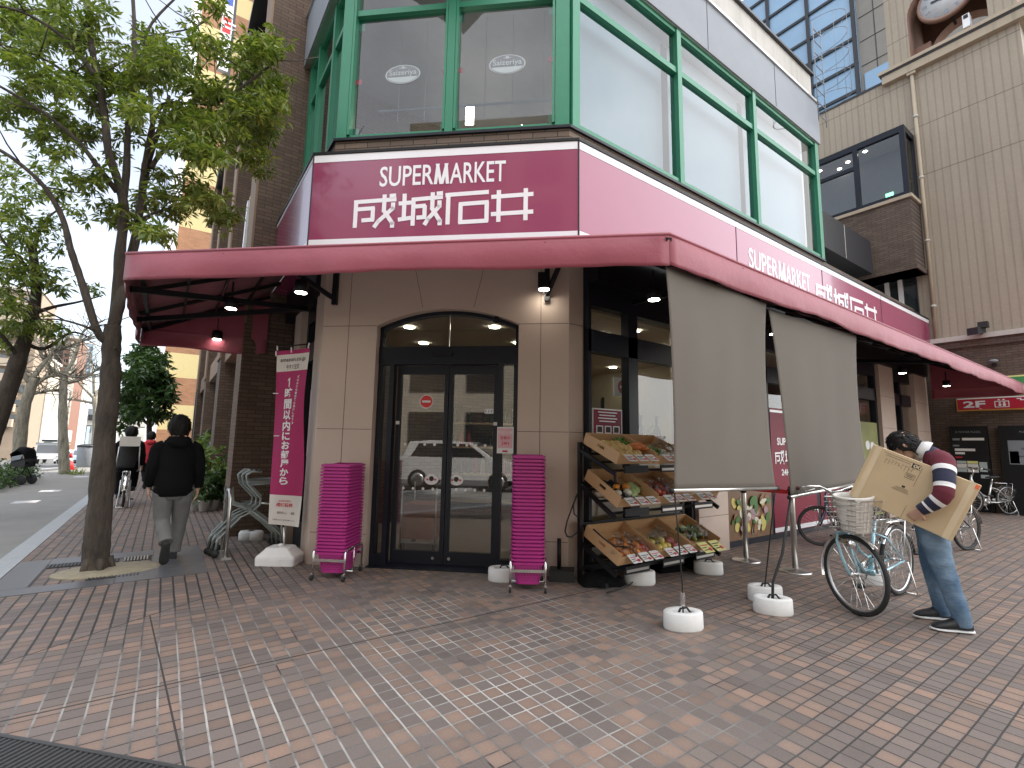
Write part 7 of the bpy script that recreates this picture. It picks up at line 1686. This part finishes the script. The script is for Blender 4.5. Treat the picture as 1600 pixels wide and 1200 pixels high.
pts = [(x+.03*math.sin(i*1.7), z) for i, (x, z) in enumerate([(.98, 4.7+.14*k) for k in range(11)]+[(1.25, 6.1-.14*k) for k in range(11)])]
b.prism([(x, 10.2, z) for x, z in pts], (0, .12, 0)); b.build('panel', mat('yellow_sign', (.62, .34, .02), .4), T); b = MB(); b.prism([(.90, 10.19, 4.6), (.98, 10.19, 4.6), (1.0, 10.19, 6.0), (.92, 10.19, 6.0)], (0, .14, 0)); b.build('white_edge', M['signwhite'], T)
T = thing('folded_parasol_awning', 'dark green folded canvas hanging below the yellow sign', 'awning', (1.2, 9.7, 3.8)); MB().loft([((1.25, 9.6, 4.75), (.12, 0, 0), (0, .3, 0)), ((1.15, 9.7, 4.2), (.16, 0, 0), (0, .5, 0)), ((1.1, 9.75, 3.7), (.10, 0, 0), (0, .55, 0))], 12).build('canvas', mat('dark_green_canvas', (.02, .09, .05), .6), T)
T = thing('side_awning', 'small orange red awning over the shopfront behind the brick column', 'awning', (1.3, 11, 2.6)); b = MB(); b.prism([(1.60, 9.6, 2.95), (1.15, 9.6, 2.55), (1.15, 9.6, 2.42), (1.60, 9.6, 2.80)], (0, 2.4, 0)); b.build('canvas', mat('orange_red_canvas', (.45, .07, .03), .6), T)
T = thing('shop_sign', 'white and green shop sign over the far shopfront under the awning end', 'sign', (1.2, 14.6, 2.9)); MB().bx(1.35, 1.42, 13.4, 16.6, 2.70, 3.05).build('panel', M['signwhite'], T); b = MB(); b.bx(1.34, 1.349, 13.6, 14.6, 2.75, 3.0); b.bx(1.34, 1.349, 15, 16.3, 2.8, 2.9); b.build('lettering', M['green'], T)
# signboard high up behind the tree
A0, A1_ = atY(342, 76, 24), atY(377, -60, 24); T = thing('signboard', 'tall white signboard with blue and red panels high behind the tree', 'sign', (A0.x, 24, A0.z))
ztop = atY(360, -60, 24).z; zr0, zr1 = atY(350, 50, 24).z, atY(350, 26, 24).z; zb = atY(350, 4, 24).z
MB().bx(A0.x, A1_.x-.1, 24, 24.25, atY(350, 110, 24).z, ztop).build('panel', M['signwhite'], T)
b = MB(); b.bx(A0.x+.05, A1_.x-.15, 23.985, 23.998, zr0, zr1, 0); b.bx(A0.x+.05, A1_.x-.15, 23.985, 23.998, zb, ztop-.1, 1); xm = (A0.x+A1_.x)/2
for z in (.3, .62): b.bx(xm-.25, xm+.3, 23.975, 23.984, zr0+(zr1-zr0)*z, zr0+(zr1-zr0)*(z+.12), 2)
b.bx(xm-.25, xm-.15, 23.975, 23.984, zr0+(zr1-zr0)*.42, zr0+(zr1-zr0)*.62, 2); b.build('lettering', [M['belt'], mat('sign_blue', (.02, .07, .38), .4), M['signwhite']], T)
MB().bx(A1_.x-.1, A1_.x, 23.99, 24.26, 0, ztop).build('post', M['darkfascia'], T)
# ================================================================ far buildings
def windows(T, x0, x1, y, z0, z1, nx, nz, fw_, fh, mt='darkglass', sill=True, maxn=90):
    proto = None; n = 0
    for i in range(nx):
        for j in range(nz):
            if n >= maxn: return
            w = (x1-x0)/nx; h_ = (z1-z0)/nz; cx = x0+(i+.5)*w; cz = z0+(j+.5)*h_
            if proto is None:
                b = MB(); b.bx(-w*fw_/2, w*fw_/2, -.06, 0, -h_*fh/2, h_*fh/2); proto = o = b.build('window', M[mt], T, local=True)
            else: o = proto.copy(); COL.objects.link(o)
            o.location = V((cx, y-.01, cz))-T.location; o.parent = T; n += 1
SB = thing('striped_building', 'building banded in orange brick and yellow with white corner strips further down the pavement', 'building', (1, 45, 0))
xl = atY(264, 390, 45).x; z0 = -.02; b = MB(); k = 0
while z0 < 44:
    h_ = 1.9 if k % 2 else 2.1; b.bx(xl, xl+16, 45, 62, z0, z0+h_, k % 2); z0 += h_; k += 1
b.build('wall', [brick('orange_brick', (1, 1), ((.30, .15, .075), (.36, .185, .10)), (.20, .12, .07), .4, .12), mat('yellow_render', (.55, .45, .22), .8)], SB)
b = MB(); b.bx(xl-.25, xl+.45, 44.7, 44.98, 0, 44); b.bx(xl+4.2, xl+4.7, 44.75, 44.98, 0, 44); b.build('corner_strip', M['signwhite'], SB)

def block(px0, px1, pytop, Y, dep, label, mw, nx, nz, fw_=.55, fh=.5, mt='darkglass', balc=None, name='apartment_building'):
    x0, x1 = atY(px0, 700, Y).x, atY(px1, 700, Y).x; zt = atY((px0+px1)/2, pytop, Y).z
    T = thing(name, label, 'building', (x0, Y, 0), 0, 'buildings across the road'); MB().bx(x0, x1, Y, Y+dep, -3, zt).build('wall', mw, T)
    windows(T, x0, x1, Y, 3, zt-.5, nx, nz, fw_, fh, mt)
    b = MB(); b.bx(x0-.2, x1+.2, Y-.2, Y+dep+.2, zt, zt+.5); b.build('roof', M['conc'], T)
    if balc:
        b = MB()
        for j in range(nz): z = 3+(zt-3.5)/nz*j; b.bx(x0+(x1-x0)*balc[0], x0+(x1-x0)*balc[1], Y-1.3, Y-.07, z-.2, z+1.0)
        b.build('balcony', balc[2], T)
    return T
cream = mat('cream_render', (.42, .38, .31), .8, var=.2, vs=1); tan = mat('tan_render', (.27, .21, .155), .8, var=.2, vs=1); redb = mat('red_brown_tile', (.20, .10, .07), .7); wht = mat('white_render', (.44, .44, .43), .8, var=.2, vs=1)
block(-160, 33, 440, 108, 12, 'brown apartment block at the far left edge behind the bare trees', tan, 5, 9, balc=(.1, .9, mat('tan_balcony', (.36, .30, .23), .8)))
block(34, 60, 560, 121, 11, 'cream building with a grey upper panel beyond the plane trees', cream, 3, 8)
block(20, 64, 525, 150, 14, 'grey slab block showing above the cream building', mat('grey_slab', (.38, .36, .33), .8), 3, 10)
block(60, 79, 600, 134, 14, 'narrow white building left of the red brown tower', wht, 2, 9)
block(79, 101, 526, 150, 16, 'red brown apartment tower with cream balconies', redb, 2, 15, balc=(.55, 1.05, cream)); block(101, 116, 585, 170, 18, 'white stepped apartment block beside the red brown tower', wht, 3, 12, balc=(.0, .8, wht))
block(104, 126, 535, 215, 18, 'blue grey office tower far down the road', mat('blue_grey_tower', (.25, .33, .40), .4), 4, 14, .8, .7)
block(118, 175, 668, 235, 20, 'pale low building under the elevated road', wht, 5, 4)
x0, x1 = atY(96, 650, 190).x, atY(300, 650, 190).x; z0, z1 = atY(120, 664, 190).z, atY(120, 638, 190).z
T = thing('elevated_road', 'grey elevated road crossing over the end of the street', 'bridge', (x0, 190, 0)); MB().bx(x0-40, x1, 190, 208, z0, z0+(z1-z0)*.55).build('girder', M['conc'], T); MB().bx(x0-40, x1, 189.8, 190.1, z0+(z1-z0)*.55, z1).build('parapet', M['fascia'], T)
b = MB()
for x in (x0+2, x0+24, x0-20): b.bx(x, x+2.5, 194, 204, -3, z0)
b.build('pier', M['conc'], T); b = MB()
for i in range(3): b.bx(x0+6+i*2.2, x0+7.2+i*2.2, 189.5, 189.79, z0+(z1-z0)*.3, z0+(z1-z0)*.65)
b.build('sign_panel', M['darkfascia'], T)

# ================================================================ the tower block on the right
TX = 16.2; TW = thing('tower_building', 'beige tiled building with a clock tower and brick base on the right', 'building', (TX, 1.54, 0)); Y0 = 1.54
rib = ribbed('beige_ribbed_tile', (0, 1), (.315, .265, .205), (.375, .32, .25)); M['rib'] = rib; ribx = ribbed('beige_ribbed_tile_side', (1, 0), (.315, .265, .205), (.375, .32, .25))
b = MB(); b.bx(TX, 34, Y0, 22, 4.25, 12.05); o = b.build('wall', [rib, ribx], TW)
for p_ in o.data.polygons:
    if abs(p_.normal.y) > .9: p_.material_index = 1
b = MB(); b.bx(TX, 34, Y0, 22, 0, 4.249); b.bx(TX-.06, TX, Y0-.06, 3.72, 4.02, 4.20, 0); b.build('brick_base', [M['brickX']], TW)
b = MB(); b.bx(TX-.12, 34, Y0-.12, 5.0, 4.20, 4.32); b.build('string_course', M['conc'], TW)
M['ledge'] = concrete('beige_ledge', (.36, .30, .22), (.44, .37, .28), .3)
b = MB(); b.bx(TX-.16, 21, Y0-.16, 4.30, 11.93, 12.16); b.bx(TX-.22, 21, Y0-.22, 4.36, 12.21, 12.30); b.build('ledge', M['ledge'], TW)
b = MB(); b.bx(TX-.19, 21, Y0-.19, 4.33, 12.16, 12.209); b.bx(TX-.02, 34, 4.31, 22, 12.05, 12.12); b.build('ledge_shadow_gap', M['darkfascia'], TW)
# belfry: four walls with arched openings
def archwall(x, th):
    yc, rr = 2.85, .80; pts = [(Y0, 12.30), (yc-rr, 12.30), (yc-rr, 13.62)]+[(yc-rr*math.cos(a), 13.62+rr*math.sin(a)) for a in [PI*i/18 for i in range(1, 18)]]+[(yc+rr, 13.62), (yc+rr, 12.30), (4.15, 12.30), (4.15, 20), (Y0, 20)]
    b = MB(); b.prism([(x, y, z) for y, z in pts], (th, 0, 0), 0, 1); return b
M['belfry'] = mat('terracotta_belfry_wall', (.28, .17, .13), .85)
archwall(TX, .5).build('belfry_front', [rib, M['belfry']], TW); archwall(18.4, .4).build('belfry_back', [M['belfry'], M['belfry']], TW)
b = MB(); b.bx(16.71, 18.39, Y0, Y0+.4, 12.31, 20); b.bx(16.71, 18.39, 3.76, 4.15, 12.31, 20); b.bx(16.71, 18.39, Y0+.4, 3.76, 16, 20); b.build('belfry_side', [M['belfry']], TW)
b = MB(); b.bx(17.2, 17.4, Y0+.4, 3.76, 12.31, 13.05); b.bx(16.75, 17.2, 3.3, 3.755, 12.31, 13.0); b.build('belfry_parapet', M['belfry'], TW)
CK = thing('tower_clock', 'round white clock hanging in the arch of the tower', 'clock', (TX+.15, 2.84, 13.78)); cc = V((TX+.15, 2.84, 13.78)); XN = V((-1, 0, 0)); YR = V((0, -1, 0))
MB().lathe([(.62, -.1), (.62, .0), (.585, .03), (.55, .03), (.55, .0)], cc, 40, ax=(YR, UZ, XN)).build('rim', M['belfry'], CK); MB().lathe([(.55, .0), (.55, .012)], cc, 40, ax=(YR, UZ, XN)).build('dial', mat('clock_dial', (.52, .53, .55), .5), CK)
b = MB()
for i in range(12):
    a = 2*PI*i/12; d = YR*math.sin(a)+UZ*math.cos(a); b.bar(cc+XN*.0145+d*.39, cc+XN*.0145+d*.50, .06 if i % 3 else .09, .004, 0, XN)
b.build('numeral', M['fascia'], CK); b = MB(); a = rad(72); d = YR*math.sin(a)+UZ*math.cos(a); b.bar(cc+XN*.022-d*.1, cc+XN*.022+d*.46, .045, .006, 0, XN); a = rad(275); d = YR*math.sin(a)+UZ*math.cos(a); b.bar(cc+XN*.03-d*.05, cc+XN*.03+d*.30, .06, .006, 0, XN); b.build('clock_hand', M['darkfascia'], CK)
b = MB(); b.bar(cc+UZ*.60, cc+UZ*2.2, .06); b.bar(cc-XN*.1+UZ*-.1, V((17.3, 2.84, 13.5)), .06); b.build('hanger', M['darkfascia'], CK)
T = thing('security_camera', 'white box security camera on the ledge under the clock', 'camera', (TX-.1, 2.42, 12.3)); MB().bx(TX-.2, TX+.05, 2.36, 2.50, 12.36, 12.72).build('housing', M['signwhite'], T); MB().bx(TX-.21, TX-.201, 2.385, 2.475, 12.60, 12.70).build('lens', M['rubber'], T)
# bay window over brick
BX = 15.4
b = MB(); b.bx(BX, TX-.001, 3.74, 6.59, 6.1, 8.05); b.bx(BX-.04, TX-.001, 3.70, 6.59, 6.1, 6.22); b.build('bay_brick', [M['brickX']], TW)
b = MB(); b.bx(BX-.05, TX-.001, 3.69, 6.59, 8.05, 8.14); b.build('bay_sill', M['ledge'], TW)
f = MB()
for y in (3.74, 4.83, 6.45): f.bx(BX, BX+.1, y, y+.12, 8.15, 9.95)
f.bx(BX, TX, 3.74, 6.59, 9.95, 10.12); f.bx(BX+.01, BX+.09, 3.86, 6.45, 8.15, 8.25); f.bx(BX+.01, BX+.09, 4.95, 6.45, 9.38, 9.48); f.bx(TX-.1, TX-.002, 3.74, 3.80, 8.15, 9.95)
fo = f.build('bay_window', M['navy'], TW)
b = MB(); b.quad((BX+.05, 3.80, 8.2), (BX+.05, 6.5, 8.2), (BX+.05, 6.5, 9.95), (BX+.05, 3.8, 9.95)); b.quad((BX+.05, 3.78, 8.2), (TX, 3.78, 8.2), (TX, 3.78, 9.95), (BX+.05, 3.78, 9.95)); b.build('pane', glass('bay_glass', (.6, .62, .6), 1.2), fo)
b = MB(); b.bx(BX+.12, TX-.004, 3.9, 6.5, 9.90, 9.945, 0); b.bx(TX-.03, TX-.003, 3.9, 6.5, 8.15, 9.9, 1); b.build('bay_interior', [mat('bay_ceiling', (.35, .34, .32), .8), mat('bay_back', (.10, .10, .10), .8)], fo)
b = MB()
for y, x in ((5.9, 15.65), (5.2, 15.8), (4.7, 15.6), (5.5, 16.0)): b.disc((x, y, 9.897), .05, (0, 0, -1), 0, 14, .004)
b.build('ceiling_light', M['lamp'], fo); b = MB(); b.bx(TX-.06, TX-.04, 4.28, 4.46, 8.55, 8.68); b.build('exit_sign', emit('green_exit_light', (.25, .9, .5), 1.6), fo)
b = MB(); b.bx(TX-.03, TX-.001, 3.95, 6.6, 4.6, 6.09); b.build('stair_window', M['darkglass'], TW); b = MB()
for y in (4.25, 4.55): b.bx(TX-.09, TX-.031, y, y+.10, 4.45, 6.09)
b.build('window_post', M['signwhite'], TW)
T = thing('downpipe', 'thin pale downpipe on the corner of the beige tiled wall', 'pipe', (TX-.07, 3.64, 4.3)); MB().tube([(TX-.07, 3.64, 4.32), (TX-.07, 3.64, 11.85)], .045, 0, 10).build('pipe', M['ledge'], T); b = MB()
for z in (5.2, 7, 8.8, 10.6): b.lathe([(.06, -.03), (.06, .03)], (TX-.07, 3.64, z), 10)
b.build('clamp', M['conc'], T); MB().box((TX-.07, 3.64, 11.92), (.14, .2, .14)).build('hopper', M['ledge'], T)
b = MB(); b.tube([(TX-.05, 3.95, 4.5), (TX-.05, 3.95, 6.0), (TX-.05, 4.2, 6.08)], .02, 0, 6); tag(b.build('cable_pipe', M['rubber']), 'thin black cable pipe below the brick bay', 'pipe')
# signs on the brick base: local y runs right to left in the picture, so lettering runs along -Y
UXS = V((0, -1, 0)); sx_ = TX-.10
T = thing('direction_sign', 'red direction sign with 2F, lift and stairs pictograms on the brick wall', 'sign', (sx_, 2.4, 2.6)); MB().bx(sx_, TX-.002, 1.0, 3.37, 2.42, 2.74).build('border', mat('orange_sign_border', (.60, .30, .06), .4), T)
b = MB(); b.bx(sx_-.01, sx_-.001, 1.02, 3.345, 2.45, 2.705); b.build('panel', mat('red_sign', (.42, .012, .035), .3, coat=.4), T); b = MB(); xx = sx_-.0115
b.bx(xx-.003, xx, 1.02, 3.345, 2.708, 2.735)
b.text('2F', (xx, 3.24, 2.50), UXS, UZ, w=.40, h=.16, bold=.03)
fr_ = lambda y0, y1, z0, z1: b.bx(xx-.003, xx, y0, y1, z0, z1)
fr_(2.43, 2.68, 2.485, 2.50); fr_(2.43, 2.68, 2.62, 2.635); fr_(2.43, 2.445, 2.501, 2.619); fr_(2.665, 2.68, 2.501, 2.619)
for y in (2.515, 2.59): b.disc((xx-.002, y, 2.595), .018, (-1, 0, 0), 0, 10, .002); fr_(y-.022, y+.022, 2.515, 2.57)
for y in (2.52, 2.60): b.prism([(xx, y-.03, 2.65), (xx, y+.03, 2.65), (xx, y, 2.69)], (-.003, 0, 0))
for i in range(5): fr_(2.30-.075*i-.075, 2.30-.075*i, 2.665-.035*i, 2.685-.035*i); fr_(2.30-.075*i-.075, 2.30-.075*i-.055, 2.63-.035*i, 2.664-.035*i)
b.bar((xx-.002, 2.02, 2.60), (xx-.002, 2.10, 2.67), .02, .003, 0, V((1, 0, 0))); b.prism([(xx, 2.14, 2.69), (xx, 2.05, 2.685), (xx, 2.12, 2.62)], (-.003, 0, 0))
b.text('階段でお上がりください', (xx, 1.87, 2.54), UXS, UZ, w=.8, h=.09, bold=.02); b.build('lettering', M['signwhite'], T)
T = thing('green_sign', 'green shop sign with yellow edge above the red direction sign', 'sign', (sx_, 1.9, 3.1)); MB().bx(sx_, TX-.002, .6, 2.56, 2.76, 3.22).build('border', M['papery'], T); MB().bx(sx_-.012, sx_-.001, .62, 2.53, 2.80, 3.185).build('panel', mat('green_sign_panel', (.03, .24, .06), .3, coat=.4), T); MB().text('RESTAURANT', (sx_-.0135, 2.3, 2.87), UXS, UZ, w=1.2, h=.12, bold=.02).build('lettering', M['signwhite'], T)
def board(y0, y1, label, kind):
    T = thing('information_board', label, 'board', (TX-.12, (y0+y1)/2, .03)); MB().bx(TX-.16, TX-.002, y0, y1, .0, 2.04).build('case', M['black'], T); b = MB(); x = TX-.1605; q = lambda a, c, z0, z1, m=0: b.bx(x-.003, x, y1-(y1-y0)*c, y1-(y1-y0)*a, z0, z1, m)
    if kind == 0:
        b.text('A TOWER PLAZA', (x-.001, y1-.12, 1.88), UXS, UZ, w=.46, h=.05, mi=2)
        q(.34, .92, 1.70, 1.76); q(.08, .28, 1.70, 1.75, 2); q(.08, .25, 1.55, 1.59, 2); q(.12, .66, 1.44, 1.50); q(.12, .38, 1.36, 1.41); q(.12, .3, 1.27, 1.30, 3)
        q(.14, .40, 1.14, 1.20, 4); q(.42, .70, 1.14, 1.20, 1); q(.14, .40, 1.03, 1.13); q(.42, .70, 1.03, 1.13); q(.14, .40, .93, 1.02, 4); q(.42, .70, .93, 1.02); q(.73, .93, .95, 1.18, 4); q(.74, .95, .80, .88, 4)
    else:
        b.text('PLAZA MAP', (x-.001, y1-.35, 1.88), UXS, UZ, w=.3, h=.04, mi=2)
        q(.18, .9, 1.15, 1.70, 2); q(.2, .4, 1.17, 1.45, 4); q(.45, .88, 1.50, 1.52); q(.55, .57, 1.2, 1.68); q(.2, .88, 1.33, 1.345); q(.7, .72, 1.2, 1.68); q(.6, .68, 1.36, 1.48, 4)
    b.build('printed_sheet', [M['paperw'], M['papery'], M['fascia'], M['redprint'], mat('pale_sheet', (.42, .50, .50), .4)], T)
board(2.86, 3.55, 'black information board with white sheets on the brick wall', 0); board(1.9, 2.66, 'black map board at the right edge of the brick wall', 1)
T = thing('floodlight', 'black double floodlight on a bracket above the brick wall', 'floodlight', (TX-.3, 2.8, 4.3)); b = MB(); b.box((TX-.30, 2.83, 4.36), (.30, .22, .18), (V((.9, -.3, .2)).normalized(), V((.3, .95, 0)).normalized(), UZ)); b.build('lamp_head', M['darkfascia'], T); MB().box((TX-.28, 2.70, 4.48), (.18, .18, .14)).build('sensor', M['rubber'], T); MB().bar((TX-.30, 2.8, 4.32), (TX, 2.75, 4.30), .05).build('bracket', M['darkfascia'], T)
T = thing('wall_lamp', 'small grey wall lamp on the brick between floodlight and green sign', 'lamp', (TX-.1, 2.6, 3.58)); MB().ball((TX-.12, 2.62, 3.60), .09, 0, 12, 8, (1, 1, .5)).build('shade', M['fascia'], T); MB().bx(TX-.08, TX, 2.58, 2.66, 3.50, 3.56).build('arm', M['rubber'], T)
# ladder with safety cage at the end of the supermarket roof
LD = thing('roof_ladder', 'thin steel ladder with safety cage at the end of the supermarket parapet', 'ladder', (10.5, 3.85, 8.7)); b = MB(); LX0, LX1, LY = 10.35, 10.72, 3.86
for x in (LX0, LX1): b.tube([(x, LY, 8.1), (x, LY, 10.35)], .009, 0, 8)
b.build('rail', M['fascia'], LD)
for i in range(8): MB().tube([(LX0, LY, 8.25+i*.28), (LX1, LY, 8.25+i*.28)], .009, 0, 6).build('rung', M['fascia'], LD)
b = MB(); xm = (LX0+LX1)/2
for z in (8.55, 9.0, 9.45, 9.9, 10.3): b.tube([(xm-.30*math.cos(a), LY-.55*math.sin(a), z) for a in [PI*i/12 for i in range(13)]], .006, 0, 6)
for a in (.25, .5, .75): b.tube([(xm-.30*math.cos(PI*a), LY-.55*math.sin(PI*a), 8.55), (xm-.30*math.cos(PI*a), LY-.55*math.sin(PI*a), 10.3)], .004, 0, 6)
b.build('safety_cage', M['fascia'], LD)
# glass skyscraper behind
SK = thing('office_tower', 'blue glass office tower with dark mullions behind the clock building', 'building', (40, 12, 0)); b = MB(); b.bx(40, 66, 12.0, 25, 0, 42.5); b.build('glass_wall', M['sky_glass'], SK)
b = MB()
z = 13.0
while z < 42: b.bx(39.86, 39.999, 12, 25, z, z+.22); z += 2.15
for i in range(5): b.bx(39.80, 39.999, 12.13+i*3.1-.12, 12.13+i*3.1+.12, 10, 42.4)
b.build('mullion', M['darkfascia'], SK)
M['skygrey'] = concrete('grey_tower_panel', (.20, .185, .165), (.25, .235, .21), .2); b = MB(); b.bx(40.2, 66, -6, 11.99, 0, 60); b.build('grey_shading_wing', M['skygrey'], SK)  # wing stretched rightward out of view to keep the sun off the foreground
b = MB()
for z in range(12, 60, 2): b.bx(40.17, 40.199, -5.9, 11.9, z, z+.05)
for y in (5, 7.5, 10.9): b.bx(40.17, 40.199, y, y+.05, 12, 60)
b.build('panel_joint', M['darkfascia'], SK); b = MB()
for z in (27.6, 37, 46.5): MB().bx(40.12, 40.168, 10.15, 11.75, z, z+1.7).build('wing_window', M['sky_glass'], SK)

# ================================================================ across the street, behind the viewer: what the panes mirror
def mirror(P): P = V(P); d = (P-ch(0, DN, 0)).dot(CN); return P-CN*2*d
cp = mirror(gz(722, 764)); car((cp.x, cp.y, 0), math.atan2(CD.y, CD.x), 'white hatchback parked across the street, mirrored in the door', 'carwhite', 4.0, 1.7, 1.5)
def opposite(c, ang, w, d, h, label, mw, nx, nz):
    T = thing('street_building', label, 'building', c, ang); b = MB(); b.bx(-w/2, w/2, 0, d, 0, h); b.build('wall', mw, T, local=True); pr_ = None
    for i in range(nx):
        for j in range(nz):
            if pr_ is None: b = MB(); b.bx(-w/nx*.3, w/nx*.3, -.05, 0, -.8, .8); pr_ = o = b.build('window', M['darkglass'], T, local=True)
            else: o = pr_.copy(); COL.objects.link(o); o.parent = T
            o.location = (-w/2+(i+.5)*w/nx, -.01, 2.2+j*(h-3)/nz)
base = cp+CN*9; ang = math.atan2(-CN.x, CN.y)+PI
ay = lambda s, n=0: tuple(base+CD*s+CN*n)
ang = math.atan2(CD.y, CD.x)+PI
opposite(ay(-15, 1), ang, 16, 10, 15, 'grey building across the street, mirrored at the edge of the door glass', wht, 5, 4); opposite(ay(2), ang, 15, 10, 19, 'cream building across the street, mirrored in the middle of the door', cream, 5, 6); opposite(ay(18, 1), ang, 14, 10, 12, 'low tan building across the street from the shop', tan, 5, 4)
